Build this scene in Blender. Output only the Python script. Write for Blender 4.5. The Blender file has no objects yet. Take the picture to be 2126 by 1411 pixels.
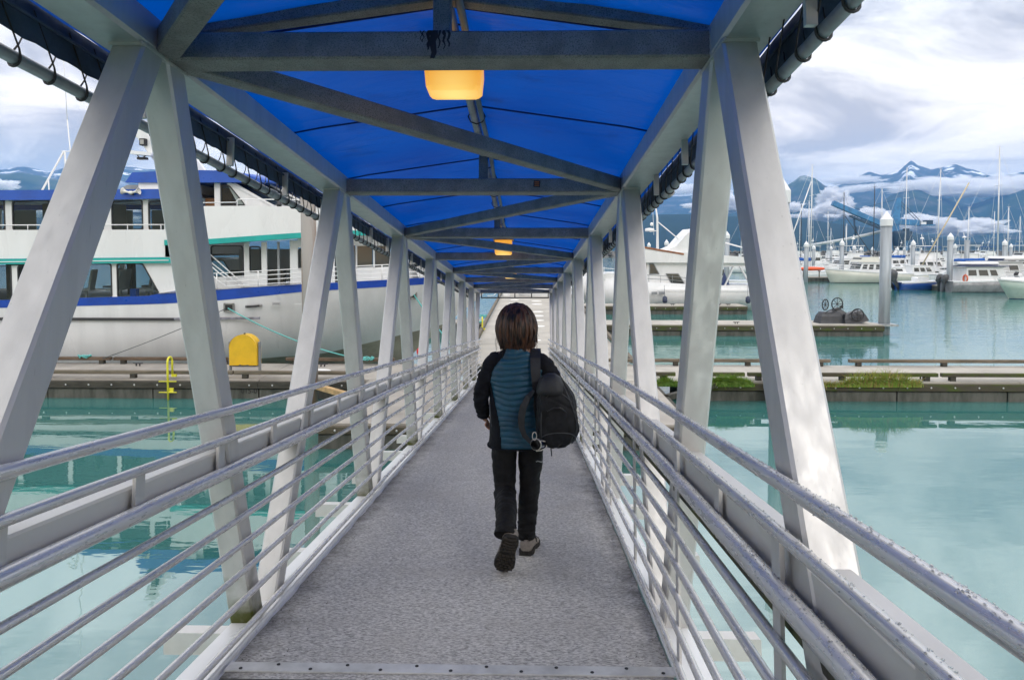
import bpy, math, random
from math import sin, cos, pi, radians, sqrt, atan2, exp
from mathutils import Vector, Matrix, noise
random.seed(7)
SC = bpy.context.scene
COL = SC.collection
# ------------------------------------------------------------------ camera
cam = bpy.data.cameras.new('camera')
camo = bpy.data.objects.new('camera', cam)
COL.objects.link(camo)
camo.location = (0, 0, 4.3)
camo.rotation_euler = (radians(90 - 2.5), 0, radians(1.13))
cam.sensor_width = 36
cam.lens = 1417 / 2126 * 36
cam.shift_y = -129.5 / 2126
cam.clip_start = 0.05
cam.clip_end = 60000
SC.camera = camo
# ------------------------------------------------------------------ render look
SC.view_settings.view_transform = 'Standard'
SC.view_settings.look = 'None'
SC.view_settings.gamma = 1
SC.view_settings.use_curve_mapping = False
SC.view_settings.exposure = 0.27
SC.cycles.max_bounces = 10
SC.cycles.transparent_max_bounces = 16
SC.cycles.volume_bounces = 5
SC.cycles.use_denoising = True
SC.cycles.caustics_reflective = False
SC.cycles.caustics_refractive = False
# ------------------------------------------------------------------ world: Nishita sky behind broken cloud
SUN_EL, SUN_AZ = radians(34), radians(152)     # compass angle the light comes from, measured from +Y towards +X
W = bpy.data.worlds.new('World')
SC.world = W
W.use_nodes = True
nt = W.node_tree
for n in list(nt.nodes): nt.nodes.remove(n)
def N(t, **k):
    n = nt.nodes.new(t)
    for a, b in k.items(): setattr(n, a, b)
    return n
def M2(op, a, b=None, c=None):
    n = N('ShaderNodeMath', operation=op)
    for i, v in enumerate((a, b, c)):
        if v is None: continue
        if isinstance(v, (int, float)): n.inputs[i].default_value = v
        else: nt.links.new(v, n.inputs[i])
    return n.outputs[0]
def ramp(fac, stops):
    n = N('ShaderNodeValToRGB')
    el = n.color_ramp.elements
    while len(el) < len(stops): el.new(0.5)
    for e, (p, c) in zip(el, stops):
        e.position = p
        e.color = (c, c, c, 1) if isinstance(c, (int, float)) else tuple(c) + (1,)
    nt.links.new(fac, n.inputs[0])
    return n.outputs[0]
def mixc(f, a, b):
    n = N('ShaderNodeMix', data_type='RGBA')
    for i, v in ((0, f), (6, a), (7, b)):
        if isinstance(v, (int, float)): n.inputs[i].default_value = v
        elif isinstance(v, tuple): n.inputs[i].default_value = v + (1,)
        else: nt.links.new(v, n.inputs[i])
    return n.outputs[2]
sky = N('ShaderNodeTexSky', sky_type='NISHITA', sun_disc=False)
sky.sun_elevation = SUN_EL
sky.sun_rotation = SUN_AZ
tc = N('ShaderNodeTexCoord')
sep = N('ShaderNodeSeparateXYZ')
nt.links.new(tc.outputs['Generated'], sep.inputs[0])
zc = M2('ADD', M2('MAXIMUM', sep.outputs[2], 0.0), 0.16)
cmb = N('ShaderNodeCombineXYZ')
nt.links.new(M2('DIVIDE', sep.outputs[0], zc), cmb.inputs[0])
nt.links.new(M2('DIVIDE', sep.outputs[1], zc), cmb.inputs[1])
def cloud_noise(scale, detail, rough, off, dist=0.0):
    mp = N('ShaderNodeMapping')
    mp.inputs['Location'].default_value = off
    mp.inputs['Scale'].default_value = (scale, scale, scale)
    nt.links.new(cmb.outputs[0], mp.inputs[0])
    t = N('ShaderNodeTexNoise')
    t.inputs['Scale'].default_value = 1
    t.inputs['Detail'].default_value = detail
    t.inputs['Roughness'].default_value = rough
    t.inputs['Distortion'].default_value = dist
    nt.links.new(mp.outputs[0], t.inputs[0])
    return t.outputs[0]
big = cloud_noise(0.55, 5, 0.55, (3.1, 1.7, 0), 0.4)
fine = cloud_noise(1.5, 9, 0.62, (7.3, 2.2, 4), 0.3)
dens = M2('ADD', M2('MULTIPLY', big, 0.55), M2('MULTIPLY', fine, 0.5))
cover = ramp(dens, [(0.34, 0.85), (0.45, 1.0)])
shade = ramp(cloud_noise(1.15, 8, 0.6, (1.2, 8.4, 2), 0.6), [(0.36, (9.8, 9.6, 9.4)), (0.48, (7.7, 7.6, 7.5)), (0.60, (4.2, 4.15, 4.25))])
# near the horizon the cloud breaks up and the clear blue shows
low = ramp(sep.outputs[2], [(0.0, 0.4), (0.09, 0.75), (0.16, 1.0)])
skyc = mixc(M2('MULTIPLY', cover, low), sky.outputs[0], shade)
# an overcast vault brightens towards the zenith (CIE overcast law, (1 + 2 sin el) / 3)
vault = M2('MULTIPLY_ADD', M2('MAXIMUM', sep.outputs[2], 0.0), 1.75, 0.85)
vm = N('ShaderNodeVectorMath', operation='SCALE')
nt.links.new(skyc, vm.inputs[0]); nt.links.new(vault, vm.inputs[3])
# sunlit cloud low over the bay is brighter and warmer than the grey overhead
lowc = N('ShaderNodeMapRange')
for i_, v_ in ((1, 0.0), (2, 0.30), (3, 1.0), (4, 0.0)): lowc.inputs[i_].default_value = v_
nt.links.new(sep.outputs[2], lowc.inputs[0])
wm = N('ShaderNodeMix', data_type='RGBA', blend_type='MULTIPLY')
nt.links.new(lowc.outputs[0], wm.inputs[0]); nt.links.new(vm.outputs[0], wm.inputs[6])
wm.inputs[7].default_value = (1.75, 1.50, 1.18, 1)
skyc = wm.outputs[2]
bg = N('ShaderNodeBackground')
bg.inputs[1].default_value = 0.1
nt.links.new(skyc, bg.inputs[0])
wo = N('ShaderNodeOutputWorld')
nt.links.new(bg.outputs[0], wo.inputs[0])
# ------------------------------------------------------------------ soft sun through the cloud
sl = bpy.data.lights.new('sun', 'SUN')
sl.energy = 0.75
sl.angle = radians(20)
sl.color = (1.0, 0.96, 0.9)
so = bpy.data.objects.new('sun', sl)
COL.objects.link(so)
sd = Vector((sin(SUN_AZ) * cos(SUN_EL), cos(SUN_AZ) * cos(SUN_EL), sin(SUN_EL)))
so.rotation_euler = (-sd).to_track_quat('-Z', 'Y').to_euler()
so.location = sd * 50

# ------------------------------------------------------------------ materials
MATS = {}
def mat(name, base, rough=0.5, metal=0.0, spec=0.5, var=0.0, vscale=4.0, vcol=None, bump=0.0, bscale=40.0, stretch=(1, 1, 1), detail=5, emit=None, estr=0.0, spots=None, coat=0.0, edges=(0.42, 0.62)):
    """a procedural principled material: base colour broken by noise towards vcol, optional speckles and relief"""
    if name in MATS: return MATS[name]
    m = bpy.data.materials.new(name)
    m.use_nodes = True
    t = m.node_tree
    b = t.nodes['Principled BSDF']
    b.inputs['Roughness'].default_value = rough
    b.inputs['Metallic'].default_value = metal
    b.inputs['Specular IOR Level'].default_value = spec
    b.inputs['Coat Weight'].default_value = coat
    b.inputs['Base Color'].default_value = tuple(base) + (1,)
    def node(k, **kw):
        n = t.nodes.new(k)
        for a, c in kw.items(): setattr(n, a, c)
        return n
    tcn = node('ShaderNodeTexCoord')
    mp = node('ShaderNodeMapping')
    mp.inputs['Scale'].default_value = stretch
    t.links.new(tcn.outputs['Object'], mp.inputs[0])
    def tex(scale, d=5, r=0.6):
        n = node('ShaderNodeTexNoise')
        n.inputs['Scale'].default_value = scale
        n.inputs['Detail'].default_value = d
        n.inputs['Roughness'].default_value = r
        t.links.new(mp.outputs[0], n.inputs[0])
        return n.outputs[0]
    def rmp(src, stops):
        n = node('ShaderNodeValToRGB')
        el = n.color_ramp.elements
        for e, (p, c) in zip(el, stops):
            e.position = p
            e.color = tuple(c) + (1,)
        t.links.new(src, n.inputs[0])
        return n.outputs[0]
    col = None
    if var > 0:
        vc = vcol or tuple(c * (1 - var) for c in base)
        col = rmp(tex(vscale, detail), [(edges[0], base), (edges[1], vc)])
        rr = node('ShaderNodeMapRange')
        rr.inputs[1].default_value, rr.inputs[2].default_value = 0.3, 0.7
        rr.inputs[3].default_value, rr.inputs[4].default_value = max(0.02, rough - 0.1), min(1, rough + 0.12)
        t.links.new(tex(vscale * 2.3), rr.inputs[0])
        t.links.new(rr.outputs[0], b.inputs['Roughness'])
    if spots:
        sc, colr, lo, hi = spots
        mx = node('ShaderNodeMix', data_type='RGBA')
        f = rmp(tex(sc, 3, 0.7), [(lo, (0, 0, 0)), (hi, (1, 1, 1))])
        t.links.new(f, mx.inputs[0])
        if col is not None: t.links.new(col, mx.inputs[6])
        else: mx.inputs[6].default_value = tuple(base) + (1,)
        mx.inputs[7].default_value = tuple(colr) + (1,)
        col = mx.outputs[2]
    if col is not None: t.links.new(col, b.inputs['Base Color'])
    if bump > 0:
        bn = node('ShaderNodeBump')
        bn.inputs['Strength'].default_value = bump
        bn.inputs['Distance'].default_value = 0.01
        t.links.new(tex(bscale, 4), bn.inputs['Height'])
        t.links.new(bn.outputs[0], b.inputs['Normal'])
    if emit:
        b.inputs['Emission Color'].default_value = tuple(emit) + (1,)
        b.inputs['Emission Strength'].default_value = estr
    MATS[name] = m
    return m

# ------------------------------------------------------------------ mesh builder
class MB:
    def __init__(s):
        s.v, s.f, s.m, s.s = [], [], [], []
    def add(s, vs, fs, mi=0, sm=False):
        o = len(s.v)
        s.v += [tuple(p) for p in vs]
        for f in fs:
            s.f.append(tuple(i + o for i in f)); s.m.append(mi); s.s.append(sm)
        return s
    def box(s, c, size, rot=None, mi=0, ch=0.0):
        x, y, z = (q / 2 for q in size)
        if ch > 0:
            R = rot or Matrix.Identity(3)
            C = Vector(c)
            return s.beam(C - R @ Vector((0, y, 0)), C + R @ Vector((0, y, 0)), size[0], size[2], R @ Vector((0, 0, 1)), ch, mi)
        vs = [Vector(p) for p in ((-x, -y, -z), (x, -y, -z), (x, y, -z), (-x, y, -z), (-x, -y, z), (x, -y, z), (x, y, z), (-x, y, z))]
        if rot: vs = [rot @ p for p in vs]
        C = Vector(c)
        return s.add([p + C for p in vs], [(0, 3, 2, 1), (4, 5, 6, 7), (0, 1, 5, 4), (1, 2, 6, 5), (2, 3, 7, 6), (3, 0, 4, 7)], mi)
    def beam(s, p0, p1, w, h, up=(0, 0, 1), ch=0.0, mi=0):
        p0, p1 = Vector(p0), Vector(p1)
        d = (p1 - p0).normalized()
        sx = d.cross(Vector(up)).normalized()
        uz = sx.cross(d)
        a, b = w / 2, h / 2
        if ch > 0:
            prof = [(-a + ch, -b), (a - ch, -b), (a, -b + ch), (a, b - ch), (a - ch, b), (-a + ch, b), (-a, b - ch), (-a, -b + ch)]
        else:
            prof = [(-a, -b), (a, -b), (a, b), (-a, b)]
        n = len(prof)
        vs = [p + sx * q[0] + uz * q[1] for p in (p0, p1) for q in prof]
        fs = [(i, (i + 1) % n, n + (i + 1) % n, n + i) for i in range(n)] + [tuple(range(n - 1, -1, -1)), tuple(range(n, 2 * n))]
        return s.add(vs, fs, mi)
    def run(s, pts, w, h, ch=0.01, mi=0):
        """chamfered bar along +y through the points (x, y, z): w across, h up"""
        a, b = w / 2, h / 2
        prof = [(-a + ch, -b), (a - ch, -b), (a, -b + ch), (a, b - ch), (a - ch, b), (-a + ch, b), (-a, b - ch), (-a, -b + ch)]
        return s.loft([[(x + p, y, z + q) for p, q in prof] for x, y, z in pts], sm=False, mi=mi)
    def tube(s, pts, r, n=8, mi=0, closed=False, caps=True):
        pts = [Vector(p) for p in pts]
        k = len(pts)
        rs = r if isinstance(r, (list, tuple)) else [r] * k
        vs, nrm = [], None
        for i, p in enumerate(pts):
            if closed: t = pts[(i + 1) % k] - pts[i - 1]
            else: t = pts[min(i + 1, k - 1)] - pts[max(i - 1, 0)]
            t.normalize()
            if nrm is None:
                nrm = t.cross(Vector((0, 0, 1)) if abs(t.z) < 0.9 else Vector((1, 0, 0))).normalized()
            else:
                nrm = (nrm - t * nrm.dot(t)).normalized()
            bn = t.cross(nrm)
            for j in range(n):
                a = 2 * pi * j / n
                vs.append(p + (nrm * cos(a) + bn * sin(a)) * rs[i])
        fs = []
        for i in range(k if closed else k - 1):
            i2 = (i + 1) % k
            for j in range(n):
                j2 = (j + 1) % n
                fs.append((i * n + j, i * n + j2, i2 * n + j2, i2 * n + j))
        s.add(vs, fs, mi, True)
        if caps and not closed:
            o = len(s.v) - len(vs)
            s.f += [tuple(o + j for j in range(n - 1, -1, -1)), tuple(o + (k - 1) * n + j for j in range(n))]
            s.m += [mi, mi]; s.s += [False, False]
        return s
    def lathe(s, prof, n=16, c=(0, 0, 0), rot=None, mi=0, sm=True):
        C = Vector(c)
        vs = []
        for r, z in prof:
            for j in range(n):
                a = 2 * pi * j / n
                q = Vector((r * cos(a), r * sin(a), z))
                if rot: q = rot @ q
                vs.append(q + C)
        k = len(prof)
        fs = [(i * n + j, i * n + (j + 1) % n, (i + 1) * n + (j + 1) % n, (i + 1) * n + j) for i in range(k - 1) for j in range(n)]
        if prof[0][0] > 1e-5: fs.append(tuple(range(n - 1, -1, -1)))
        if prof[-1][0] > 1e-5: fs.append(tuple((k - 1) * n + j for j in range(n)))
        return s.add(vs, fs, mi, sm)
    def loft(s, rings, closed=True, caps=True, mi=0, sm=True, mif=None):
        n = len(rings[0])
        vs = [p for r in rings for p in r]
        fs, ms = [], []
        for i in range(len(rings) - 1):
            for j in range(n if closed else n - 1):
                j2 = (j + 1) % n
                fs.append((i * n + j, i * n + j2, (i + 1) * n + j2, (i + 1) * n + j))
                ms.append(mif(i, j) if mif else mi)
        o = len(s.v)
        s.v += [tuple(p) for p in vs]
        for f, q in zip(fs, ms):
            s.f.append(tuple(a + o for a in f)); s.m.append(q); s.s.append(sm)
        if caps and closed:
            s.f += [tuple(o + j for j in range(n - 1, -1, -1)), tuple(o + (len(rings) - 1) * n + j for j in range(n))]
            s.m += [mi, mi]; s.s += [False, False]
        return s
    def prism(s, poly, off, mi=0):
        """extrude a 3-D polygon by the vector off"""
        n = len(poly)
        P = [Vector(p) for p in poly]
        O = Vector(off)
        return s.add(P + [p + O for p in P], [tuple(range(n - 1, -1, -1)), tuple(range(n, 2 * n))] + [(i, (i + 1) % n, n + (i + 1) % n, n + i) for i in range(n)], mi)
    def ball(s, c, r, nu=12, nv=8, mi=0):
        rx, ry, rz = r if isinstance(r, (tuple, list)) else (r, r, r)
        C = Vector(c)
        rings = []
        for i in range(nv + 1):
            t = pi * i / nv
            rr = max(sin(t), 1e-4)
            rings.append([C + Vector((rx * rr * cos(2 * pi * j / nu), ry * rr * sin(2 * pi * j / nu), -rz * cos(t))) for j in range(nu)])
        return s.loft(rings, mi=mi, caps=False)
    def data(s, name, mats, fix=False):
        me = bpy.data.meshes.new(name)
        me.from_pydata(s.v, [], s.f)
        if not isinstance(mats, (list, tuple)): mats = [mats]
        for m in mats: me.materials.append(m)
        me.polygons.foreach_set('material_index', s.m)
        me.polygons.foreach_set('use_smooth', s.s)
        if fix:
            import bmesh
            bm = bmesh.new(); bm.from_mesh(me)
            bmesh.ops.recalc_face_normals(bm, faces=bm.faces)
            bm.to_mesh(me); bm.free()
        me.update()
        return me
    def build(s, name, mats, parent=None, world=False, fix=True, **props):
        if parent is not None and world:
            o = root_loc(parent)
            s.v = [(x - o.x, y - o.y, z - o.z) for x, y, z in s.v]
        ob = bpy.data.objects.new(name, s.data(name, mats, fix))
        COL.objects.link(ob)
        if parent is not None: ob.parent = parent
        for k, v in props.items(): ob[k] = v
        return ob
def root_loc(o):
    L = Vector(o.location)
    while o.parent is not None:
        o = o.parent
        L = L + Vector(o.location)
    return L
def thing(name, label, cat, loc=(0, 0, 0), rot=(0, 0, 0), group=None):
    o = bpy.data.objects.new(name, None)
    COL.objects.link(o)
    o.location = loc; o.rotation_euler = rot
    o['label'] = label; o['category'] = cat
    if group: o['group'] = group
    return o
def tag(o, label, cat, group=None, kind=None):
    o['label'] = label
    if cat: o['category'] = cat
    if group: o['group'] = group
    if kind: o['kind'] = kind
    return o
def inst(me, name, parent=None, loc=(0, 0, 0), rot=(0, 0, 0), scale=None):
    o = bpy.data.objects.new(name, me)
    COL.objects.link(o)
    o.location = loc; o.rotation_euler = rot
    if scale: o.scale = scale
    if parent is not None: o.parent = parent
    return o
def copy_tree(o, parent=None):
    c = o.copy(); COL.objects.link(c); c.parent = parent
    for ch in list(o.children): copy_tree(ch, c)
    return c
def lerp(a, b, t): return a + (b - a) * t
def interp(x, tab):
    if x <= tab[0][0]: return tab[0][1]
    for (a, p), (b, q) in zip(tab, tab[1:]):
        if x <= b: return p + (q - p) * (x - a) / (b - a)
    return tab[-1][1]
def RX(a): return Matrix.Rotation(a, 3, 'X')
def RY(a): return Matrix.Rotation(a, 3, 'Y')
def RZ(a): return Matrix.Rotation(a, 3, 'Z')

# common colours
ALU = mat('weathered_aluminium', (0.62, 0.605, 0.59), 0.42, 0.3, var=0.09, vscale=3.0, stretch=(3.5, 3.5, 0.35), bump=0.05, bscale=160, spots=(30, (0.36, 0.35, 0.34), 0.66, 0.82))
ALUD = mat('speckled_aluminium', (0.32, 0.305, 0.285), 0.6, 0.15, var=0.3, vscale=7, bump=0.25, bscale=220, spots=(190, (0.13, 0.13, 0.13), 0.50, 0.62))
RAIL = mat('bare_tube', (0.80, 0.775, 0.745), 0.27, 0.4, var=0.08, vscale=5, stretch=(4, 0.5, 4), bump=0.04, bscale=120)
WHITE = mat('white_paint', (0.78, 0.78, 0.79), 0.35, var=0.10, vscale=1.2)
BOATW = mat('boat_white', (0.74, 0.745, 0.755), 0.28, var=0.08, vscale=0.7, stretch=(1, 1, 0.3), coat=0.2)
BLACK = mat('black_rubber', (0.015, 0.015, 0.017), 0.6)
GLASS = mat('dark_glass', (0.02, 0.028, 0.03), 0.06, spec=0.8)
BLUE = mat('blue_paint', (0.004, 0.075, 0.42), 0.35, var=0.15, vscale=2, coat=0.3)
TEAL = mat('teal_paint', (0.01, 0.36, 0.33), 0.4, var=0.12, vscale=2)
GALV = mat('galvanised', (0.36, 0.38, 0.40), 0.45, 0.4, var=0.3, vscale=3, stretch=(2, 2, 0.4))
YEL = mat('yellow_paint', (0.72, 0.43, 0.01), 0.4, var=0.12, vscale=3, coat=0.15)
ROPE = mat('teal_rope', (0.12, 0.42, 0.40), 0.9, bump=0.4, bscale=90)
TIMB = mat('weathered_timber', (0.16, 0.13, 0.095), 0.85, var=0.5, vscale=3.5, stretch=(0.4, 3, 3), bump=0.5, bscale=30, vcol=(0.085, 0.075, 0.055))
TIMBD = mat('wet_timber', (0.048, 0.043, 0.032), 0.75, var=0.5, vscale=4, stretch=(0.5, 3, 3), bump=0.5, bscale=30)
CONC = mat('dock_concrete', (0.36, 0.33, 0.295), 0.85, var=0.25, vscale=0.9, bump=0.3, bscale=60, spots=(9, (0.31, 0.29, 0.26), 0.58, 0.75))
PONT = mat('wet_concrete', (0.10, 0.098, 0.085), 0.7, var=0.6, vscale=1.7, stretch=(2.2, 2, 0.5), bump=0.4, bscale=25, vcol=(0.04, 0.042, 0.034))
MOSS = mat('moss', (0.075, 0.088, 0.012), 0.95, var=0.5, vscale=14, bump=0.9, bscale=70, vcol=(0.03, 0.035, 0.01))
STEEL = mat('dark_steel', (0.05, 0.05, 0.055), 0.5, 0.5)
GREYP = mat('grey_paint', (0.22, 0.235, 0.25), 0.5, var=0.2, vscale=3)
# ================================================================== THE GANGWAY (local: x across, y down the ramp, z off the deck)
SL = radians(6.62)
_y, _z = -1.45 * sin(SL), 4.3 - 1.45 * cos(SL)
GW = thing('gangway', 'covered aluminium gangway with blue canopy and truss sides sloping down to the float', 'gangway', (0, _y, _z), (-SL, 0, 0))
def gworld(x, y, z): return Vector((x, _y + y * cos(SL) + z * sin(SL), _z - y * sin(SL) + z * cos(SL)))
XL, XR, XC = -1.31, 0.69, -0.31
Y0, Y1 = -6.6, 19.9  # structure and canopy run on unseen behind the camera, lengthened to darken beam fronts
NB = 4                                   # index of the first top node in view
J = [2.40 + 2.48 * i for i in range(-NB + 1, 8)]
NB -= 1
def bend(y): return -0.135 * exp(-min(max(y, 0.2), 60) / 2.2)   # the right-hand side is sprung slightly inwards towards its upper end
YS = [Y0, -3, -1, 0] + [0.2 + 0.2 * i for i in range(40)] + [9, 11, 14, 17, Y1]
ZB, ZT = 2.42, 2.55
# diagonals: aluminium with moss where they stand in the wet
def moss_mix(m, zlo, zhi, name):
    m = m.copy(); m.name = name
    t = m.node_tree
    b = t.nodes['Principled BSDF']
    src = b.inputs['Base Color'].links[0].from_socket
    tcn = t.nodes.new('ShaderNodeTexCoord')
    sp = t.nodes.new('ShaderNodeSeparateXYZ'); t.links.new(tcn.outputs['Object'], sp.inputs[0])
    nz = t.nodes.new('ShaderNodeTexNoise'); nz.inputs['Scale'].default_value = 9; nz.inputs['Detail'].default_value = 6
    t.links.new(tcn.outputs['Object'], nz.inputs[0])
    ad = t.nodes.new('ShaderNodeMath'); ad.operation = 'MULTIPLY_ADD'
    ad.inputs[1].default_value = 0.45; ad.inputs[2].default_value = -0.22
    t.links.new(nz.outputs[0], ad.inputs[0])
    su = t.nodes.new('ShaderNodeMath'); su.operation = 'ADD'
    t.links.new(sp.outputs[2], su.inputs[0]); t.links.new(ad.outputs[0], su.inputs[1])
    mr = t.nodes.new('ShaderNodeMapRange')
    mr.inputs[1].default_value, mr.inputs[2].default_value, mr.inputs[3].default_value, mr.inputs[4].default_value = zlo, zhi, 1, 0
    t.links.new(su.outputs[0], mr.inputs[0])
    mx = t.nodes.new('ShaderNodeMix'); mx.data_type = 'RGBA'
    t.links.new(mr.outputs[0], mx.inputs[0]); t.links.new(src, mx.inputs[6])
    mx.inputs[7].default_value = (0.075, 0.085, 0.012, 1)
    t.links.new(mx.outputs[2], b.inputs['Base Color'])
    return m
ALUM = moss_mix(ALU, 0.02, 0.27, 'mossy_aluminium')
def diag(x0, x1, ya, yb, mossy):
    m = MB()
    d = Vector((0, yb - ya, -2.6)).normalized()
    xa, xb = (x0 + x1) / 2, (x0 + x1) / 2
    if xa > 0: xa += 0.5 * bend(ya); xb += bend(yb)
    d = Vector((xb - xa, yb - ya, -2.6)).normalized()
    m.beam((xa, ya, ZB + 0.02), (xb, yb, -0.16), abs(x1 - x0), 0.118, d.cross(Vector((1, 0, 0))), 0.009)
    return m.build('truss_diagonal', ALUM if mossy else ALU, GW)
for x0, x1, left in ((XL - 0.118, XL, True), (XR, XR + 0.118, False)):
    for j, yj in enumerate(J):
        bl, bn = yj - 1.30, yj + 1.18      # the bottom nodes either side
        if bl > Y0: diag(x0, x1, yj - 0.065, bl + 0.06, not left and j % 3 == 0)
        if bn < Y1: diag(x0, x1, yj + 0.065, bn - 0.06, left)
# chords
def bx(s, x, y): return x + (bend(y) if s > 0 else 0)
PALE = mat('pale_aluminium', (0.65, 0.635, 0.615), 0.45, 0.15, var=0.12, vscale=2.5, stretch=(2, 0.5, 2), bump=0.05, bscale=160)
for s, xi in ((-1, XL), (1, XR)):
    def run(dx, z, w, h, ch, name, mt, k=1.0):
        m = MB(); m.run([(lerp(xi + s * dx, bx(s, xi + s * dx, y), k), y, z) for y in YS], w, h, ch); return m.build(name, mt, GW)
    run(0.087, (ZB + ZT) / 2, 0.178, ZT - ZB, 0.012, 'top_chord', ALU, 0.5)
    run(0.045, -0.075, 0.15, 0.19, 0.01, 'bottom_chord', WHITE)
    run(0.062, 0.86, 0.096, 0.105, 0.008, 'mid_chord', PALE)
    run(0.046, 0.797, 0.09, 0.012, 0.002, 'mossy_ledge', mat('mossy_metal', (0.10, 0.10, 0.07), 0.9, var=0.6, vscale=7, vcol=(0.05, 0.06, 0.01), bump=0.5))
    if s > 0: run(0.012, 0.757, 0.010, 0.075, 0.002, 'dark_channel', mat('dark_channel_metal', (0.045, 0.042, 0.03), 0.7, var=0.6, vscale=6, vcol=(0.07, 0.08, 0.015), bump=0.4))  # dark strip with mossy mottling under the inner edge of the mid chord
    run(-0.012, 0.022, 0.03, 0.012, 0.002, 'deck_edge', WHITE)
me = None
for i in range(-6, 15):
    y = 3.55 + 1.24 * i
    for s, xi in ((-1, XL), (1, XR)):
        if me is None:
            mm = MB(); mm.box((0, 0, 0), (0.42, 0.09, 0.105), ch=0.005); me = mm.data('outrigger', [PALE])
        inst(me, 'outrigger', GW, (bx(s, xi + s * (0.12 + 0.17), y), y, -0.135))
    if i >= -1:
        mm = MB(); mm.box((XC, y, -0.12), (2.0, 0.08, 0.09)); mm.build('floor_beam', ALU, GW)
# deck
carpet = mat('wet_grey_carpet', (0.74, 0.71, 0.675), 0.95, spec=0.2, var=0.55, vscale=110, detail=3, stretch=(0.55, 1.25, 1), vcol=(0.27, 0.257, 0.243), edges=(0.36, 0.66), bump=0.6, bscale=200, spots=(0.9, (0.45, 0.42, 0.39), 0.52, 0.85))
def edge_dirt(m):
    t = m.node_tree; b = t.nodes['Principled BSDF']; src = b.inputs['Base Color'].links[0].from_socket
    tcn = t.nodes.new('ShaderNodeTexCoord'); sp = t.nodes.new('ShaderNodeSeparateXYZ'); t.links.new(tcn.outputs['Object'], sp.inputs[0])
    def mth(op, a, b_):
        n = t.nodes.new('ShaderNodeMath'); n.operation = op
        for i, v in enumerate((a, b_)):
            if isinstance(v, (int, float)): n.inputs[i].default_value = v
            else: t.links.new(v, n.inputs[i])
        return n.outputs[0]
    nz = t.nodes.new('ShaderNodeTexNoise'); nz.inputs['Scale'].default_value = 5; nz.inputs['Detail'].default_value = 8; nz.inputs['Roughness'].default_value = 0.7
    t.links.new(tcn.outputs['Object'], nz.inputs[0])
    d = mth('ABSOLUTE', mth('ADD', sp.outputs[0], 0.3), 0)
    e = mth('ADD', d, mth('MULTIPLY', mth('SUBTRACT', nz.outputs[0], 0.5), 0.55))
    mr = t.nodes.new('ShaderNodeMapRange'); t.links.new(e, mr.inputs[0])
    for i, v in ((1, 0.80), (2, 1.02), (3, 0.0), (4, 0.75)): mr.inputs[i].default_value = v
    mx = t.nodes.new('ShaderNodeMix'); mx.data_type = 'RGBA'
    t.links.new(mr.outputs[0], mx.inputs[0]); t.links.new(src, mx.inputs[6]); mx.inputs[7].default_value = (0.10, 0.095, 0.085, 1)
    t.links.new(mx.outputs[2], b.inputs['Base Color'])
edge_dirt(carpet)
plate = mat('non_slip_plate', (0.11, 0.11, 0.10), 0.8, var=0.4, vscale=3, bump=1.0, bscale=170)
def xr_at(y): return 0.66 + bend(y)
def sheet(ya, yb, z, n, name, m, jag=0.0):
    b = MB(); vs = []; fs = []
    for i in range(n + 1):
        y = lerp(ya, yb, i / n)
        vs += [(-1.258 + random.uniform(-jag, jag), y, z), (-0.3, y, z), (xr_at(y) - 0.005 + random.uniform(-jag, jag), y, z)]
    for i in range(n):
        for k in range(2): fs.append((i * 3 + k, i * 3 + k + 1, i * 3 + k + 4, i * 3 + k + 3))
    b.add(vs, fs)
    o = b.build(name, m, GW)
    return o
base = MB(); base.box((XC - 0.05, (Y0 + Y1) / 2, -0.035), (1.86, Y1 - Y0, 0.06)); base.build('deck_pan', WHITE, GW)
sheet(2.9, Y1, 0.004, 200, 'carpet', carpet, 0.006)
sheet(Y0, 2.93, 0.003, 20, 'entry_plate', plate)
# metal strip with screws across the near edge of the carpet
m = MB(); m.box((-0.315, 2.985, 0.009), (1.90, 0.075, 0.006), ch=0.002); strip = m.build('threshold_strip', mat('strip_metal', (0.72, 0.71, 0.69), 0.4, 0.2, var=0.3, vscale=5), GW)
sm = MB(); sm.lathe([(0.008, 0), (0.008, 0.003), (0.004, 0.005), (0.0, 0.005)], 8); sme = sm.data('screw', [STEEL])
for i in range(13): inst(sme, 'screw', strip, (-1.2 + i * 0.148, 2.985 + (0.018 if i % 2 else -0.018), 0.012))
# grit and litter lying along the carpet edges
m = MB()
for i in range(420):
    y = 3.05 + random.random() ** 1.6 * 9
    e = random.random() ** 2.2 * 0.22
    x = -1.245 + e if random.random() < 0.6 else xr_at(y) - 0.012 - e
    r = random.uniform(0.0012, 0.0034)
    a = random.uniform(0, 6.3)
    m.add([(x + r * cos(a), y + r * 2 * sin(a), 0.0065), (x + r * cos(a + 2.1), y + r * sin(a + 2.1), 0.0065), (x + r * cos(a + 4.2), y + r * 2 * sin(a + 4.2), 0.0065), (x, y, 0.0065 + r)], [(0, 1, 3), (1, 2, 3), (2, 0, 3)])
m.build('grit', mat('dark_grit', (0.03, 0.03, 0.027), 0.9), GW, kind='stuff')
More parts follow.
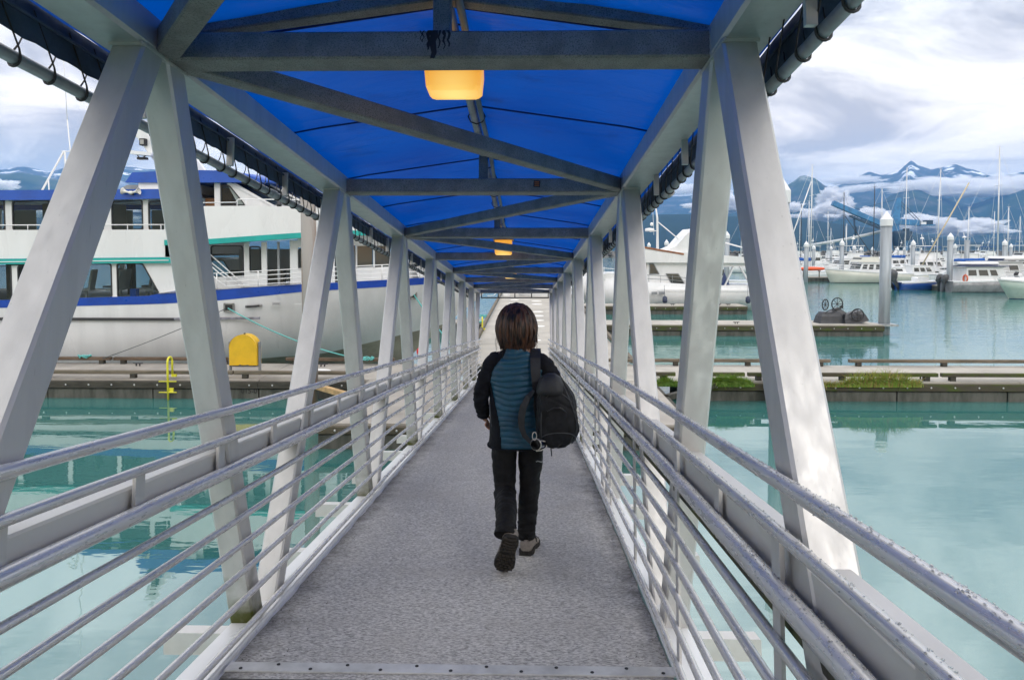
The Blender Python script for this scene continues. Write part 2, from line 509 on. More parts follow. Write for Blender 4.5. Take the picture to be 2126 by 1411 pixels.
# rails
RZs = [(1.088, 0.0195, 'handrail'), (0.968, 0.0165, 'upper_rail'), (0.827, 0.028, 'grab_rail'), (0.708, 0.0148, 'guard_rail'), (0.593, 0.0148, 'guard_rail'), (0.469, 0.0148, 'guard_rail'), (0.344, 0.0148, 'guard_rail'), (0.213, 0.0148, 'guard_rail'), (0.071, 0.0148, 'guard_rail')]
for z, r, nm in RZs:
    m = MB(); m.tube([(-1.283 + 0.004 * sin(y * 2.5), y, z + 0.003 * sin(y * 1.27)) for y in [lerp(Y0, Y1 - 0.1, i / 40) for i in range(41)]], r, 10); m.build(nm, RAIL, GW)
    m = MB(); m.tube([(xr_at(y) + 0.004 * sin(y * 2.3), y, z + 0.003 * sin(y * 1.31)) for y in [Y0] + [0.1 + 0.25 * i for i in range(30)] + [lerp(7.8, Y1 - 0.1, i / 20) for i in range(21)]], r, 10); m.build(nm, RAIL, GW)
# rain drops standing on the wet right-hand rails
DROP = mat('rain_drop', (0.9, 0.9, 0.9), 0.03)
DROP.node_tree.nodes['Principled BSDF'].inputs['Transmission Weight'].default_value = 0.85
DROP.node_tree.nodes['Principled BSDF'].inputs['IOR'].default_value = 1.33
dm = MB(); rd = random.Random(5)
for z, r, top in ((1.088, 0.0195, 900), (0.968, 0.0165, 500), (0.827, 0.028, 900)):
    for k in range(top):
        y = 0.45 + 5.5 * rd.random() ** 1.5
        a = rd.gauss(pi / 2, 0.55) if rd.random() < 0.85 else -pi / 2 + rd.gauss(0, 0.15)
        q = rd.uniform(0.0012, 0.0034)
        c = Vector((xr_at(y) + 0.004 * sin(y * 2.3) + (r + q * 0.2) * cos(a), y, z + 0.003 * sin(y * 1.31) + (r + q * 0.2) * sin(a)))
        dm.add([c + Vector(p) * q for p in ((1, 0, 0), (0, 1.3, 0), (-1, 0, 0), (0, -1.3, 0), (0, 0, 0.8), (0, 0, -0.8))], [(0, 1, 4), (1, 2, 4), (2, 3, 4), (3, 0, 4), (1, 0, 5), (2, 1, 5), (3, 2, 5), (0, 3, 5)], 0, True)
dm.build('rain_drops', DROP, GW, kind='stuff')
# flat stanchions carrying the rails
m = MB(); m.beam((0, 0, 0.03), (0, 0, 0.80), 0.05, 0.010, (1, 0, 0)); st_me = m.data('stanchion', [ALU])
m = MB(); m.beam((0, 0, 0.80), (0, 0, 0.962), 0.055, 0.012, (1, 0, 0)); br_me = m.data('rail_bracket', [ALU])
for i in range(-6, 16):
    y = 2.99 + 1.24 * i - 0.35
    if not Y0 < y < Y1 - 0.1: continue
    for x, xb in ((-1.30, -1.303), (xr_at(y) + 0.018, xr_at(y) + 0.02)):
        if x > 0: inst(st_me, 'stanchion', GW, (x, y + 0.30, 0), (0, 0, 0))
        inst(br_me, 'rail_bracket', GW, (xb, y + 0.30, 0))
        inst(br_me, 'rail_bracket', GW, (xb, y - 0.32, 0))
# cross beams, ceiling diagonals, king posts
for j, y in enumerate(J):
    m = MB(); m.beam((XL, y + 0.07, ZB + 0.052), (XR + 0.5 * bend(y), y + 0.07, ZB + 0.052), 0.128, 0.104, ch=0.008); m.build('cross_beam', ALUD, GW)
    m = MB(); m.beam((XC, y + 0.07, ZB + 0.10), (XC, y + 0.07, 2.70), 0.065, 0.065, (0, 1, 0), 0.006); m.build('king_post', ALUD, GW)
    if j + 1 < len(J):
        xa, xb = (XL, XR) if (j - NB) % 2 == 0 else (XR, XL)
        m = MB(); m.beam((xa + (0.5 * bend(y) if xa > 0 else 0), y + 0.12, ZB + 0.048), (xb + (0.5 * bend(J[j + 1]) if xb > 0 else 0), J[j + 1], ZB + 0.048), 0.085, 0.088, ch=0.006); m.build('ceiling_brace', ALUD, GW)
# weld plates at the nodes
m = MB(); m.box((0, 0, 0), (0.125, 0.30, 0.012)); wp = m.data('node_plate', [ALU])
for y in J:
    for x in (XL - 0.06, XR + 0.06 + 0.5 * bend(y)): inst(wp, 'node_plate', GW, (x, y, ZB - 0.004))
WELD = mat('weld_bead', (0.50, 0.50, 0.49), 0.4, 0.4, bump=0.6, bscale=300)
def bead(pts, r=0.006):
    a, b = Vector(pts[0]), Vector(pts[1]); n = max(6, int((b - a).length / 0.012))
    m = MB(); m.tube([a.lerp(b, i / n) for i in range(n + 1)], [r * (0.75 + 0.35 * (i % 2)) for i in range(n + 1)], 6); m.build('weld_bead', WELD, GW)
for y in J[NB - 1:NB + 4]:
    for s, x in ((-1, XL), (1, XR + 0.5 * bend(y))):
        bead(((x - s * 0.0, y + 0.004, ZB), (x, y + 0.004, ZB + 0.104)))
        bead(((x, y + 0.136, ZB), (x, y + 0.136, ZB + 0.104)))
        bead(((x + s * 0.002, y - 0.16, ZB - 0.004), (x + s * 0.002, y + 0.16, ZB - 0.004)), 0.007)
        bead(((x + s * 0.002, y + 0.004, ZB - 0.008), (x + s * 0.118, y + 0.004, ZB - 0.008)), 0.006)
        bead(((x + s * 0.001, y - 0.128, ZB - 0.010), (x + s * 0.118, y - 0.128, ZB - 0.010)), 0.006)
# gable rafters of the first canopy frame, and hoops under the fabric
for y in (J[NB] + 0.16, J[NB - 2] + 0.16, Y1 - 0.05):
    for s in (-1, 1):
        xe = XC + s * 1.02
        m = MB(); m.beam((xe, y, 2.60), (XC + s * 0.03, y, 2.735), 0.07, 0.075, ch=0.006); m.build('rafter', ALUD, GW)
m = MB(); m.tube([(XC + 0.0, y, 2.715) for y in (Y0, Y1)], 0.026, 10); m.build('ridge_pipe', GALV, GW)
m = MB()
m.tube([(XC + 0.055 + 0.006 * sin(y * 3), y, 2.675 + 0.01 * sin(y * 2.2)) for y in [lerp(Y0, Y1, i / 60) for i in range(61)]], 0.016, 8)
for i in range(40):
    y = Y0 + 0.3 + i * 0.57
    m.tube([(XC + 0.02 + 0.05 * cos(a), y, 2.69 + 0.045 * sin(a)) for a in [2 * pi * k / 8 for k in range(8)]], 0.004, 4, 1, closed=True)
m.build('light_conduit', [mat('grey_conduit', (0.25, 0.26, 0.27), 0.6), BLACK], GW)
# tarry drip down the first cross beam
m = MB()
for k in range(9):
    x = XC - 0.03 + random.gauss(0.0, 0.035); w = random.uniform(0.002, 0.007) if k else 0.016
    L = random.uniform(0.03, 0.10) if k else 0.104
    pts = [(x + 0.004 * sin(q * 2.1 + k), J[NB] + 0.0045, ZB + 0.103 - L * q / 5) for q in range(6)]
    vs = []; fs = []
    for q, p in enumerate(pts):
        ww = w * (1 - 0.5 * q / 5); vs += [(p[0] - ww, p[1], p[2]), (p[0] + ww, p[1], p[2])]
        if q: fs.append((2 * q - 2, 2 * q - 1, 2 * q + 1, 2 * q))
    m.add(vs, fs)
m.build('tar_streak', mat('tar', (0.008, 0.008, 0.008), 0.5), GW)
# small sticker on the second cross beam
m = MB(); xs, zs, ys = 0.082, ZB + 0.062, J[NB + 1] + 0.0052
m.box((xs, ys - 0.0008, zs), (0.048, 0.0012, 0.048), RY(0.06), 0)
for k, (dz, hh, w) in enumerate(((0.014, 0.005, 0.034), (-0.015, 0.004, 0.034), (0.0, 0.016, 0.034))):
    m.box((xs, ys - 0.002, zs + dz), (w, 0.001, hh), RY(0.06), 1 if k < 2 else 2)
m.build('sticker', [mat('sticker_black', (0.012, 0.012, 0.012), 0.4), mat('sticker_orange', (0.75, 0.20, 0.02), 0.4), mat('sticker_brown', (0.35, 0.10, 0.02), 0.4)], GW)
# ------------------------------------------------------------------ canopy
cm = bpy.data.materials.new('blue_canopy_fabric'); cm.use_nodes = True
t = cm.node_tree; t.nodes.remove(t.nodes['Principled BSDF'])
tcn = t.nodes.new('ShaderNodeTexCoord')
nz = t.nodes.new('ShaderNodeTexNoise'); nz.inputs['Scale'].default_value = 1.1; nz.inputs['Detail'].default_value = 5
t.links.new(tcn.outputs['Object'], nz.inputs[0])
cr = t.nodes.new('ShaderNodeValToRGB')
cr.color_ramp.elements[0].position, cr.color_ramp.elements[0].color = 0.35, (0.000, 0.066, 0.36, 1)
cr.color_ramp.elements[1].position, cr.color_ramp.elements[1].color = 0.70, (0.001, 0.046, 0.28, 1)
t.links.new(nz.outputs[0], cr.inputs[0])
nz2 = t.nodes.new('ShaderNodeTexNoise'); nz2.inputs['Scale'].default_value = 2.6; nz2.inputs['Detail'].default_value = 9; nz2.inputs['Roughness'].default_value = 0.7
t.links.new(tcn.outputs['Object'], nz2.inputs[0])
mst = t.nodes.new('ShaderNodeMapRange'); mst.inputs[1].default_value, mst.inputs[2].default_value, mst.inputs[3].default_value, mst.inputs[4].default_value = 0.56, 0.74, 0.0, 0.75
t.links.new(nz2.outputs[0], mst.inputs[0])
mxs = t.nodes.new('ShaderNodeMix'); mxs.data_type = 'RGBA'; t.links.new(mst.outputs[0], mxs.inputs[0]); t.links.new(cr.outputs[0], mxs.inputs[6]); mxs.inputs[7].default_value = (0.002, 0.022, 0.12, 1)
wv_ = t.nodes.new('ShaderNodeTexNoise'); wv_.inputs['Scale'].default_value = 1.0; wv_.inputs['Detail'].default_value = 6; wv_.inputs['Distortion'].default_value = 1.2
mpw = t.nodes.new('ShaderNodeMapping'); mpw.inputs['Scale'].default_value = (1.2, 4.5, 2.0); mpw.inputs['Rotation'].default_value = (0, 0, 0.35)
t.links.new(tcn.outputs['Object'], mpw.inputs[0]); t.links.new(mpw.outputs[0], wv_.inputs[0])
bnp = t.nodes.new('ShaderNodeBump'); bnp.inputs['Strength'].default_value = 0.8; bnp.inputs['Distance'].default_value = 0.06
t.links.new(wv_.outputs[0], bnp.inputs['Height'])
df = t.nodes.new('ShaderNodeBsdfDiffuse'); df.inputs[0].default_value = (0.010, 0.045, 0.26, 1)
tl = t.nodes.new('ShaderNodeBsdfTranslucent'); t.links.new(mxs.outputs[2], tl.inputs[0])
gl = t.nodes.new('ShaderNodeBsdfGlossy'); gl.inputs[0].default_value = (0.6, 0.65, 0.8, 1); gl.inputs[1].default_value = 0.36
for nn in (df, tl, gl): t.links.new(bnp.outputs[0], nn.inputs['Normal'])
m1 = t.nodes.new('ShaderNodeMixShader'); m1.inputs[0].default_value = 0.62
t.links.new(df.outputs[0], m1.inputs[1]); t.links.new(tl.outputs[0], m1.inputs[2])
m2 = t.nodes.new('ShaderNodeMixShader'); m2.inputs[0].default_value = 0.09
t.links.new(m1.outputs[0], m2.inputs[1]); t.links.new(gl.outputs[0], m2.inputs[2])
t.links.new(m2.outputs[0], t.nodes['Material Output'].inputs[0])
VAL = mat('valance_fabric', (0.055, 0.085, 0.15), 0.7, var=0.45, vscale=5, bump=0.3, bscale=60)
PXL, PXR = -1.60, 0.90
canopy = MB()
ny = 260
sec = [(-1.565, 2.47), (-1.50, 2.565), (-1.2, 2.622), (-0.75, 2.688), (XC, 2.752), (0.13, 2.688), (0.58, 2.622), (0.865, 2.565), (0.93, 2.47)]
corner = sec; sec = []
for (xa, za), (xb, zb) in zip(corner, corner[1:]):
    sec += [(lerp(xa, xb, k / 4), lerp(za, zb, k / 4)) for k in range(4)]
sec.append(corner[-1])
rings = []
for i in range(ny + 1):
    y = lerp(Y0 - 0.2, Y1 + 0.25, i / ny)
    fr = ((y - 2.56) / 1.24) % 1
    sag = 0.012 * sin(pi * fr)
    rings.append([(x + bend(y) * max(0, (x + 0.3) / 1.2), y, z - sag * (1 if 0 < k < len(sec) - 1 else 0) + 0.010 * noise.noise((x * 2.5, y * 1.3, 0.3)) + 0.006 * noise.noise((x * 3 + y * 2, y * 7 - x * 2, 4))) for k, (x, z) in enumerate(sec)])
canopy.loft(rings, closed=False, caps=False)
CAN = canopy.build('canopy', cm, GW, fix=False)
for xs, s in ((-1.567, -1), (0.932, 1)):
    m = MB(); rings = []
    for i in range(ny * 2 + 1):
        y = lerp(Y0 - 0.2, Y1 + 0.2, i / (ny * 2))
        wv = 0.006 * noise.noise((y * 4, s, 0)) + (bend(y) if s > 0 else 0)
        rings.append([(xs + wv + s * 0.003, y, 2.475), (xs + wv + s * 0.004 + s * 0.004 * sin(y * 38), y, 2.43), (xs + s * 0.006 + wv, y, 2.348 + 0.004 * sin(y * 39.3))])
    m.loft(rings, closed=False, caps=False); m.build('valance', VAL, CAN, fix=False)
    m = MB(); m.tube([(bx(s, xs - s * 0.004, y), y, 2.425) for y in YS], 0.006, 6); m.build('hem_cord', VAL, CAN)
# fabric seams
for i in range(-8, 14):
    y = 3.90 + 1.24 * i
    if not Y0 < y < Y1: continue
    m = MB(); m.tube([(x, y + 0.003, z - 0.011 - 0.012 * sin(pi * (((y - 2.56) / 1.24) % 1))) for x, z in corner[1:8]], 0.0055, 5); m.build('seam', mat('seam_blue', (0.004, 0.02, 0.12), 0.7), CAN)
# eave pipes with hangers and lacing hooks
hang = MB(); hang.beam((0, 0, 0), (0, 0, 0.15), 0.032, 0.02, (0, 1, 0)); hang_me = hang.data('pipe_hanger', [ALU])
def hook_mesh(s):
    m = MB(); R = 0.0265
    pts = [(s * -0.036, -0.13, 0.165), (s * -0.030, -0.065, 0.09), (s * -R, -0.012, 0.022)]
    pts += [(s * -R * cos(a), -0.006 + 0.020 * a / pi, -R * sin(a)) for a in [pi * k / 7 for k in range(8)]]
    pts += [(s * R, 0.022, 0.02), (s * 0.024, 0.050, 0.065), (s * 0.03, 0.072, 0.10)]
    m.tube(pts, [0.0026, 0.0028, 0.0034] + [0.0046] * 8 + [0.0034, 0.0028, 0.0026], 6)
    return m.data('lacing_cord', [mat('bungee', (0.012, 0.013, 0.016), 0.6)])
hl, hr = hook_mesh(-1), hook_mesh(1)
far_cord = MB()
for px, hm, s in ((PXL, hl, -1), (PXR, hr, 1)):
    m = MB(); m.tube([(bx(s, px, y), y, 2.285) for y in YS], 0.0215, 12)
    for k in range(4): m.tube([(px, 4.2 + 5 * k, 2.285), (px, 4.28 + 5 * k, 2.285)], 0.0255, 12)
    m.build('eave_pipe', GALV, GW)
    for i in range(-9, 27):
        y = 1.05 + 0.82 * i
        if Y0 < y < Y1: inst(hang_me, 'pipe_hanger', GW, (bx(s, px - s * 0.075 + s * 0.03, y), y, 2.29))
    n = 0
    for i in range(170):
        y = Y0 + 0.05 + 0.162 * i + random.uniform(-0.02, 0.02)
        if y > Y1 - 0.1: break
        if n < 145 and y > 0.3:
            inst(hm, 'lacing_cord', CAN, (bx(s, px, y), y, 2.285), (0, 0, 0)); n += 1
        else:
            far_cord.tube([(px - s * 0.03, y - 0.1, 2.44), (px, y, 2.26), (px + s * 0.03, y + 0.07, 2.40)], 0.006, 4)
if far_cord.v: far_cord.build('lacing', MATS['bungee'], CAN, kind='stuff')
# lower portal: end pipe with short droppers
m = MB(); m.tube([(XL, Y1 + 0.15, 2.30), (XR, Y1 + 0.15, 2.30)], 0.018, 8); m.build('portal_pipe', STEEL, GW)
for k in range(5):
    m = MB(); x = lerp(XL + 0.02, XR - 0.02, k / 4); m.tube([(x, Y1 + 0.15, 2.30), (x, Y1 + 0.15, 2.5)], 0.016, 6); m.build('portal_dropper', STEEL, GW)
# hinged transition plate at the foot
m = MB(); m.beam((XC, Y1, -0.02), (XC, Y1 + 1.1, -0.02), 1.9, 0.02); m.build('transition_plate', ALU, GW)
# ------------------------------------------------------------------ lamps under the ridge
lensm = bpy.data.materials.new('lit_amber_lens'); lensm.use_nodes = True
t = lensm.node_tree; b = t.nodes['Principled BSDF']
b.inputs['Base Color'].default_value = (0.8, 0.5, 0.12, 1); b.inputs['Roughness'].default_value = 0.35
tcn = t.nodes.new('ShaderNodeTexCoord')
vl = t.nodes.new('ShaderNodeVectorMath'); vl.operation = 'DISTANCE'; vl.inputs[1].default_value = (0.0, 0.03, -0.19)
t.links.new(tcn.outputs['Object'], vl.inputs[0])
cr = t.nodes.new('ShaderNodeValToRGB')
e = cr.color_ramp.elements
e[0].position, e[0].color = 0.03, (1.0, 0.70, 0.20, 1)
e[1].position, e[1].color = 0.15, (0.80, 0.33, 0.025, 1)
t.links.new(vl.outputs['Value'], cr.inputs[0]); t.links.new(cr.outputs[0], b.inputs['Emission Color'])
b.inputs['Emission Strength'].default_value = 0.85
CREAM = mat('cream_plastic', (0.34, 0.33, 0.31), 0.5)
lamp_lab = ['lit amber box lamp above the walker, nearest under the blue canopy', 'second lit amber lamp along the canopy ridge, between the fourth and fifth cross beams', 'third amber lamp far down the canopy ridge, tiny']
for k, y in enumerate((2.88, 9.52, 14.25)):
    L = thing('ceiling_light', lamp_lab[k], 'lamp', gworld(XC, y, 2.66), (-SL, 0, 0), 'amber lamps under the canopy ridge')
    m = MB(); m.box((0.0, 0.03, 0.012), (0.29, 0.2, 0.016), ch=0.003); m.build('mounting_plate', CREAM, L)
    m = MB()
    def rr(z, w, d, y0, c=0.015):
        return [(-w + c, y0 - d, z), (w - c, y0 - d, z), (w, y0 - d + c, z), (w, y0 + d - c, z), (w - c, y0 + d, z), (-w + c, y0 + d, z), (-w, y0 + d - c, z), (-w, y0 - d + c, z)]
    m.loft([rr(-0.006, 0.121, 0.085, 0.03), rr(-0.11, 0.124, 0.085, 0.03), rr(-0.185, 0.117, 0.078, 0.033), rr(-0.200, 0.104, 0.064, 0.035)], sm=False)
    m.build('lens', lensm, L)
# ================================================================== WATER
def make_water():
    m = bpy.data.materials.new('glacial_water'); m.use_nodes = True
    t = m.node_tree; b = t.nodes['Principled BSDF']
    b.inputs['Base Color'].default_value = (0.04, 0.145, 0.136, 1)
    b.inputs['Roughness'].default_value = 0.015
    b.inputs['Specular Tint'].default_value = (0.92, 1.0, 0.98, 1)
    b.inputs['IOR'].default_value = 3.8
    tcn = t.nodes.new('ShaderNodeTexCoord')
    def nz(scale, det, st):
        mp = t.nodes.new('ShaderNodeMapping'); mp.inputs['Scale'].default_value = st
        t.links.new(tcn.outputs['Object'], mp.inputs[0])
        n = t.nodes.new('ShaderNodeTexNoise'); n.inputs['Scale'].default_value = scale; n.inputs['Detail'].default_value = det
        n.inputs['Roughness'].default_value = 0.5
        t.links.new(mp.outputs[0], n.inputs[0]); return n.outputs[0]
    a = nz(0.35, 2, (0.5, 1.6, 1)); c = nz(1.6, 3, (0.5, 1.5, 1)); 
    # ripples grow outside the sheltered basin: large soft patches
    p = nz(0.045, 2, (1, 1, 1))
    sep = t.nodes.new('ShaderNodeSeparateXYZ'); t.links.new(tcn.outputs['Object'], sep.inputs[0])
    mr = t.nodes.new('ShaderNodeMapRange')
    mr.inputs[1].default_value, mr.inputs[2].default_value, mr.inputs[3].default_value, mr.inputs[4].default_value = 22, 50, 0.2, 2.4
    t.links.new(sep.outputs[1], mr.inputs[0])
    mu = t.nodes.new('ShaderNodeMath'); mu.operation = 'MULTIPLY'; t.links.new(c, mu.inputs[0]); t.links.new(mr.outputs[0], mu.inputs[1])
    ad = t.nodes.new('ShaderNodeMath'); ad.operation = 'MULTIPLY_ADD'; ad.inputs[1].default_value = 0.55
    t.links.new(a, ad.inputs[0]); t.links.new(mu.outputs[0], ad.inputs[2])
    bn = t.nodes.new('ShaderNodeBump'); bn.inputs['Strength'].default_value = 0.5; bn.inputs['Distance'].default_value = 0.028
    t.links.new(ad.outputs[0], bn.inputs['Height']); t.links.new(bn.outputs[0], b.inputs['Normal'])
    return m
m = MB(); S = 16000
m.add([(-S, -300, 0), (S, -300, 0), (S, 15000, 0), (-S, 15000, 0)], [(0, 1, 2, 3)])
tag(m.build('water', make_water(), fix=False), 'milky teal harbour water mirroring the clouds', None, kind='structure')

# ================================================================== FLOATING DOCKS
BOLT = mat('bolt_zinc', (0.45, 0.45, 0.44), 0.4, 0.7)
bm_ = MB(); bm_.ball((0, 0, 0), (0.028, 0.018, 0.028), 8, 5); bolt_me = bm_.data('bolt', [BOLT])
MOSSY = mat('mossy_timber', (0.06, 0.05, 0.033), 0.9, var=0.6, vscale=1.6, stretch=(1, 3, 3), vcol=(0.055, 0.07, 0.012), bump=0.6, bscale=40, edges=(0.45, 0.6))
CONCL = mat('pale_concrete', (0.40, 0.375, 0.335), 0.85, var=0.2, vscale=0.8, bump=0.3, bscale=60, spots=(5, (0.36, 0.34, 0.31), 0.6, 0.75))
def dock_side(D, x0, x1, y, s, zt=0.5, wale=TIMBD, pont=PONT, bolts=True, module=3.05, wh=0.2):
    """timber wale and ribbed pontoon along one long side; s = -1 faces the camera"""
    a = x0
    while a < x1 - 0.01:
        b = min(a + module * 2, x1)
        m = MB(); m.beam((a + 0.004, y + s * 0.06, zt - wh / 2), (b - 0.004, y + s * 0.06, zt - wh / 2), 0.12, wh, ch=0.012); m.build('wale', wale, D, True)
        a = b
    if bolts:
        x = x0 + 0.4
        while x < x1:
            inst(bolt_me, 'bolt', D, Vector((x, y + s * 0.125, zt - wh / 2)) - root_loc(D)); x += 0.66
    a = x0
    while a < x1 - 0.01:
        b = min(a + module, x1)
        m = MB(); m.beam((a + 0.02, y + s * -0.55, -0.05), (b - 0.02, y + s * -0.55, -0.05), 1.2, (zt - wh + 0.05) * 2 + 0.02, ch=0.05); m.build('pontoon', pont, D, True)
        a = b
def bull_rail(D, segs, y, z=0.55, m=TIMB, hgt=0.10):
    for a, b in segs:
        q = MB(); q.beam((a, y, z + 0.17), (b, y, z + 0.17), 0.14, hgt, ch=0.012); q.build('bull_rail', m, D, True)
        n = max(2, int((b - a) / 2.0) + 1)
        for i in range(n):
            x = lerp(a + 0.3, b - 0.3, i / (n - 1))
            q = MB(); q.box((x, y, z + 0.06), (0.15, 0.13, 0.12)); q.build('rail_block', TIMBD, D, True)
def deck_slabs(D, x0, x1, y0, y1, z=0.55, step=6.1, m=CONC, th=0.09):
    a = x0
    while a < x1 - 0.01:
        b = min(a + step, x1)
        q = MB(); q.box(((a + b) / 2, (y0 + y1) / 2, z - th / 2), (b - a - 0.02, y1 - y0, th), ch=0.01); q.build('deck_slab', m, D, True)
        a = b
def cleat(D, x, y, z=0.555):
    m = MB(); m.tube([(x - 0.16, y, z + 0.085), (x - 0.1, y, z + 0.08), (x + 0.1, y, z + 0.08), (x + 0.16, y, z + 0.085)], [0.014, 0.02, 0.02, 0.014], 8)
    for d in (-0.055, 0.055): m.tube([(x + d, y, z), (x + d, y, z + 0.08)], [0.026, 0.017], 8)
    m.build('cleat', STEEL, D, True)
# main float, arm to the left
DL = thing('dock', 'long float dock on the left, with bull rails, beside the white tour boat', 'dock', (-15, 20.5, 0))
deck_slabs(DL, -32, -1.9, 19.2, 21.85)
dock_side(DL, -32, -4.55, 19.2, -1)
bull_rail(DL, [(-31, -21.2), (-21.0, -14.3), (-14.2, -8.4), (-8.35, -4.7)], 19.33)
bull_rail(DL, [(-31, -20.4), (-20.2, -13.4), (-13.3, -9.9), (-9.88, -9.0), (-7.7, -4.2)], 21.7, m=mat('brown_timber', (0.13, 0.09, 0.06), 0.85, var=0.5, vscale=3.5, stretch=(0.4, 3, 3), bump=0.5, bscale=30))
for x in (-12.3, -6.4): cleat(DL, x, 21.3)
def stencil(txt, size, loc, parent, rot=(pi / 2, 0, 0), m=None):
    cu = bpy.data.curves.new('stencil_text', 'FONT'); cu.body = txt; cu.size = size; cu.extrude = 0.002; cu.align_x = 'CENTER'
    dg = bpy.data.objects.new('tmp', cu); COL.objects.link(dg)
    me = bpy.data.meshes.new_from_object(dg.evaluated_get(bpy.context.evaluated_depsgraph_get()))
    bpy.data.objects.remove(dg)
    me.materials.clear(); me.materials.append(m or mat('stencil_black', (0.006, 0.006, 0.006), 0.6))
    o = inst(me, 'stencilled_lettering', parent, Vector(loc) - root_loc(parent), rot)
    return o
stencil('015-0', 0.20, (-7.87, 19.132, 0.16), DL)
# main float, arm to the right
DR = thing('dock', 'near float dock on the right with two lines of bull rail and tufts of grass', 'dock', (12, 20.5, 0))
deck_slabs(DR, 1.62, 34, 19.2, 21.85, m=CONCL)
dock_side(DR, 4.3, 34, 19.2, -1, wale=MOSSY)
bull_rail(DR, [(3.6, 4.25), (4.55, 6.2), (6.3, 11.6), (11.72, 19.5), (19.7, 27), (27.2, 33.5)], 19.33, m=MOSSY)
bull_rail(DR, [(2.2, 9.65), (10.25, 16.2), (17.35, 24), (24.3, 33)], 21.7, m=TIMB)
for x, y in ((16.75, 21.6), (11.35, 19.6), (21, 21.5)): cleat(DR, x, y)
# landing float under the foot of the gangway
DC = thing('dock', 'square concrete landing float under the foot of the gangway', 'dock', (-1.5, 17, 0))
deck_slabs(DC, -4.45, 3.55, 14.4, 19.18, z=0.546, step=4.0)
dock_side(DC, -4.45, 3.55, 14.4, -1, module=4.0, wh=0.16, wale=mat('wet_brown_timber', (0.09, 0.075, 0.05), 0.8, var=0.4, vscale=3, bump=0.4))
for x, s in ((-4.45, -1), (3.55, 1)):
    m = MB(); m.beam((x + s * 0.06, 14.4, 0.42), (x + s * 0.06, 19.07, 0.42), 0.12, 0.16, ch=0.01); m.build('wale', TIMBD, DC, True)
    m = MB(); m.box((x - s * 0.5, 16.8, -0.1), (1.0, 4.6, 0.86)); m.build('pontoon', PONT, DC, True)
stencil('IMD', 0.2, (-3.55, 14.328, 0.14), DC)
NEWW = mat('new_timber', (0.50, 0.33, 0.16), 0.75, var=0.3, vscale=2.5, stretch=(0.3, 3, 3), bump=0.3)
for x, s in ((-4.45, -1), (3.55, 1)):
    c = 1.55
    m = MB(); m.beam((x + s * 0.06, 17.4, 0.47), (x + s * 1.75, 19.05, 0.47), 0.14, 0.15, ch=0.01); m.build('corner_brace', NEWW if s < 0 else TIMBD, DC, True)
m = MB(); m.beam((-4.25, 17.8, 0.60), (-3.9, 18.9, 0.60), 0.14, 0.1, ch=0.01); m.build('bull_rail', NEWW, DC, True)
# walkway float running on beyond the gangway
DW = thing('dock', 'concrete walkway float running straight on beyond the gangway, dotted with pale round patches', 'dock', (0.5, 40, 0))
for i in range(9):
    y0 = 21.9 + i * 4.6
    m = MB(); m.box((0.75, y0 + 2.3, 0.50), (5.3, 4.57, 0.09), ch=0.01); m.build('deck_slab', CONCL, DW, True)
m = MB(); m.box((0.75, 42.5, 0.14), (5.1, 41, 0.6)); m.build('pontoon', PONT, DW, True)
for x in (-1.96, 3.46):
    for i in range(5):
        m = MB(); m.beam((x, 21.95 + i * 8.2, 0.66), (x, 30 + i * 8.2, 0.66), 0.14, 0.16, ch=0.012); m.build('bull_rail', TIMB if x < 0 else TIMB, DW, True)
PATCH = mat('pale_patch', (0.72, 0.71, 0.69), 0.8, var=0.1, vscale=4)
for x, y, r in ((0.42, 27.6, 0.22), (0.66, 32.6, 0.27), (0.70, 35.2, 0.27), (0.72, 37.6, 0.3), (0.74, 40.0, 0.32), (0.76, 45.3, 0.36), (0.78, 48.0, 0.36), (-0.8, 46, 0.33), (-0.8, 49, 0.33), (-0.6, 25.5, 0.3)):
    m = MB(); m.lathe([(r, 0.545), (r, 0.553), (0.0, 0.553)], 20, (x, y, 0), sm=False); m.build('round_patch', PATCH, DW, True)
m = MB(); m.lathe([(0.42, 0.545), (0.42, 0.553), (0.0, 0.553)], 20, (-6.35, 20.5, 0), sm=False); m.build('round_patch', PATCH, DL, True)
# finger with the carts, finger of the motor yacht, far walkways
D2 = thing('dock', 'mossy finger dock across the basin with dark carts lying at its end', 'dock', (9, 34.3, 0))
deck_slabs(D2, 2.7, 17.4, 33.4, 35.4, step=4.9, m=CONCL)
dock_side(D2, 2.7, 17.4, 33.4, -1, wale=MOSSY, module=4.9, wh=0.24)
m = MB(); m.box((17.85, 34.2, 0.49), (0.9, 1.0, 0.1), ch=0.01); m.build('pile_hoop', GALV, D2, True)
for x in (6.0, 8.9, 9.4, 10.4): cleat(D2, x, 33.75 if x != 9.4 else 35)
m = MB(); m.beam((12.9, 34.8, 0.66), (14.1, 34.8, 0.66), 0.14, 0.14); m.build('bull_rail', TIMBD, D2, True)
D3 = thing('dock', 'dark float dock alongside the white motor yacht', 'dock', (9, 44.5, 0))
deck_slabs(D3, 2.7, 14.3, 44.2, 46.0, step=6.2, m=CONCL)
dock_side(D3, 2.7, 14.3, 44.2, -1, wale=MOSSY, module=6.2, wh=0.22)
for x in (6.4, 9.6, 12.6, 13.2): cleat(D3, x, 44.6)
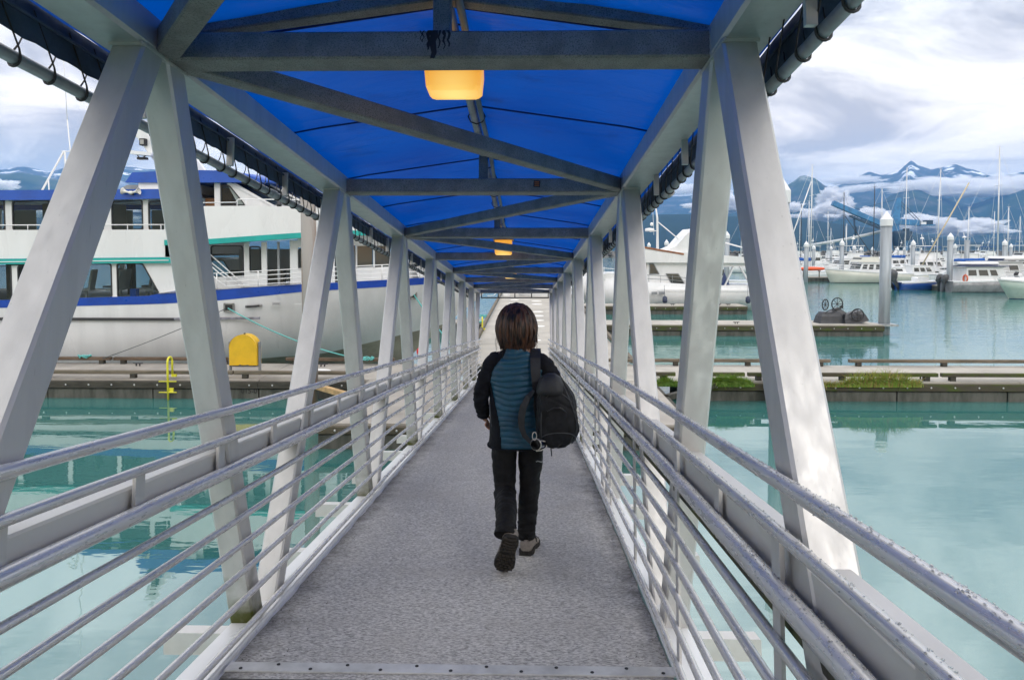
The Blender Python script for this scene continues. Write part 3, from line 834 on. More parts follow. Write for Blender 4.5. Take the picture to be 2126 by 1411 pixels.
# ------------------------------------------------------------------ piles
PILE = mat('grey_pile', (0.33, 0.36, 0.39), 0.5, 0.25, var=0.3, vscale=1.2, stretch=(3, 3, 0.25), spots=(2.2, (0.24, 0.25, 0.26), 0.6, 0.7))
RUST = mat('rusting_pile', (0.30, 0.28, 0.26), 0.7, 0.1, var=0.6, vscale=0.9, stretch=(2.2, 2.2, 0.3), vcol=(0.22, 0.14, 0.09), bump=0.3, bscale=20)
CAPM = mat('white_cap', (0.72, 0.73, 0.75), 0.4)
def pile(x, y, top, r, label, m=PILE, cap=True, group='steel piles of the marina'):
    P = thing('piling', label, 'piling', (x, y, 0), group=group)
    q = MB(); q.lathe([(r, -1.5), (r, top - (0.55 if cap else 0))], 20); q.build('shaft', m, P)
    if cap:
        q = MB(); q.lathe([(r * 1.12, top - 0.75), (r * 1.12, top - 0.42), (r * 1.05, top - 0.40), (0.0, top)], 20, sm=False); q.build('cap', CAPM, P)
    return P
pile(-5.98, 18.75, 6.9, 0.205, 'brown rusting uncapped pile in front of the tour boat', RUST, False)
pile(6.95, 18.78, 6.27, 0.22, 'white-capped pile just behind the near right truss leg')
pile(17.85, 34.2, 6.12, 0.26, 'tall pale pile with pointed white cap at the end of the cart dock')
# ------------------------------------------------------------------ things on the docks
HC = thing('hose_cabinet', 'round-topped yellow cabinet on grey legs by the tour boat', 'cabinet', (-8.29, 19.9, 0.55))
m = MB(); w = 0.405
prof = [(-w, 0.30), (-0.15, 0.30), (-0.10, 0.325), (0.02, 0.305), (0.15, 0.32), (0.2, 0.30), (w, 0.30)] + [(w * cos(a), 0.80 + w * sin(a)) for a in [pi * k / 20 for k in range(21)]]
m.prism([(x, -0.15, z) for x, z in prof], (0, 0.36, 0)); m.build('shell', YEL, HC)
m = MB()
m.loft([[(x * 1.012, y, (z - 0.3) * 1.012 + 0.3) for x, z in [(w * cos(a), 0.80 + w * sin(a)) for a in [pi * k / 20 for k in range(21)]]] for y in (-0.165, -0.12)], closed=False, caps=False)
m.build('lid_rim', mat('pale_yellow', (0.85, 0.56, 0.06), 0.35, coat=0.2), HC)
m = MB(); m.tube([(0, 0, 1.2), (0, 0, 1.235)], 0.03, 8); m.build('vent_knob', BLACK, HC)
for s in (-1, 1):
    m = MB(); m.beam((s * 0.44, 0.0, 0), (s * 0.44, 0.0, 0.98), 0.05, 0.10, (0, 1, 0), 0.004); m.build('leg', GREYP, HC)
m = MB(); m.beam((-0.44, 0.0, 0.26), (0.44, 0.0, 0.26), 0.06, 0.05); m.build('cross_bar', GREYP, HC)
LYEL = mat('lemon_yellow', (0.72, 0.66, 0.04), 0.4, var=0.15, vscale=4)
def ladder(x, y, label, rungs=True):
    L = thing('dock_ladder', label, 'ladder', (x, y, 0.55), group='yellow dock ladders')
    m = MB(); arc = [(0, -0.11 + 0.13 - 0.13 * cos(a), 0.50 + 0.15 * sin(a)) for a in [pi * k / 10 for k in range(11)]]
    m.tube([(0, -0.11, -0.62)] + arc + [(0, 0.15, 0.12)], 0.030, 8); m.build('rail', LYEL, L)
    m = MB(); m.box((0.05, 0.15, 0.10), (0.14, 0.06, 0.07)); m.build('foot', LYEL, L)
    if rungs:
        for z in (-0.02, -0.33, -0.60):
            m = MB(); m.tube([(-0.25, -0.12, z), (0.25, -0.12, z)], 0.016, 6); m.build('rung', LYEL, L)
        m = MB(); m.box((0.07, -0.06, -0.27), (0.12, 0.06, 0.10)); m.build('bracket', LYEL, L)
ladder(-10.1, 19.05, 'yellow hooked ladder hanging over the dock edge into the water')
ladder(-1.93, 30.4, 'yellow ladder hoop at the left edge of the walkway float', False)
FE = thing('fire_extinguisher', 'small red and black fire extinguisher standing on the left dock', 'extinguisher', (-3.3, 21.3, 0.55))
m = MB(); m.lathe([(0.10, 0), (0.10, 0.38), (0.085, 0.42)], 12); m.build('body', BLACK, FE)
m = MB(); m.lathe([(0.105, 0.40), (0.125, 0.45), (0.12, 0.55), (0.06, 0.62), (0.03, 0.66)], 12); m.build('head', mat('red_paint', (0.62, 0.02, 0.02), 0.4), FE)
m = MB(); m.tube([(0, 0, 0.62), (0.01, 0, 0.82)], 0.015, 6); m.build('handle', BLACK, FE)
YB = thing('bollard', 'small yellow bollard at the far right edge of the walkway float', 'bollard', (2.5, 47.5, 0.55))
m = MB(); m.lathe([(0.30, 0), (0.30, 0.12), (0.2, 0.16), (0.2, 0.42), (0.34, 0.47), (0.34, 0.6), (0.15, 0.7), (0, 0.72)], 12); m.build('post', YEL, YB)
m = MB(); m.tube([(0.38 * cos(a), 0.38 * sin(a), 0.22 + 0.03 * sin(3 * a)) for a in [2 * pi * k / 16 for k in range(16)]], 0.05, 6, closed=True); m.build('rope_turn', TIMBD, YB)
PW = thing('power_pedestal', 'white power pedestal with red top at the far left of the walkway', 'pedestal', (-1.45, 53, 0.55))
m = MB(); m.box((0, 0, 0.75), (0.5, 0.4, 1.5), ch=0.03); m.build('housing', WHITE, PW)
m = MB(); m.box((0, 0, 1.56), (0.44, 0.36, 0.1), ch=0.03); m.build('top', MATS['red_paint'], PW)
m = MB(); m.tube([(-0.3, 0, 0.9), (-0.6, -0.1, 0.5), (-1.0, -0.2, 0.05), (-1.5, -0.3, 0.02)], 0.03, 6); m.build('power_cord', WHITE, PW)
# mooring lines
def line(pts, sag, r, label, m=ROPE, n=24, coil=False):
    a, b = Vector(pts[0]), Vector(pts[1])
    P = [a.lerp(b, i / n) - Vector((0, 0, sag * 4 * (i / n) * (1 - i / n))) for i in range(n + 1)]
    q = MB(); q.tube(P, r, 6)
    return tag(q.build('mooring_line', m), label, 'rope', 'mooring lines of the tour boat')
line(((-9.75, 22.12, 2.32), (-5.05, 21.4, 0.74)), 0.22, 0.02, 'teal mooring line sagging from the grey fairlead to the right')
line(((-9.83, 22.12, 2.30), (-13.6, 21.55, 0.74)), 0.06, 0.013, 'thin dark mooring line running down left to the dock rail', mat('dark_rope', (0.05, 0.07, 0.075), 0.8))
line(((-3.95, 24.0, 2.66), (-2.3, 23.2, 0.75)), 0.10, 0.025, 'teal bow line dropping from the blue sheer to the far float')
def coil(x, y, z, r, label, turns=3, m=ROPE, seed=0):
    rnd = random.Random(seed); P = []
    for i in range(turns * 14):
        a = 2 * pi * i / 14
        q = r * (0.6 + 0.4 * rnd.random())
        P.append((q * cos(a) * 1.3, q * sin(a), 0.02 + 0.10 * rnd.random()))
    q = MB(); q.tube(P, 0.022, 6)
    o = q.build('rope_coil', m); o.location = (x, y, z)
    return tag(o, label, 'rope', 'loose teal rope ends')
coil(-14.25, 21.68, 0.72, 0.16, 'teal rope knotted round the back rail at the left')
coil(-5.0, 21.55, 0.70, 0.13, 'teal rope end wound on the dock rail under the bow', seed=2)
coil(11.85, 33.8, 0.56, 0.22, 'teal rope heap on the cart dock', seed=3)
coil(-2.3, 33.5, 0.56, 0.3, 'teal rope heap beside the walkway, nearer of the two', seed=4)
coil(-2.25, 36.5, 0.56, 0.3, 'teal rope heap beside the walkway, farther of the two', seed=5)
DF = thing('dock', 'short finger dock on the far side of the bow, left of the walkway', 'dock', (-6, 35, 0))
m = MB(); m.box((-7.05, 34.8, 0.5), (10, 1.6, 0.1)); m.build('deck_slab', CONC, DF, True)
m = MB(); m.box((-7.05, 34.8, 0.15), (9.9, 1.4, 0.62)); m.build('pontoon', PONT, DF, True)
# grass along the right dock
def grass(name, x0, x1, y, n, h, m1, m2, label, lean=-0.5, seed=1, z=0.42):
    rnd = random.Random(seed); q = MB()
    for i in range(n):
        u = rnd.random(); x = lerp(x0, x1, u) + rnd.gauss(0, 0.05)
        hh = h * rnd.uniform(0.4, 1.0) * (0.5 + 0.5 * sin(pi * u) + 0.35 * noise.noise((x * 3, seed, 0)))
        if hh < 0.03: continue
        ax, ay = rnd.gauss(0, 0.35), rnd.gauss(lean, 0.35)
        w = 0.010
        yy = y + rnd.uniform(-0.10, 0.05)
        P = []
        for k in range(4):
            f = k / 3
            P.append(Vector((x + ax * hh * f * f, yy + ay * hh * f * f, z + hh * (f - 0.55 * f * f * (abs(ay) + 0.3)))))
        vs = []
        for k, p in enumerate(P): vs += [p - Vector((w * (1 - k / 3.2), 0, 0)), p + Vector((w * (1 - k / 3.2), 0, 0))]
        q.add(vs, [(2 * k, 2 * k + 1, 2 * k + 3, 2 * k + 2) for k in range(3)], 0 if rnd.random() < 0.6 else 1)
    return tag(q.build(name, [m1, m2], fix=False), label, 'grass', kind='stuff')
GR = mat('green_grass', (0.10, 0.21, 0.015), 0.7); GR2 = mat('light_grass', (0.20, 0.28, 0.03), 0.7); STRAW = mat('straw_grass', (0.30, 0.22, 0.06), 0.8)
grass('grass', 4.9, 6.3, 19.12, 2600, 0.55, GR, GR2, 'lush green grass spilling over the dock edge between the right truss legs', seed=3, lean=-0.35)
grass('grass', 3.55, 4.3, 19.12, 900, 0.5, GR, GR2, 'small green tuft growing from the near corner of the right dock', seed=5)
grass('grass', 8.8, 11.0, 19.12, 1300, 0.75, GR2, STRAW, 'yellowing grass growing through the right dock rail', seed=8, lean=-0.2)
grass('grass', 7.6, 8.9, 19.12, 420, 0.34, GR2, STRAW, 'sparse low grass at the foot of the right dock rail', seed=9)
# dock carts tipped up on the finger
CART = mat('cart_plastic', (0.035, 0.037, 0.045), 0.45, var=0.3, vscale=3)
def wheel(par, c, r, tilt=0.0, ax='Y'):
    q = MB()
    q.tube([(r * cos(a), 0, r * sin(a)) for a in [2 * pi * k / 20 for k in range(20)]], 0.028, 6, closed=True)
    w_ = q.build('wheel', BLACK, par); w_.location = c; w_.rotation_euler = (0, 0, tilt)
    q = MB()
    for k in range(8):
        a = 2 * pi * k / 8
        q.tube([(0.04 * cos(a), 0, 0.04 * sin(a)), (r * cos(a), 0, r * sin(a))], 0.014, 5)
    q.ball((0, 0, 0), 0.05, 8, 6)
    q.build('spokes', STEEL, w_)
def cart(loc, rotz, tip, label, wheels):
    Cc = thing('dock_cart', label, 'cart', loc, (0, 0, rotz), 'black dock carts tipped over')
    q = MB(); R = RY(tip)
    def ring(w, d, z): return [R @ Vector(p) for p in ((-w, -d, z), (-w * .6, -d * 1.05, z), (w * .6, -d * 1.05, z), (w, -d, z), (w * 1.03, 0, z), (w, d, z), (-w, d, z), (-w * 1.03, 0, z))]
    q.loft([ring(0.62, 0.36, 0.0), ring(0.60, 0.34, 0.06), ring(0.52, 0.29, 0.36), ring(0.40, 0.2, 0.56)], sm=False)
    q.build('tub', CART, Cc)
    for c, r, t_ in wheels: wheel(Cc, c, r, t_)
    q = MB(); q.tube([(-0.5, -0.2, 0.3), (-0.2, -0.25, 0.62), (0.1, -0.2, 0.72), (0.3, 0.2, 0.6)], 0.02, 6); q.build('handle', STEEL, Cc)
cart((15.15, 34.3, 0.55), 0.1, 0.0, 'black dock cart upside down, wheel raised, leftmost on the finger', [((-0.42, -0.42, 0.95), 0.26, 0.5), ((0.18, -0.44, 0.98), 0.30, 0.1)])
cart((15.7, 34.5, 0.62), -0.2, 0.62, 'black dock cart leaning up on the cart beside it', [((0.1, -0.3, 0.75), 0.05, 0.0)])
cart((16.35, 34.2, 0.55), 0.05, -0.25, 'black dock cart with the low brown wheel, nearest the pale pile', [((-0.05, -0.44, 0.46), 0.29, -0.1)])
# ================================================================== THE TOUR BOAT (world coordinates, bow to the right)
TB = thing('tour_boat', 'large white tour boat with blue roofs and teal stripes moored along the left dock', 'boat', (-14, 24, 0))
def tb(m, name, mats, par=TB, **k): return m.build(name, mats, par, True, **k)
HULLW = mat('hull_white', (0.68, 0.685, 0.70), 0.35, var=0.10, vscale=0.9, stretch=(1.6, 1, 0.22), spots=(0.8, (0.63, 0.62, 0.59), 0.66, 0.8))
BEIGE = mat('beige_antifoul', (0.34, 0.32, 0.26), 0.7, var=0.3, vscale=1.2)
NAVY = mat('royal_blue', (0.002, 0.050, 0.36), 0.35, var=0.2, vscale=2.5, coat=0.2)
HX0 = -31.0
shz = [(-31, 2.52), (-17.5, 2.56), (-12.2, 2.72), (-11.7, 2.9), (-10.2, 2.94), (-7.3, 3.1), (-3.2, 3.27), (-0.9, 3.34)]
blb = [(-31, 2.22), (-17.5, 2.30), (-12.2, 2.44), (-10.2, 2.55), (-7.3, 2.85), (-3.2, 3.03), (-0.9, 3.08)]
def curve(t, xe, xs, ztab, yb=22.3, pw=1.9):
    x = lerp(HX0, xe, 1 - (1 - t) ** 1.6)
    q = max(0.0, (x - xs) / (xe - xs))
    return x, yb + (25.6 - yb) * q ** pw, interp(x, ztab)
NS = 60
def station(t, side):
    pts = []
    for xe, xs, zt, yb, pw in ((-0.9, -9.0, shz, 22.28, 1.9), (-1.02, -9.0, blb, 22.30, 1.9), (-2.0, -10.5, [(-31, 1.2), (-2, 2.2)], 22.33, 1.75), (-3.0, -12, [(-31, 0.35), (-12, 0.42), (-7, 0.60), (-3.1, 1.42)], 22.40, 1.5), (-4.6, -16, [(-31, 0.0), (-4.6, 0.0)], 22.75, 1.25), (-5.5, -16, [(-31, -0.6), (-5.5, -0.6)], 23.2, 1.2)):
        x, y, z = curve(t, xe, xs, zt, yb, pw)
        pts.append((x, y if side < 0 else 51.2 - y, z))
    return pts
for side in (-1, 1):
    st = [station(i / NS, side) for i in range(NS + 1)]
    m = MB(); m.loft(st, closed=False, caps=False, mif=lambda i, j: 1 if j >= 3 else 0)
    # the top strake is the blue band, a part of its own
    m2 = MB()
    keep = [k for k in range(len(m.f)) if m.m[k] is not None]
    top = [k for k in range(len(m.f)) if k % 5 == 0]
    m2.v = [(x, y + side * 0.012, z) for x, y, z in m.v]; m2.f = [m.f[k] for k in top]; m2.m = [0] * len(top); m2.s = [True] * len(top)
    tb(m, 'hull_side', [HULLW, BEIGE], fix=False); tb(m2, 'blue_sheer_band', [NAVY], fix=False)
# foredeck and side deck
m = MB(); dk = [[(curve(i / NS, -0.9, -9.0, shz, 22.28)[0], y, curve(i / NS, -0.9, -9.0, shz)[2] - 0.06) for y in (curve(i / NS, -0.9, -9.0, shz, 22.28)[1], 51.2 - curve(i / NS, -0.9, -9.0, shz, 22.28)[1])] for i in range(NS + 1)]
m.loft(dk, closed=False, caps=False, sm=False); tb(m, 'deck', [mat('deck_grey', (0.5, 0.51, 0.53), 0.7)], fix=False)
m = MB(); m.beam((-31, 22.26, 1.94), (-11.6, 22.26, 1.94), 0.08, 0.09, ch=0.01, mi=0); m.beam((-11.6, 22.26, 1.95), (-8.76, 22.26, 1.98), 0.07, 0.08, ch=0.01, mi=1)
tb(m, 'rub_rail', [STEEL, mat('scuffed_grey', (0.25, 0.25, 0.29), 0.6, var=0.5, vscale=6)])
m = MB(); m.beam((-12.1, 22.25, 2.80), (-7.4, 22.30, 3.125), 0.05, 0.03, mi=0); tb(m, 'sheer_cap', [mat('scuffed_cap', (0.4, 0.4, 0.43), 0.5, var=0.6, vscale=3)])
FR = mat('fairlead_steel', (0.30, 0.30, 0.29), 0.4, 0.6, var=0.4, vscale=5)
for x, y, z, w, h in ((-9.78, 22.27, 2.33, 0.30, 0.24), (-3.95, 23.99, 2.64, 0.2, 0.26)):
    m = MB()
    for a, b, c, d in ((0, h / 2, w + 0.04, 0.05), (0, -h / 2, w + 0.04, 0.05), (-w / 2, 0, 0.05, h), (w / 2, 0, 0.05, h)): m.box((x + a, y, z + b), (c, 0.05, d))
    o = tb(m, 'fairlead', [FR]); m = MB(); m.box((x, y + 0.012, z), (w, 0.02, h)); m.build('throat', BLACK, o, True)
m = MB(); m.tube([(-9.22, 22.26, 2.36), (-8.68, 22.27, 2.40)], 0.045, 8); m.tube([(-9.17, 22.235, 2.362), (-8.75, 22.24, 2.394)], 0.03, 6, 1); tb(m, 'freeing_port', [FR, BLACK])
m = MB(); m.box((-8.2, 22.27, 2.46), (0.30, 0.02, 0.12)); m.box((-8.2, 22.255, 2.46), (0.22, 0.01, 0.05), mi=1); tb(m, 'builder_plate', [mat('plate_grey', (0.42, 0.42, 0.43), 0.5), mat('plate_dark', (0.25, 0.25, 0.26), 0.5)])
m = MB(); m.beam((-7.6, 22.27, 2.45), (-6.6, 22.32, 2.49), 0.02, 0.02); tb(m, 'scupper_lip', [HULLW])
# --- panels with openings: a wall is columns and bands, each window a frame with a pane
GLS = bpy.data.materials.new('cabin_glass'); GLS.use_nodes = True
t = GLS.node_tree; b_ = t.nodes['Principled BSDF']; b_.inputs['Base Color'].default_value = (0.03, 0.04, 0.04, 1); b_.inputs['Roughness'].default_value = 0.03
tr = t.nodes.new('ShaderNodeBsdfTransparent'); tr.inputs[0].default_value = (0.78, 0.84, 0.82, 1)
mx = t.nodes.new('ShaderNodeMixShader'); mx.inputs[0].default_value = 0.72
t.links.new(b_.outputs[0], mx.inputs[1]); t.links.new(tr.outputs[0], mx.inputs[2]); t.links.new(mx.outputs[0], t.nodes['Material Output'].inputs[0])
GASK = mat('window_gasket', (0.02, 0.022, 0.025), 0.5)
def window(poly, y, fr=0.05, par=TB, name='window', glass=None):
    """poly: (x, z) corners; a dark rubber frame with a pane set back in it"""
    cx = sum(p[0] for p in poly) / len(poly); cz = sum(p[1] for p in poly) / len(poly)
    n = len(poly); m = MB()
    # rounded corners
    R = []
    for i in range(n):
        p, a, b = Vector(poly[i]), Vector(poly[i - 1]), Vector(poly[(i + 1) % n])
        ra = min(0.10, (a - p).length * 0.3, (b - p).length * 0.3)
        A, Bq = p + (a - p).normalized() * ra, p + (b - p).normalized() * ra
        for k in range(4):
            f = k / 3
            R.append((A.lerp(p, f)).lerp(p.lerp(Bq, f), f))
    IN = [Vector((cx, cz)) + (p - Vector((cx, cz))) * (1 - fr / max(0.2, (p - Vector((cx, cz))).length)) for p in R]
    k = len(R)
    rings = [[(p.x, y - 0.02, p.y) for p in R], [(p.x, y - 0.02, p.y) for p in IN], [(p.x, y + 0.03, p.y) for p in IN], [(p.x, y + 0.03, p.y) for p in R]]
    vs = [q for r in rings for q in r]; fs = []
    for a in range(4):
        b = (a + 1) % 4
        for i in range(k): fs.append((a * k + i, a * k + (i + 1) % k, b * k + (i + 1) % k, b * k + i))
    m.add(vs, fs); f = m.build(name, GASK, par, True)
    m = MB(); m.add([(p.x, y + 0.008, p.y) for p in IN], [tuple(range(k))]); m.build('pane', glass or GLS, f, True, fix=False)
    return f
def strip(poly, y, th, name, m_, par=TB):
    m = MB(); m.prism([(x, y, z) for x, z in poly], (0, th, 0)); return m.build(name, m_, par, True)
YW = 22.52                       # near cabin wall
CW = BOATW
# main cabin
bays = [(-30.6, -28.9), (-28.7, -27.0), (-26.8, -25.1), (-24.9, -23.1), (-22.9, -21.1), (-20.9, -19.2), (-19.0, -17.22), (-17.0, -15.5), (-15.3, -13.82)]
def z_lo(x): return interp(x, [(-31, 2.48), (-17.2, 2.50), (-12.2, 2.68), (-11, 2.8)])
def z_hi(x): return interp(x, [(-31, 3.62), (-17.5, 3.70), (-11.7, 3.82)])
def wall(y, th, farside=False):
    nm = 'cabin_wall'
    edges = [-31.0] + [e for b in bays for e in b] + [-13.64]
    for i in range(0, len(edges), 2):
        a, b = edges[i], edges[i + 1] if i + 1 < len(edges) else edges[i]
        strip([(a, z_lo(a) - 0.05), (b, z_lo(b) - 0.05), (b, z_hi(b)), (a, z_hi(a))], y, th, 'window_post', CW)
wall(YW, 0.06); wall(28.62, 0.06)
strip([(-12.17, 2.66), (-11.0, 2.75), (-11.0, 3.85), (-12.78, 3.82)], YW, 0.06, 'cabin_wall', CW)
strip([(-12.17, 2.66), (-11.0, 2.75), (-11.0, 3.85), (-12.78, 3.82)], 28.62, 0.06, 'cabin_wall', CW)
for a, b in bays: window([(a - 0.01, z_lo(a)), (b + 0.01, z_lo(b)), (b + 0.01, z_hi(b)), (a - 0.01, z_hi(a))], YW)
window([(-13.65, z_lo(-13.65)), (-12.16, z_lo(-12.16)), (-12.76, z_hi(-12.76)), (-13.65, z_hi(-13.65))], YW)
window([(-12.14, z_lo(-12.2)), (-13.66, z_lo(-13.6)), (-13.66, z_hi(-13.6)), (-12.76, z_hi(-12.7))], 28.63)
# teal eyebrow, white bulwark of the upper deck
strip([(-31, 3.62), (-11.72, 3.80), (-11.72, 3.98), (-31, 3.79)], 22.36, 0.28, 'teal_band', TEAL)
m = MB(); m.beam((-31, 22.345, 3.70), (-11.8, 22.345, 3.885), 0.02, 0.03); tb(m, 'band_lip', [BOATW])
strip([(-31, 3.80), (-11.75, 3.99), (-11.75, 4.90), (-31, 4.86)], 22.42, 0.10, 'upper_bulwark', CW)
strip([(-31, 3.80), (-11.75, 3.99), (-11.75, 4.90), (-31, 4.86)], 28.68, 0.10, 'upper_bulwark', CW)
m = MB(); m.box((-21.4, 25.6, 3.78), (19.2, 6.2, 0.08), RY(-0.009)); tb(m, 'upper_deck', [CW])
m = MB(); m.box((-21.4, 25.6, 2.46), (19.2, 6.2, 0.08)); tb(m, 'main_deck', [mat('cabin_floor', (0.1, 0.11, 0.13), 0.8)])
# upper saloon
ub = [(-30.4, -28.6), (-28.3, -26.5), (-26.2, -24.4), (-24.1, -22.3), (-22.0, -20.1), (-19.6, -17.62), (-17.38, -15.95), (-15.7, -14.25), (-13.98, -12.90), (-12.72, -11.9)]
YU = 22.85
edges = [-31.0] + [e for b in ub for e in b] + [-11.75]
for y in (YU, 28.3):
    for i in range(0, len(edges), 2):
        a, b = edges[i], edges[i + 1]
        strip([(a, 4.80), (b, 4.82), (b, 5.95), (a, 5.9)], y, 0.06, 'window_post', CW)
for a, b in ub:
    window([(a, 4.88), (b, 4.90), (b, 5.92), (a, 5.86)], YU)
strip([(-31, 5.86), (-13.9, 5.90), (-11.9, 5.94), (-11.6, 6.26), (-13.9, 6.24), (-31, 6.16)], 22.62, 0.06, 'blue_fascia', BLUE)
strip([(-31, 5.86), (-13.9, 5.90), (-11.9, 5.94), (-11.6, 6.26), (-13.9, 6.24), (-31, 6.16)], 28.5, 0.06, 'blue_fascia', BLUE)
m = MB(); m.box((-21.3, 25.6, 6.13), (19.3, 5.8, 0.07)); tb(m, 'saloon_roof', [CW])
m = MB(); m.box((-21.4, 25.6, 4.02), (19.0, 5.4, 0.06)); tb(m, 'saloon_floor', [MATS['cabin_floor']])
m = MB()
for x in (-31, -26, -22.5, -19.5, -15.95, -12.6):
    pass
m.tube([(-31, 22.44, 5.02), (-11.75, 22.44, 5.06)], 0.022, 6)
for k in range(17): m.tube([(-30 + k * 1.12, 22.44, 4.86), (-30 + k * 1.12, 22.44, 5.04)], 0.015, 5)
tb(m, 'upper_handrail', [WHITE])
for k, (a, b) in enumerate(ub):
    m = MB(); m.box(((a + b) / 2 + 0.15 * (k % 3 - 1), 28.1, 5.38), ((b - a) * 0.72, 0.03, 0.95)); tb(m, 'sky_tone_panel', [mat('pale_sky_tone', (0.50, 0.56, 0.56), 0.7)])  # added pale panels, coloured like bright sky seen through the saloon
# seats seen through the main cabin windows
SEAT = mat('seat_grey', (0.38, 0.40, 0.42), 0.6)
sb = MB(); sb.box((0, 0, 0.42), (0.42, 0.46, 0.07), ch=0.02); sb.box((0.22, 0, 0.78), (0.07, 0.44, 0.68), RY(0.18), ch=0.02); sb.box((0, 0, 0.2), (0.06, 0.06, 0.42))
sme2 = sb.data('seat', [SEAT])
for k, (x, y) in enumerate([(-13.1, 23.6), (-12.75, 24.4), (-13.55, 24.1), (-14.3, 23.5), (-14.6, 24.3), (-15.4, 23.6), (-16.2, 23.8), (-13.2, 25.6), (-14.4, 25.8), (-15.6, 25.4)]):
    inst(sme2, 'seat', TB, Vector((x, y, 2.42)) - root_loc(TB), (0, 0, 0.1 * (k % 3)))
m = MB(); m.box((-13.4, 23.1, 2.75), (0.2, 0.2, 0.3)); tb(m, 'blue_bin', [BLUE])
m = MB(); m.box((-14.6, 25, 3.1), (0.16, 0.3, 1.3)); m.box((-18.3, 25, 3.1), (0.5, 2.0, 1.3)); m.box((-13.1, 27.0, 3.1), (0.12, 0.2, 1.3)); tb(m, 'cabin_pillar', [mat('cabin_dark', (0.06, 0.06, 0.05), 0.7)])
m = MB(); m.box((-16.0, 26, 5.0), (0.75, 1.0, 1.9)); m.box((-13.35, 26, 5), (0.12, 0.4, 1.9)); m.box((-17.9, 26.2, 5.0), (0.6, 1.5, 1.9)); tb(m, 'saloon_locker', [mat('locker_grey', (0.24, 0.26, 0.23), 0.6)])
# bridge-deck coaming, forward upper bulwark with teal lower edge
fb_t = [(-11.95, 5.66), (-9.0, 5.68), (-6.6, 5.62), (-5.2, 5.45)]
def yfw(x, y0, k): return y0 + k * max(0.0, (x + 8.6)) ** 1.7
m = MB(); rings = []
for i in range(31):
    x = lerp(-11.95, -4.3, i / 30)
    y = yfw(x, 22.40, 0.115)
    zb = interp(x, [(-11.95, 4.38), (-10.5, 4.41), (-7.5, 4.62), (-4.3, 4.78)])
    zt = interp(x, fb_t)
    rings.append([(x, y, zb + 0.165), (x, y, zt), (x, y + 0.09, zt), (x, y + 0.09, zb + 0.165)])
m.loft(rings, sm=False); tb(m, 'bridge_bulwark', [CW])
m = MB(); rings2 = []
for r in rings:
    (x, y, zb) = r[0]
    rings2.append([(x, y - 0.025, zb - 0.165), (x, y - 0.025, zb + 0.01), (x, y + 0.3, zb + 0.01), (x, y + 0.3, zb - 0.165)])
m.loft(rings2, sm=False); tb(m, 'teal_edge', [TEAL])
m = MB(); m.loft([[(r[0][0], r[0][1] + 0.05, r[0][2] + 0.02), (r[0][0], 51.2 - r[0][1], r[0][2] + 0.02)] for r in rings], closed=False, caps=False); tb(m, 'bridge_deck', [CW], fix=False)
strip([(-11.95, 3.95), (-11.6, 3.95), (-11.6, 5.66), (-11.95, 5.66)], 22.42, 0.3, 'bulwark_return', CW)
# recessed main-deck house forward
YH = 23.1
for poly, nm in (([(-11.1, 2.9), (-10.75, 2.9), (-10.75, 4.5), (-11.1, 4.5)], 'house_wall'), ([(-10.75, 2.9), (-9.6, 2.95), (-9.6, 3.3), (-10.75, 3.3)], 'house_wall'),
                 ([(-9.6, 2.9), (-9.42, 2.9), (-9.42, 4.5), (-9.6, 4.5)], 'door_post'), ([(-9.0, 2.9), (-8.82, 2.9), (-8.82, 4.5), (-9.0, 4.5)], 'door_post'), ([(-9.42, 2.9), (-9.0, 2.9), (-9.0, 3.45), (-9.42, 3.45)], 'door_panel'),
                 ([(-8.02, 2.9), (-7.75, 2.9), (-7.75, 4.55), (-8.02, 4.55)], 'house_wall'), ([(-7.75, 2.9), (-6.9, 2.9), (-6.9, 3.55), (-7.75, 3.55)], 'house_wall'), ([(-7.75, 4.3), (-6.9, 4.3), (-6.9, 4.7), (-7.75, 4.7)], 'house_wall'), ([(-6.9, 2.9), (-6.5, 2.9), (-6.5, 4.75), (-6.9, 4.75)], 'house_wall')):
    strip(poly, YH, 0.06, nm, CW)
window([(-10.74, 3.3), (-9.62, 3.3), (-9.62, 4.38), (-10.74, 4.38)], YH)
window([(-9.41, 3.46), (-9.02, 3.46), (-9.02, 4.36), (-9.41, 4.36)], YH)
window([(-7.74, 3.56), (-6.92, 3.56), (-6.92, 3.85), (-7.3, 4.28), (-7.74, 4.28)], YH)
m = MB(); m.beam((-8.42, YH + 0.03, 2.9), (-8.42, YH + 0.03, 4.5), 0.07, 0.06, (0, 1, 0)); tb(m, 'doorway_post', [GALV])
for k in range(5):
    x0 = -6.5 + k * 0.55
    ya, yb = yfw(x0, YH, 0.16), yfw(x0 + 0.55, YH, 0.16)
    for q_ in ([(x0, ya, 2.95), (x0 + 0.55, yb, 2.98), (x0 + 0.55, yb, 3.62), (x0, ya, 3.60)], [(x0, ya, 4.36), (x0 + 0.55, yb, 4.38), (x0 + 0.55, yb, 4.75), (x0, ya, 4.72)]):
        m = MB(); m.add(q_, [(0, 1, 2, 3)]); tb(m, 'house_front', [CW], fix=False)
    m = MB(); m.add([(x0 + 0.03, ya + 0.01, 3.60), (x0 + 0.5, yb + 0.01, 3.62), (x0 + 0.5, yb + 0.01, 4.38), (x0 + 0.03, ya + 0.01, 4.36)], [(0, 1, 2, 3)]); tb(m, 'front_window', [GLASS], fix=False)
    m = MB(); m.beam((x0, ya - 0.01, 3.58), (x0, ya - 0.01, 4.4), 0.05, 0.04, (0, 1, 0)); tb(m, 'window_post', [CW])
m = MB(); m.add([(-3.75, 24.6, 2.98), (-3.75, 26.6, 2.98), (-4.6, 26.2, 4.75), (-4.6, 25.0, 4.75)], [(0, 1, 2, 3)]); tb(m, 'house_front', [CW], fix=False)
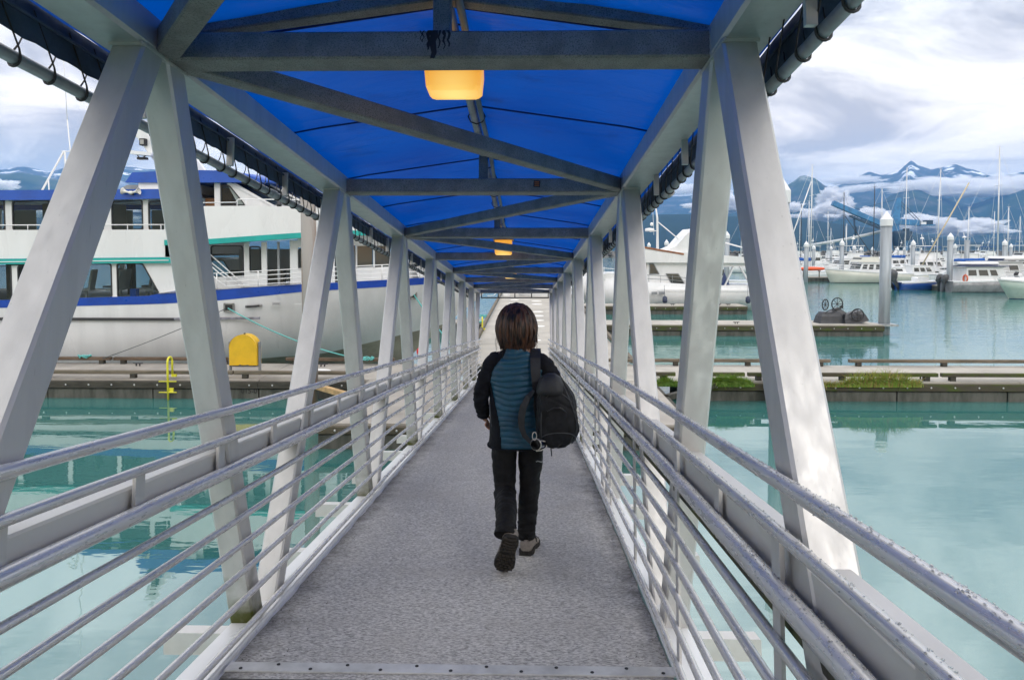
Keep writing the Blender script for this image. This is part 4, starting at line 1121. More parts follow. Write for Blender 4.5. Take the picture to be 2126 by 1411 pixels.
m = MB(); m.add([(-4.0, 24.75, 3.5), (-4.0, 26.4, 3.5), (-4.4, 26.2, 4.3), (-4.4, 25.0, 4.3)], [(0, 1, 2, 3)]); m.v = [(x + 0.03, y, z) for x, y, z in m.v]; tb(m, 'front_window', [GLASS], fix=False)
m = MB(); m.box((-2.9, 25.6, 3.55), (1.2, 1.6, 0.5), ch=0.06); tb(m, 'anchor_locker', [CW])
m = MB(); m.box((-9.0, 27.2, 3.6), (5.0, 0.06, 1.3)); tb(m, 'far_panel', [mat('pale_panel', (0.5, 0.53, 0.55), 0.6)])
m = MB(); m.box((-8.9, 23.9, 3.25), (0.8, 0.3, 0.5)); m.box((-10.2, 24.2, 3.2), (0.7, 0.4, 0.6)); tb(m, 'bench', [MATS['cabin_dark']])
# stairs up to the saloon
for dz in (0.0, 0.28):
    m = MB(); m.tube([(-11.3, 22.7, 4.35 - dz), (-10.25, 22.7, 3.42 - dz), (-10.08, 22.7, 3.32 - dz), (-10.05, 22.7, 3.0)], 0.022, 6); tb(m, 'stair_rail', [WHITE])
    m = MB(); m.tube([(-11.0, 22.95, 4.35 - dz), (-9.55, 22.95, 3.05 - dz * 0.5)], 0.022, 6); tb(m, 'stair_rail', [WHITE])
# four-bar deck railing following the sheer
for k in range(4):
    m = MB(); P = []
    for i in range(36):
        x = lerp(-10.3 - 0.0 + 0.12 * (3 - k), -1.3, i / 35)
        q = max(0.0, (x + 9.0) / 8.1)
        P.append((x, 22.34 + 3.2 * q ** 1.9, interp(x, shz) + 0.02 + (k + 0.4) * 0.145 + 0.0))
    m.tube(P, 0.017, 6); tb(m, 'deck_rail', [WHITE])
for x in (-10.2, -8.82, -7.4, -6.1, -4.9, -3.7, -2.5):
    q = max(0.0, (x + 9.0) / 8.1); y = 22.34 + 3.2 * q ** 1.9; z = interp(x, shz)
    m = MB(); m.tube([(x, y, z - 0.02), (x, y, z + 0.52)], 0.02, 6); tb(m, 'rail_stanchion', [WHITE])
# wheelhouse
WH = 23.2
strip([(-11.6, 5.60), (-11.25, 5.60), (-11.25, 6.55), (-11.6, 6.55)], WH, 0.06, 'wheelhouse_wall', CW)
strip([(-10.62, 5.60), (-10.42, 5.60), (-10.42, 6.52), (-10.62, 6.52)], WH, 0.06, 'wheelhouse_wall', CW)
m = MB(); m.prism([(x, WH, z) for x, z in ((-10.42, 5.60), (-8.55, 5.62), (-8.55, 5.72), (-10.42, 5.72))], (0, 0.06, 0)); m.prism([(x, WH + 0.002, z) for x, z in ((-9.78, 5.72), (-8.55, 5.72), (-9.9, 6.5), (-10.2, 6.5))], (0, 0.05, 0)); tb(m, 'wheelhouse_wall', [CW])
window([(-10.4, 5.74), (-9.55, 5.74), (-9.68, 5.92), (-10.1, 6.44), (-10.4, 6.44)], WH - 0.01, 0.05)
m = MB(); m.add([(-10.15, WH + 0.03, 6.5), (-9.05, 24.2, 6.5), (-7.55, 24.2, 5.72), (-8.62, WH + 0.03, 5.72)], [(0, 1, 2, 3)]); m.add([(-9.05, 24.2, 6.5), (-8.9, 27, 6.5), (-7.4, 27, 5.72), (-7.55, 24.2, 5.72)], [(0, 1, 2, 3)]); tb(m, 'windscreen', [GLASS], fix=False)
m = MB()
for a, b in (((-10.12, WH, 6.52), (-8.58, WH, 5.72)), ((-9.05, 24.18, 6.52), (-7.52, 24.18, 5.72)), ((-9.6, 23.66, 6.52), (-8.1, 23.66, 5.72)), ((-8.58, WH, 5.70), (-7.5, 24.2, 5.70)), ((-7.52, 24.2, 5.70), (-7.36, 27, 5.70))): m.beam(a, b, 0.07, 0.06)
tb(m, 'windscreen_frame', [CW])
m = MB(); m.tube([(-8.9, 23.55, 6.2), (-8.3, 23.75, 5.85)], 0.014, 5); m.tube([(-7.9, 24.25, 6.0), (-7.65, 24.3, 5.8)], 0.012, 5); tb(m, 'wiper', [BLACK])
m = MB(); m.box((-10.9, 25.5, 6.0), (0.5, 1.6, 0.9)); m.box((-11.0, 23.9, 5.85), (0.4, 0.3, 0.35)); tb(m, 'helm_console', [mat('varnished_wood', (0.28, 0.13, 0.05), 0.4, var=0.3, vscale=5)])
m = MB(); m.box((-9.9, 26.9, 6.05), (3.0, 0.06, 0.95)); m.box((-10, 25.0, 5.62), (3.2, 3.6, 0.05)); tb(m, 'wheelhouse_lining', [mat('buff_lining', (0.42, 0.30, 0.16), 0.7)])
# blue wheelhouse roof with rounded brow
m = MB(); prof = [(-13.55, 6.50), (-13.3, 6.84), (-11.3, 6.92), (-10.4, 6.90), (-9.6, 6.80), (-8.95, 6.62), (-8.75, 6.50), (-10.2, 6.50)]
m.loft([[(x * 1.0 + s * 0.0, 22.95, z) for x, z in prof], [(x + 0.35, 24.2, z + 0.05) for x, z in prof], [(x + 0.5, 25.6, z + 0.07) for x, z in prof], [(x + 0.35, 27.2, z + 0.05) for x, z in prof], [(x, 28.2, z) for x, z in prof]] if (s := 0) == 0 else [])
tb(m, 'wheelhouse_roof', [BLUE])
m = MB(); m.box((-12.3, 25.5, 6.36), (1.7, 4.9, 0.30), ch=0.02); tb(m, 'roof_coaming', [CW])
m = MB(); m.prism([(-14.3, 23.6, 6.26), (-13.0, 23.6, 6.26), (-13.3, 23.6, 6.48), (-13.85, 23.6, 6.48)], (0, 1.8, 0)); tb(m, 'roof_hatch', [GREYP])
# coaming rail, anchor light and spot lamp on the bridge bulwark
m = MB(); m.tube([(-11.2, 22.5, 5.78), (-9.6, 22.5, 5.80), (-9.5, 22.5, 5.90), (-5.5, 23.0, 5.90)], 0.018, 6)
for x in (-11.0, -9.55, -9.25, -6.95): m.tube([(x, 22.5 + (0.15 if x > -8 else 0), 5.64), (x, 22.5 + (0.15 if x > -8 else 0), 5.88)], 0.014, 5)
tb(m, 'bridge_rail', [WHITE])
m = MB(); m.lathe([(0.08, 0), (0.09, 0.07), (0.05, 0.16), (0.02, 0.22)], 10, (-8.15, 22.5, 5.66)); tb(m, 'spot_lamp', [STEEL])
# loud hailers on the fascia
def horn(x, s):
    H = MB(); R = RY(s * radians(78)); H.lathe([(0.035, -0.16), (0.06, -0.13), (0.05, -0.05), (0.03, -0.02), (0.04, 0.06), (0.085, 0.15), (0.12, 0.185), (0.115, 0.185), (0.03, 0.06), (0.0, 0.05)], 14, (x, 22.5, 6.14), R)
    tb(H, 'loud_hailer', [mat('ivory', (0.68, 0.66, 0.60), 0.4)])
horn(-13.2, -1); horn(-13.0, 1)
m = MB(); m.box((-13.1, 22.57, 6.12), (0.08, 0.1, 0.14)); tb(m, 'hailer_bracket', [STEEL])
# radar arch and masts
m = MB(); m.beam((-12.6, 24.2, 6.9), (-13.75, 24.2, 8.5), 0.16, 0.42, (1, 0, 0.7), 0.03); m.beam((-12.6, 27.0, 6.9), (-13.75, 27.0, 8.5), 0.16, 0.42, (1, 0, 0.7), 0.03); m.beam((-13.7, 24.2, 8.3), (-13.7, 27.0, 8.3), 0.35, 0.2, ch=0.03); m.box((-13.55, 24.1, 7.62), (0.85, 0.5, 0.12), RY(0.1), ch=0.02)
tb(m, 'radar_arch', [CW])
m = MB(); m.box((-13.5, 24.05, 8.02), (0.2, 0.2, 0.24)); m.box((-13.5, 23.95, 8.02), (0.13, 0.03, 0.16), mi=1); tb(m, 'flood_lamp', [BLACK, CREAM])
m = MB(); m.box((-13.55, 24.05, 7.45), (0.3, 0.2, 0.08)); m.tube([(-13.7, 24.0, 7.55), (-13.55, 23.95, 7.42), (-13.4, 24.0, 7.55)], 0.02, 6); tb(m, 'lamp_bracket', [BLACK])
m = MB()
for a, b, r in (((-18.0, 25, 6.2), (-17.0, 25, 7.86), 0.035), ((-17.35, 25.6, 6.2), (-16.98, 25, 7.86), 0.03), ((-16.9, 25, 6.2), (-16.98, 25, 7.86), 0.03), ((-16.65, 25, 6.2), (-16.85, 25, 9.0), 0.022), ((-16.85, 25, 9.0), (-16.95, 25, 11.8), 0.012), ((-17.6, 25, 6.2), (-17.62, 25, 6.82), 0.02), ((-17.1, 25, 7.84), (-16.75, 25, 7.84), 0.02)): m.tube([a, b], r, 6)
tb(m, 'aerial_mast', [CW])
for k in range(3):
    m = MB(); m.lathe([(0.07, 0), (0.075, 0.02), (0.075, 0.36), (0.06, 0.4)], 10, (-16.95 + 0.13 * k, 25, 6.5)); tb(m, 'aerial_dome', [MATS['ivory']])
m = MB(); m.loft([[(-18.9 + 1.2 * s, 24.5 + d, 6.15 + h) for d, h in ((0, 0), (0.5, 0.22), (1.0, 0.0))] for s in (0, 0.25, 0.75, 1)], closed=False, caps=False); tb(m, 'raft_canister', [CW], fix=False)
# ================================================================== MOUNTAINS, BREAKWATER, LOW CLOUD, HAZE
def terrain_mat(name, low, high, rock, snow, h0, h1, snow_h):
    m = bpy.data.materials.new(name); m.use_nodes = True
    t = m.node_tree; b = t.nodes['Principled BSDF']; b.inputs['Roughness'].default_value = 0.95; b.inputs['Specular IOR Level'].default_value = 0.1
    tcn = t.nodes.new('ShaderNodeTexCoord'); sp = t.nodes.new('ShaderNodeSeparateXYZ'); t.links.new(tcn.outputs['Object'], sp.inputs[0])
    def nz(s, d=6):
        n = t.nodes.new('ShaderNodeTexNoise'); n.inputs['Scale'].default_value = s; n.inputs['Detail'].default_value = d; n.inputs['Roughness'].default_value = 0.6
        t.links.new(tcn.outputs['Object'], n.inputs[0]); return n.outputs[0]
    def mp(v, a, b_, c, d):
        n = t.nodes.new('ShaderNodeMapRange'); n.inputs[1].default_value, n.inputs[2].default_value, n.inputs[3].default_value, n.inputs[4].default_value = a, b_, c, d
        t.links.new(v, n.inputs[0]); return n.outputs[0]
    def mth(op, a, b_):
        n = t.nodes.new('ShaderNodeMath'); n.operation = op
        for i, v in enumerate((a, b_)):
            if isinstance(v, (int, float)): n.inputs[i].default_value = v
            else: t.links.new(v, n.inputs[i])
        return n.outputs[0]
    def mix(f, a, b_):
        n = t.nodes.new('ShaderNodeMix'); n.data_type = 'RGBA'; t.links.new(f, n.inputs[0])
        for i, v in ((6, a), (7, b_)):
            if isinstance(v, tuple): n.inputs[i].default_value = v + (1,)
            else: t.links.new(v, n.inputs[i])
        return n.outputs[2]
    hgt = mth('ADD', sp.outputs[2], mp(nz(0.004), 0.3, 0.7, -160, 160))
    c = mix(mp(hgt, h0, h1, 0, 1), low, high)
    c = mix(mp(nz(0.011), 0.52, 0.66, 0, 0.8), c, rock)
    if snow: c = mix(mth('MULTIPLY', mp(nz(0.006), 0.54, 0.60, 0, 1), mp(sp.outputs[2], snow_h, snow_h + 180, 0, 1)), c, (0.8, 0.82, 0.86))
    t.links.new(c, b.inputs['Base Color'])
    return m
def terrain(name, label, az0, az1, tab, r0, r1, rr, mt, nse=1.0, na=300, nr=34, seed=0.0):
    """a height field in plan rings round the bay: foot at r0, ridge at rr, far side at r1"""
    vs, fs = [], []
    for i in range(na + 1):
        az = radians(lerp(az0, az1, i / na))
        pk = rr * math.tan(radians(max(0.05, interp(math.degrees(az), tab)))) + 4
        for j in range(nr + 1):
            r = lerp(r0, r1, (j / nr) ** 0.85)
            x, y = r * sin(az), r * cos(az)
            f = (r - r0) / (rr - r0) if r < rr else 1 - 0.55 * (r - rr) / (r1 - rr)
            f = max(0.0, f)
            prof = f ** 0.85 if r < rr else f
            rid = noise.ridged_multi_fractal((x / 900 + seed, y / 900, seed), 0.9, 2.1, 6, 1.0, 2.0) / 2.6
            big = noise.noise((x / 1900 + seed, y / 1900, 3.3))
            w = sin(pi * min(1, f)) if r < rr else 0.4
            z = pk * (prof + nse * w * (0.34 * (rid - 0.55) + 0.22 * big)) + pk * 0.02 * nse * noise.fractal((x / 160, y / 160, seed), 1, 2, 4)
            if j == 0: z = -2
            vs.append((x, y, max(z, -2)))
    n = nr + 1
    for i in range(na):
        for j in range(nr): fs.append((i * n + j, (i + 1) * n + j, (i + 1) * n + j + 1, i * n + j + 1))
    m = MB(); m.add(vs, fs, 0, True)
    return tag(m.build(name, mt, fix=False), label, None, kind='structure')
MT1 = terrain_mat('mountain_far', (0.02, 0.034, 0.018), (0.06, 0.062, 0.045), (0.12, 0.115, 0.105), True, 350, 800, 430)
MT2 = terrain_mat('mountain_mid', (0.012, 0.030, 0.012), (0.06, 0.085, 0.03), (0.09, 0.085, 0.07), True, 200, 520, 380)
MT3 = terrain_mat('forest_hill', (0.008, 0.020, 0.009), (0.012, 0.028, 0.012), (0.010, 0.022, 0.010), False, 40, 140, 999)
terrain('mountains', 'far blue mountain range with snow patches across the bay', -48, 48,
        [(-48, 5.0), (-37.8, 5.3), (-36.5, 5.5), (-35.2, 5.3), (-33.8, 5.8), (-32.3, 6.0), (-28.7, 5.9), (-25.5, 5.4), (-20, 4.6), (8, 4.0), (13.3, 4.3), (17.7, 4.6), (20.2, 4.7), (22.9, 4.8), (24.2, 4.75), (25.3, 5.2), (26.4, 5.6), (27.2, 5.3), (28.2, 5.6), (28.7, 6.1), (29.05, 6.3), (29.5, 5.9), (30.2, 5.6), (31.1, 5.75), (31.7, 5.9), (32.5, 5.5), (34, 4.9), (35.6, 5.1), (48, 4.8)], 4700, 8600, 6900, MT1, 1.0, 460, 44, 1.7)
terrain('mountains', 'nearer blue-green mountain slopes below the cloud bands on the right', 9, 48,
        [(9, 2.2), (14, 2.6), (17, 3.6), (19.4, 4.2), (20.6, 4.8), (21.6, 5.5), (22.0, 5.6), (22.7, 5.3), (24.6, 3.9), (26.2, 2.7), (27.6, 3.7), (28.7, 4.6), (29.3, 4.7), (30.6, 4.0), (32.2, 2.9), (33.4, 3.2), (35.5, 4.1), (39, 4.6), (48, 4)], 3300, 6000, 4700, MT2, 1.0, 340, 34, 5.1)
terrain('mountains', 'dark forested mountainside at the left behind the tour boat', -48, -14,
        [(-48, 4.4), (-37.8, 4.9), (-36.8, 5.1), (-34.5, 4.7), (-31, 4.2), (-27, 3.3), (-24, 3.0), (-14, 2.6)], 3300, 6200, 4700, MT2, 0.75, 260, 34, 9.4)
terrain('hill', 'low dark forested hill sloping down to the right behind the masts', 3, 36,
        [(3, 2.6), (9.5, 2.75), (13, 2.8), (16, 2.6), (18.5, 2.5), (21, 2.42), (23, 2.1), (25, 1.75), (27, 1.45), (29.4, 1.05), (31.5, 0.65), (34, 0.25), (36, 0.08)], 1900, 3300, 2600, MT3, 0.35, 300, 26, 2.2)
# spruce tops along the hill: one stuff object of small spikes
# breakwater
rk = random.Random(4); m = MB()
for k in range(2600):
    u = rk.random(); x = lerp(30, 330, u); y = 315 + 0.12 * x + rk.gauss(0, 2.2); z = 2.4 - abs(rk.gauss(0, 1.1)) 
    if z < -0.3: continue
    s = rk.uniform(0.5, 1.3); pts = [(x + s * rk.uniform(-1, 1), y + s * rk.uniform(-1, 1), z + s * 0.8 * rk.uniform(-1, 1)) for _ in range(6)]
    m.add([(x + s, y, z), (x, y + s, z + .2 * s), (x - s * .9, y, z), (x, y - s, z - .1 * s), (x + .1 * s, y, z + s * .7), (x, y, z - s * .7)], [(0, 1, 4), (1, 2, 4), (2, 3, 4), (3, 0, 4), (1, 0, 5), (2, 1, 5), (3, 2, 5), (0, 3, 5)])
tag(m.build('breakwater', mat('rubble_rock', (0.13, 0.125, 0.115), 0.9, var=0.6, vscale=0.4, vcol=(0.05, 0.05, 0.045)), fix=False), 'dark rubble breakwater closing the harbour behind the boats', None, kind='stuff')
m = MB(); m.loft([[(x, 308 + 0.12 * x, -1), (x, 313 + 0.12 * x, 2.2), (x, 318 + 0.12 * x, 2.2), (x, 324 + 0.12 * x, -1)] for x in (20, 340)], closed=False, caps=False)
tag(m.build('breakwater_core', MATS['rubble_rock'], fix=False), 'solid core of the rubble breakwater', None, kind='structure')
# low cloud banks hanging on the slopes: lumpy closed bodies filled with even vapour
cloudm = bpy.data.materials.new('cloud_vapour'); cloudm.use_nodes = True
t = cloudm.node_tree; t.nodes.remove(t.nodes['Principled BSDF'])
pv = t.nodes.new('ShaderNodeVolumePrincipled'); pv.inputs['Color'].default_value = (0.97, 0.97, 0.98, 1); pv.inputs['Density'].default_value = 0.03; pv.inputs['Anisotropy'].default_value = 0.0
t.links.new(pv.outputs[0], t.nodes['Material Output'].inputs['Volume'])
cloudd = cloudm.copy(); cloudd.name = 'billow_vapour'
cloudd.node_tree.nodes['Principled Volume'].inputs['Density'].default_value = 0.11
def cloud(az, el, R, w, h, label, seed, d=None, tilt=0.0):
    a = radians(az); C = Vector((R * sin(a), R * cos(a), R * math.tan(radians(el)) + 4.3))
    d = d or w * 0.5
    nu, nv = 72, 36; rings = []
    ux, uy = Vector((cos(a), -sin(a), 0)), Vector((sin(a), cos(a), 0))
    for i in range(nv + 1):
        th = pi * i / nv; ring = []
        for j in range(nu):
            ph = 2 * pi * j / nu
            q = Vector((sin(th) * cos(ph), sin(th) * sin(ph), -cos(th)))
            f = 1 + 0.55 * noise.noise(q * 1.7 + Vector((seed, 0, 0))) + 0.5 * noise.fractal(q * 3.4 + Vector((0, seed, 0)), 0.8, 2.1, 4)
            f = max(0.15, f)
            if q.z < 0: q = Vector((q.x, q.y, q.z * 0.55))
            ring.append(ux * q.x * w * f + uy * q.y * d * f + Vector((0, 0, q.z * h * f + tilt * q.x * w * f)))
        rings.append(ring)
    m = MB(); m.loft(rings, caps=False)
    o = m.build('cloud', cloudd if R < 3600 else cloudm); o.location = C
    return tag(o, label, 'cloud', 'low clouds on the mountainsides', 'stuff')
cloud(24.0, 3.3, 3500, 75, 66, 'tall white cloud billow between the near peak and the crane jib', 1.3)
cloud(23.6, 2.5, 3300, 120, 42, 'white cloud foot lying on the forested ridge left of the crane', 2.6)
cloud(26.6, 2.35, 3300, 75, 30, 'small cloud puff just left of the crane tower', 3.9)
cloud(29.9, 1.55, 3300, 105, 40, 'white cloud puff below the crane counterweight', 4.2)
cloud(32.9, 1.25, 3300, 110, 40, 'white cloud puff low above the boats at the right', 5.5)
cloud(21.0, 3.0, 3400, 60, 26, 'little cloud beside the right truss leg, under the near peak', 6.1)
cloud(25.4, 4.3, 5000, 150, 26, 'long thin cloud band across the snowy range', 7.4, tilt=0.1)
cloud(31.5, 4.3, 4600, 300, 46, 'broad cloud bank hanging under the right-hand peaks', 9.1, tilt=-0.05)
cloud(33.3, 3.9, 4500, 230, 60, 'cloud tongue dropping down the slope at the right', 10.7)
cloud(29.7, 4.1, 4550, 150, 24, 'narrow cloud strip across the face of the highest peak', 11.2)
cloud(36.2, 4.1, 4600, 240, 56, 'cloud bank at the right edge of the view', 12.5)
cloud(25.2, 5.0, 5600, 170, 36, 'wisp of cloud on the crest left of the highest peak', 13.3)
cloud(15.6, 3.3, 3400, 130, 60, 'white cloud between the two right truss legs', 14.9)
cloud(13.0, 4.6, 4800, 170, 50, 'cloud on the slope seen through the right lacing', 15.6)
cloud(-37.9, 4.1, 3300, 60, 26, 'small cloud at the left edge above the blue roof', 16.8)
cloud(-36.5, 2.7, 3000, 150, 42, 'fog bank low behind the tour boat saloon, far left', 17.3)
cloud(-32.0, 2.4, 3000, 150, 46, 'fog bank low behind the tour boat, seen through its windows', 18.9)
cloud(-27.0, 2.6, 3000, 140, 40, 'fog bank low behind the tour boat wheelhouse', 19.4)
# haze
hm = bpy.data.materials.new('haze_air'); hm.use_nodes = True
t = hm.node_tree; t.nodes.remove(t.nodes['Principled BSDF'])
pv = t.nodes.new('ShaderNodeVolumePrincipled'); pv.inputs['Color'].default_value = (0.20, 0.48, 1.0, 1); pv.inputs['Density'].default_value = 1.0e-4; pv.inputs['Anisotropy'].default_value = 0.0
t.links.new(pv.outputs[0], t.nodes['Material Output'].inputs['Volume'])
m = MB(); m.box((0, 4500, 448), (13400, 10000, 900))
tag(m.build('haze', hm), 'thin blue haze over the bay', None, kind='stuff')

# ================================================================== MARINA
# ---- the ship loader on the far quay
LB = mat('crane_blue', (0.05, 0.21, 0.43), 0.5, var=0.3, vscale=0.3); LBD = mat('crane_dark', (0.02, 0.05, 0.09), 0.6)
SLD = thing('ship_loader', 'blue ship loader crane with raised jib on the quay behind the masts', 'crane', (224, 420, 0))
m = MB(); m.beam((186.5, 420, 31.4), (222, 420, 16.2), 3.0, 3.0, ch=0.2); m.build('jib', LB, SLD, True)
m = MB(); m.beam((197, 420, 23.6), (222, 420, 13.4), 2.4, 1.0); m.build('jib_truss', LBD, SLD, True)
m = MB()
for k in range(9):
    x = 198 + k * 2.7; m.beam((x, 419, 24.5 - (x - 198) * 0.43), (x + 1.2, 419, 22.6 - (x - 198) * 0.41), 0.25, 0.25)
m.build('jib_lacing', LBD, SLD, True, kind='stuff')
m = MB(); m.loft([[(x - w, 420 - 1.5, z), (x + w, 420 - 1.5, z), (x + w, 421.5, z), (x - w, 421.5, z)] for x, w, z in ((223.5, 2.6, 14), (224.0, 2.3, 20), (225.2, 1.7, 30), (225.7, 1.3, 33.4), (225.7, 0.9, 34.4))], sm=False); m.build('tower', LB, SLD, True)
m = MB(); m.beam((222.5, 420, 20.3), (238, 420, 19.3), 4, 3.4, ch=0.1); m.build('counter_jib', LB, SLD, True)
m = MB(); m.box((243, 420, 17.9), (8.5, 5, 0.8)); m.box((240.5, 420, 19.0), (3.2, 4, 1.6), mi=1); m.box((244, 420, 19.6), (4, 4, 2.6), mi=2); m.build('counterweight_platform', [LB, WHITE, LBD], SLD, True)
m = MB(); m.beam((226.5, 419, 32.8), (240, 419, 19.3), 0.3, 0.3); m.build('stay', LBD, SLD, True)
m = MB(); m.beam((226.3, 419, 30.6), (238, 419, 19.6), 0.3, 0.3); m.build('stay', LBD, SLD, True)
m = MB(); m.beam((225, 419, 33.5), (198, 419, 26.9), 0.18, 0.18); m.build('stay', LBD, SLD, True)
m = MB(); m.lathe([(2.2, 3), (3.4, 9), (4.2, 12.5), (4.2, 14.5)], 14, (226.5, 420, 0)); m.build('slewing_drum', LBD, SLD, True)
m = MB(); m.box((231.5, 420, 11.6), (4.5, 4, 5.5)); m.box((231, 420, 15.0), (2.6, 3, 1.8)); m.build('machinery_house', LBD, SLD, True)
for x in (221.5, 231.0):
    m = MB(); m.beam((x, 420, 0), (x, 420, 12), 1.9, 1.9, (0, 1, 0)); m.build('portal_leg', LB, SLD, True)
m = MB(); m.tube([(199.8, 420, 23.5), (199.9, 420, 18), (201, 420, 16), (200.4, 420, 11.5)], [0.7, 0.5, 0.9, 0.6], 8); m.build('loading_spout', LBD, SLD, True)
m = MB(); m.tube([(172, 425, 5.0), (196, 425, 9.2), (224, 425, 15.2)], 0.95, 10); m.build('conveyor_gallery', mat('pale_cladding', (0.50, 0.52, 0.54), 0.6), SLD, True)
for x, z in ((178, 6), (190, 8), (205, 11)):
    m = MB(); m.beam((x, 425, -1), (x, 425, z), 0.4, 0.4, (0, 1, 0)); m.build('gallery_leg', GALV, SLD, True)
# ---- piles
pl = [(34.85, 85.5, 5.15, 'white-capped pile by the orange kayak'), (39.84, 86.8, 5.35, 'white-capped pile in front of the white trawler bow'), (41.63, 67.8, 5.8, 'white-capped pile by the stern of the aluminium cruiser'), (53.3, 95, 5.4, 'white-capped pile between the pale pile and the white canopy boats'), (58.8, 85, 5.35, 'white-capped pile behind the aluminium cruiser roof'), (20.5, 70, 6.0, 'white-capped pile behind the motor yacht cockpit'), (18.5, 90, 5.4, 'white-capped pile behind the motor yacht radar mast'), (19.8, 110, 5.2, 'white-capped pile behind the motor yacht brown awning')]
for x, y, h, l in pl: pile(x, y, h, 0.26, l)
pile(57.4, 90, 5.3, 0.3, 'flat-topped grey pile standing among the boats right of the leaning boom', PILE, False)
far = [(50.2, 120, 4.8), (54.8, 115, 4.8), (60.8, 125, 4.5), (70.4, 140, 4.5), (68.3, 110, 5.0), (50.5, 130, 4.5), (66.5, 150, 4.7), (75.4, 140, 4.5), (87.8, 160, 4.5), (91.1, 130, 5.1), (61.5, 110, 5.0)]
for x, y, h in far: pile(x, y, h, 0.27, 'small distant white-capped pile among the far masts')
def round_float(x, y):
    m = MB(); m.lathe([(0.55, 0.30), (0.62, 0.36), (0.62, 0.44), (0.3, 0.46)], 16, (x, y, 0)); return m
for x, y in ((34.85, 85.5), (39.84, 86.8), (41.63, 67.8)):
    pass
# ---- far floats
for x0, x1, y, w, lab in ((30, 41, 88.6, 2.0, 'low dark float under the trawler and the kayak'), (41.2, 62, 69.8, 1.6, 'low dark float behind the aluminium cruiser'), (36, 66, 98, 2, 'far float behind the trawler')):
    D = thing('dock', lab, 'dock', ((x0 + x1) / 2, y, 0))
    m = MB(); m.box(((x0 + x1) / 2, y, 0.50), (x1 - x0, w, 0.12)); m.build('deck_slab', CONC, D, True)
    m = MB(); m.box(((x0 + x1) / 2, y, 0.15), (x1 - x0 - 0.1, w - 0.1, 0.6)); m.build('pontoon', PONT, D, True)
# ---- boats
CREAMH = mat('cream_hull', (0.62, 0.61, 0.54), 0.4, var=0.1, vscale=0.6)
GREENH = mat('pale_green_hull', (0.42, 0.52, 0.46), 0.3, var=0.1, vscale=0.6, coat=0.3)
NAVYH = mat('navy_hull', (0.01, 0.035, 0.13), 0.3, coat=0.3)
BARE = mat('bare_hull_aluminium', (0.30, 0.30, 0.31), 0.45, 0.4, var=0.3, vscale=1.5)
BCAN = mat('blue_canvas', (0.01, 0.09, 0.38), 0.8, var=0.2, vscale=2)
WCAN = mat('white_canvas', (0.74, 0.74, 0.74), 0.8, var=0.1, vscale=1)
MASTM = mat('mast_alloy', (0.62, 0.63, 0.65), 0.4, 0.3); MASTD = mat('mast_black', (0.02, 0.02, 0.022), 0.5)
def hull_rings(L, Bm, fb, fs, rake=0.9, draft=0.35, n=14, full=0.55):
    out = []
    for i in range(n + 1):
        f = i / n
        wd = Bm / 2 * (1 - max(0, (f - full) / (1 - full)) ** 2.1) * (0.88 + 0.12 * min(1, f * 4))
        x = -L / 2 + L * f
        sh = lerp(fs, fb, f ** 1.8)
        xr = rake * max(0, (f - 0.5) / 0.5) ** 2
        wd = max(wd, 0.015)
        out.append([(x - xr, -wd * 0.5, -draft), (x - xr * 0.8, -wd * 0.86, 0.05), (x - xr * 0.3, -wd * 0.97, sh * 0.55), (x, -wd, sh), (x, wd, sh), (x - xr * 0.3, wd * 0.97, sh * 0.55), (x - xr * 0.8, wd * 0.86, 0.05), (x - xr, wd * 0.5, -draft)])
    return out
def add_hull(T, L, Bm, fb, fs, hm_, stripe=None, deckm=None, rake=0.9, boot=NAVYH):
    R = hull_rings(L, Bm, fb, fs, rake)
    m = MB(); m.loft(R, mif=lambda i, j: 1 if j in (0, 6, 7) else 0); m.build('hull', [hm_, boot], T)
    m = MB(); m.loft([[(r[3][0], r[3][1] - 0.02, r[3][2] - 0.10), (r[3][0], r[3][1] - 0.025, r[3][2] + 0.03), (r[4][0], r[4][1] + 0.025, r[4][2] + 0.03), (r[4][0], r[4][1] + 0.02, r[4][2] - 0.10)] for r in R], sm=False); m.build('gunwale', stripe or BOATW, T)
    return R
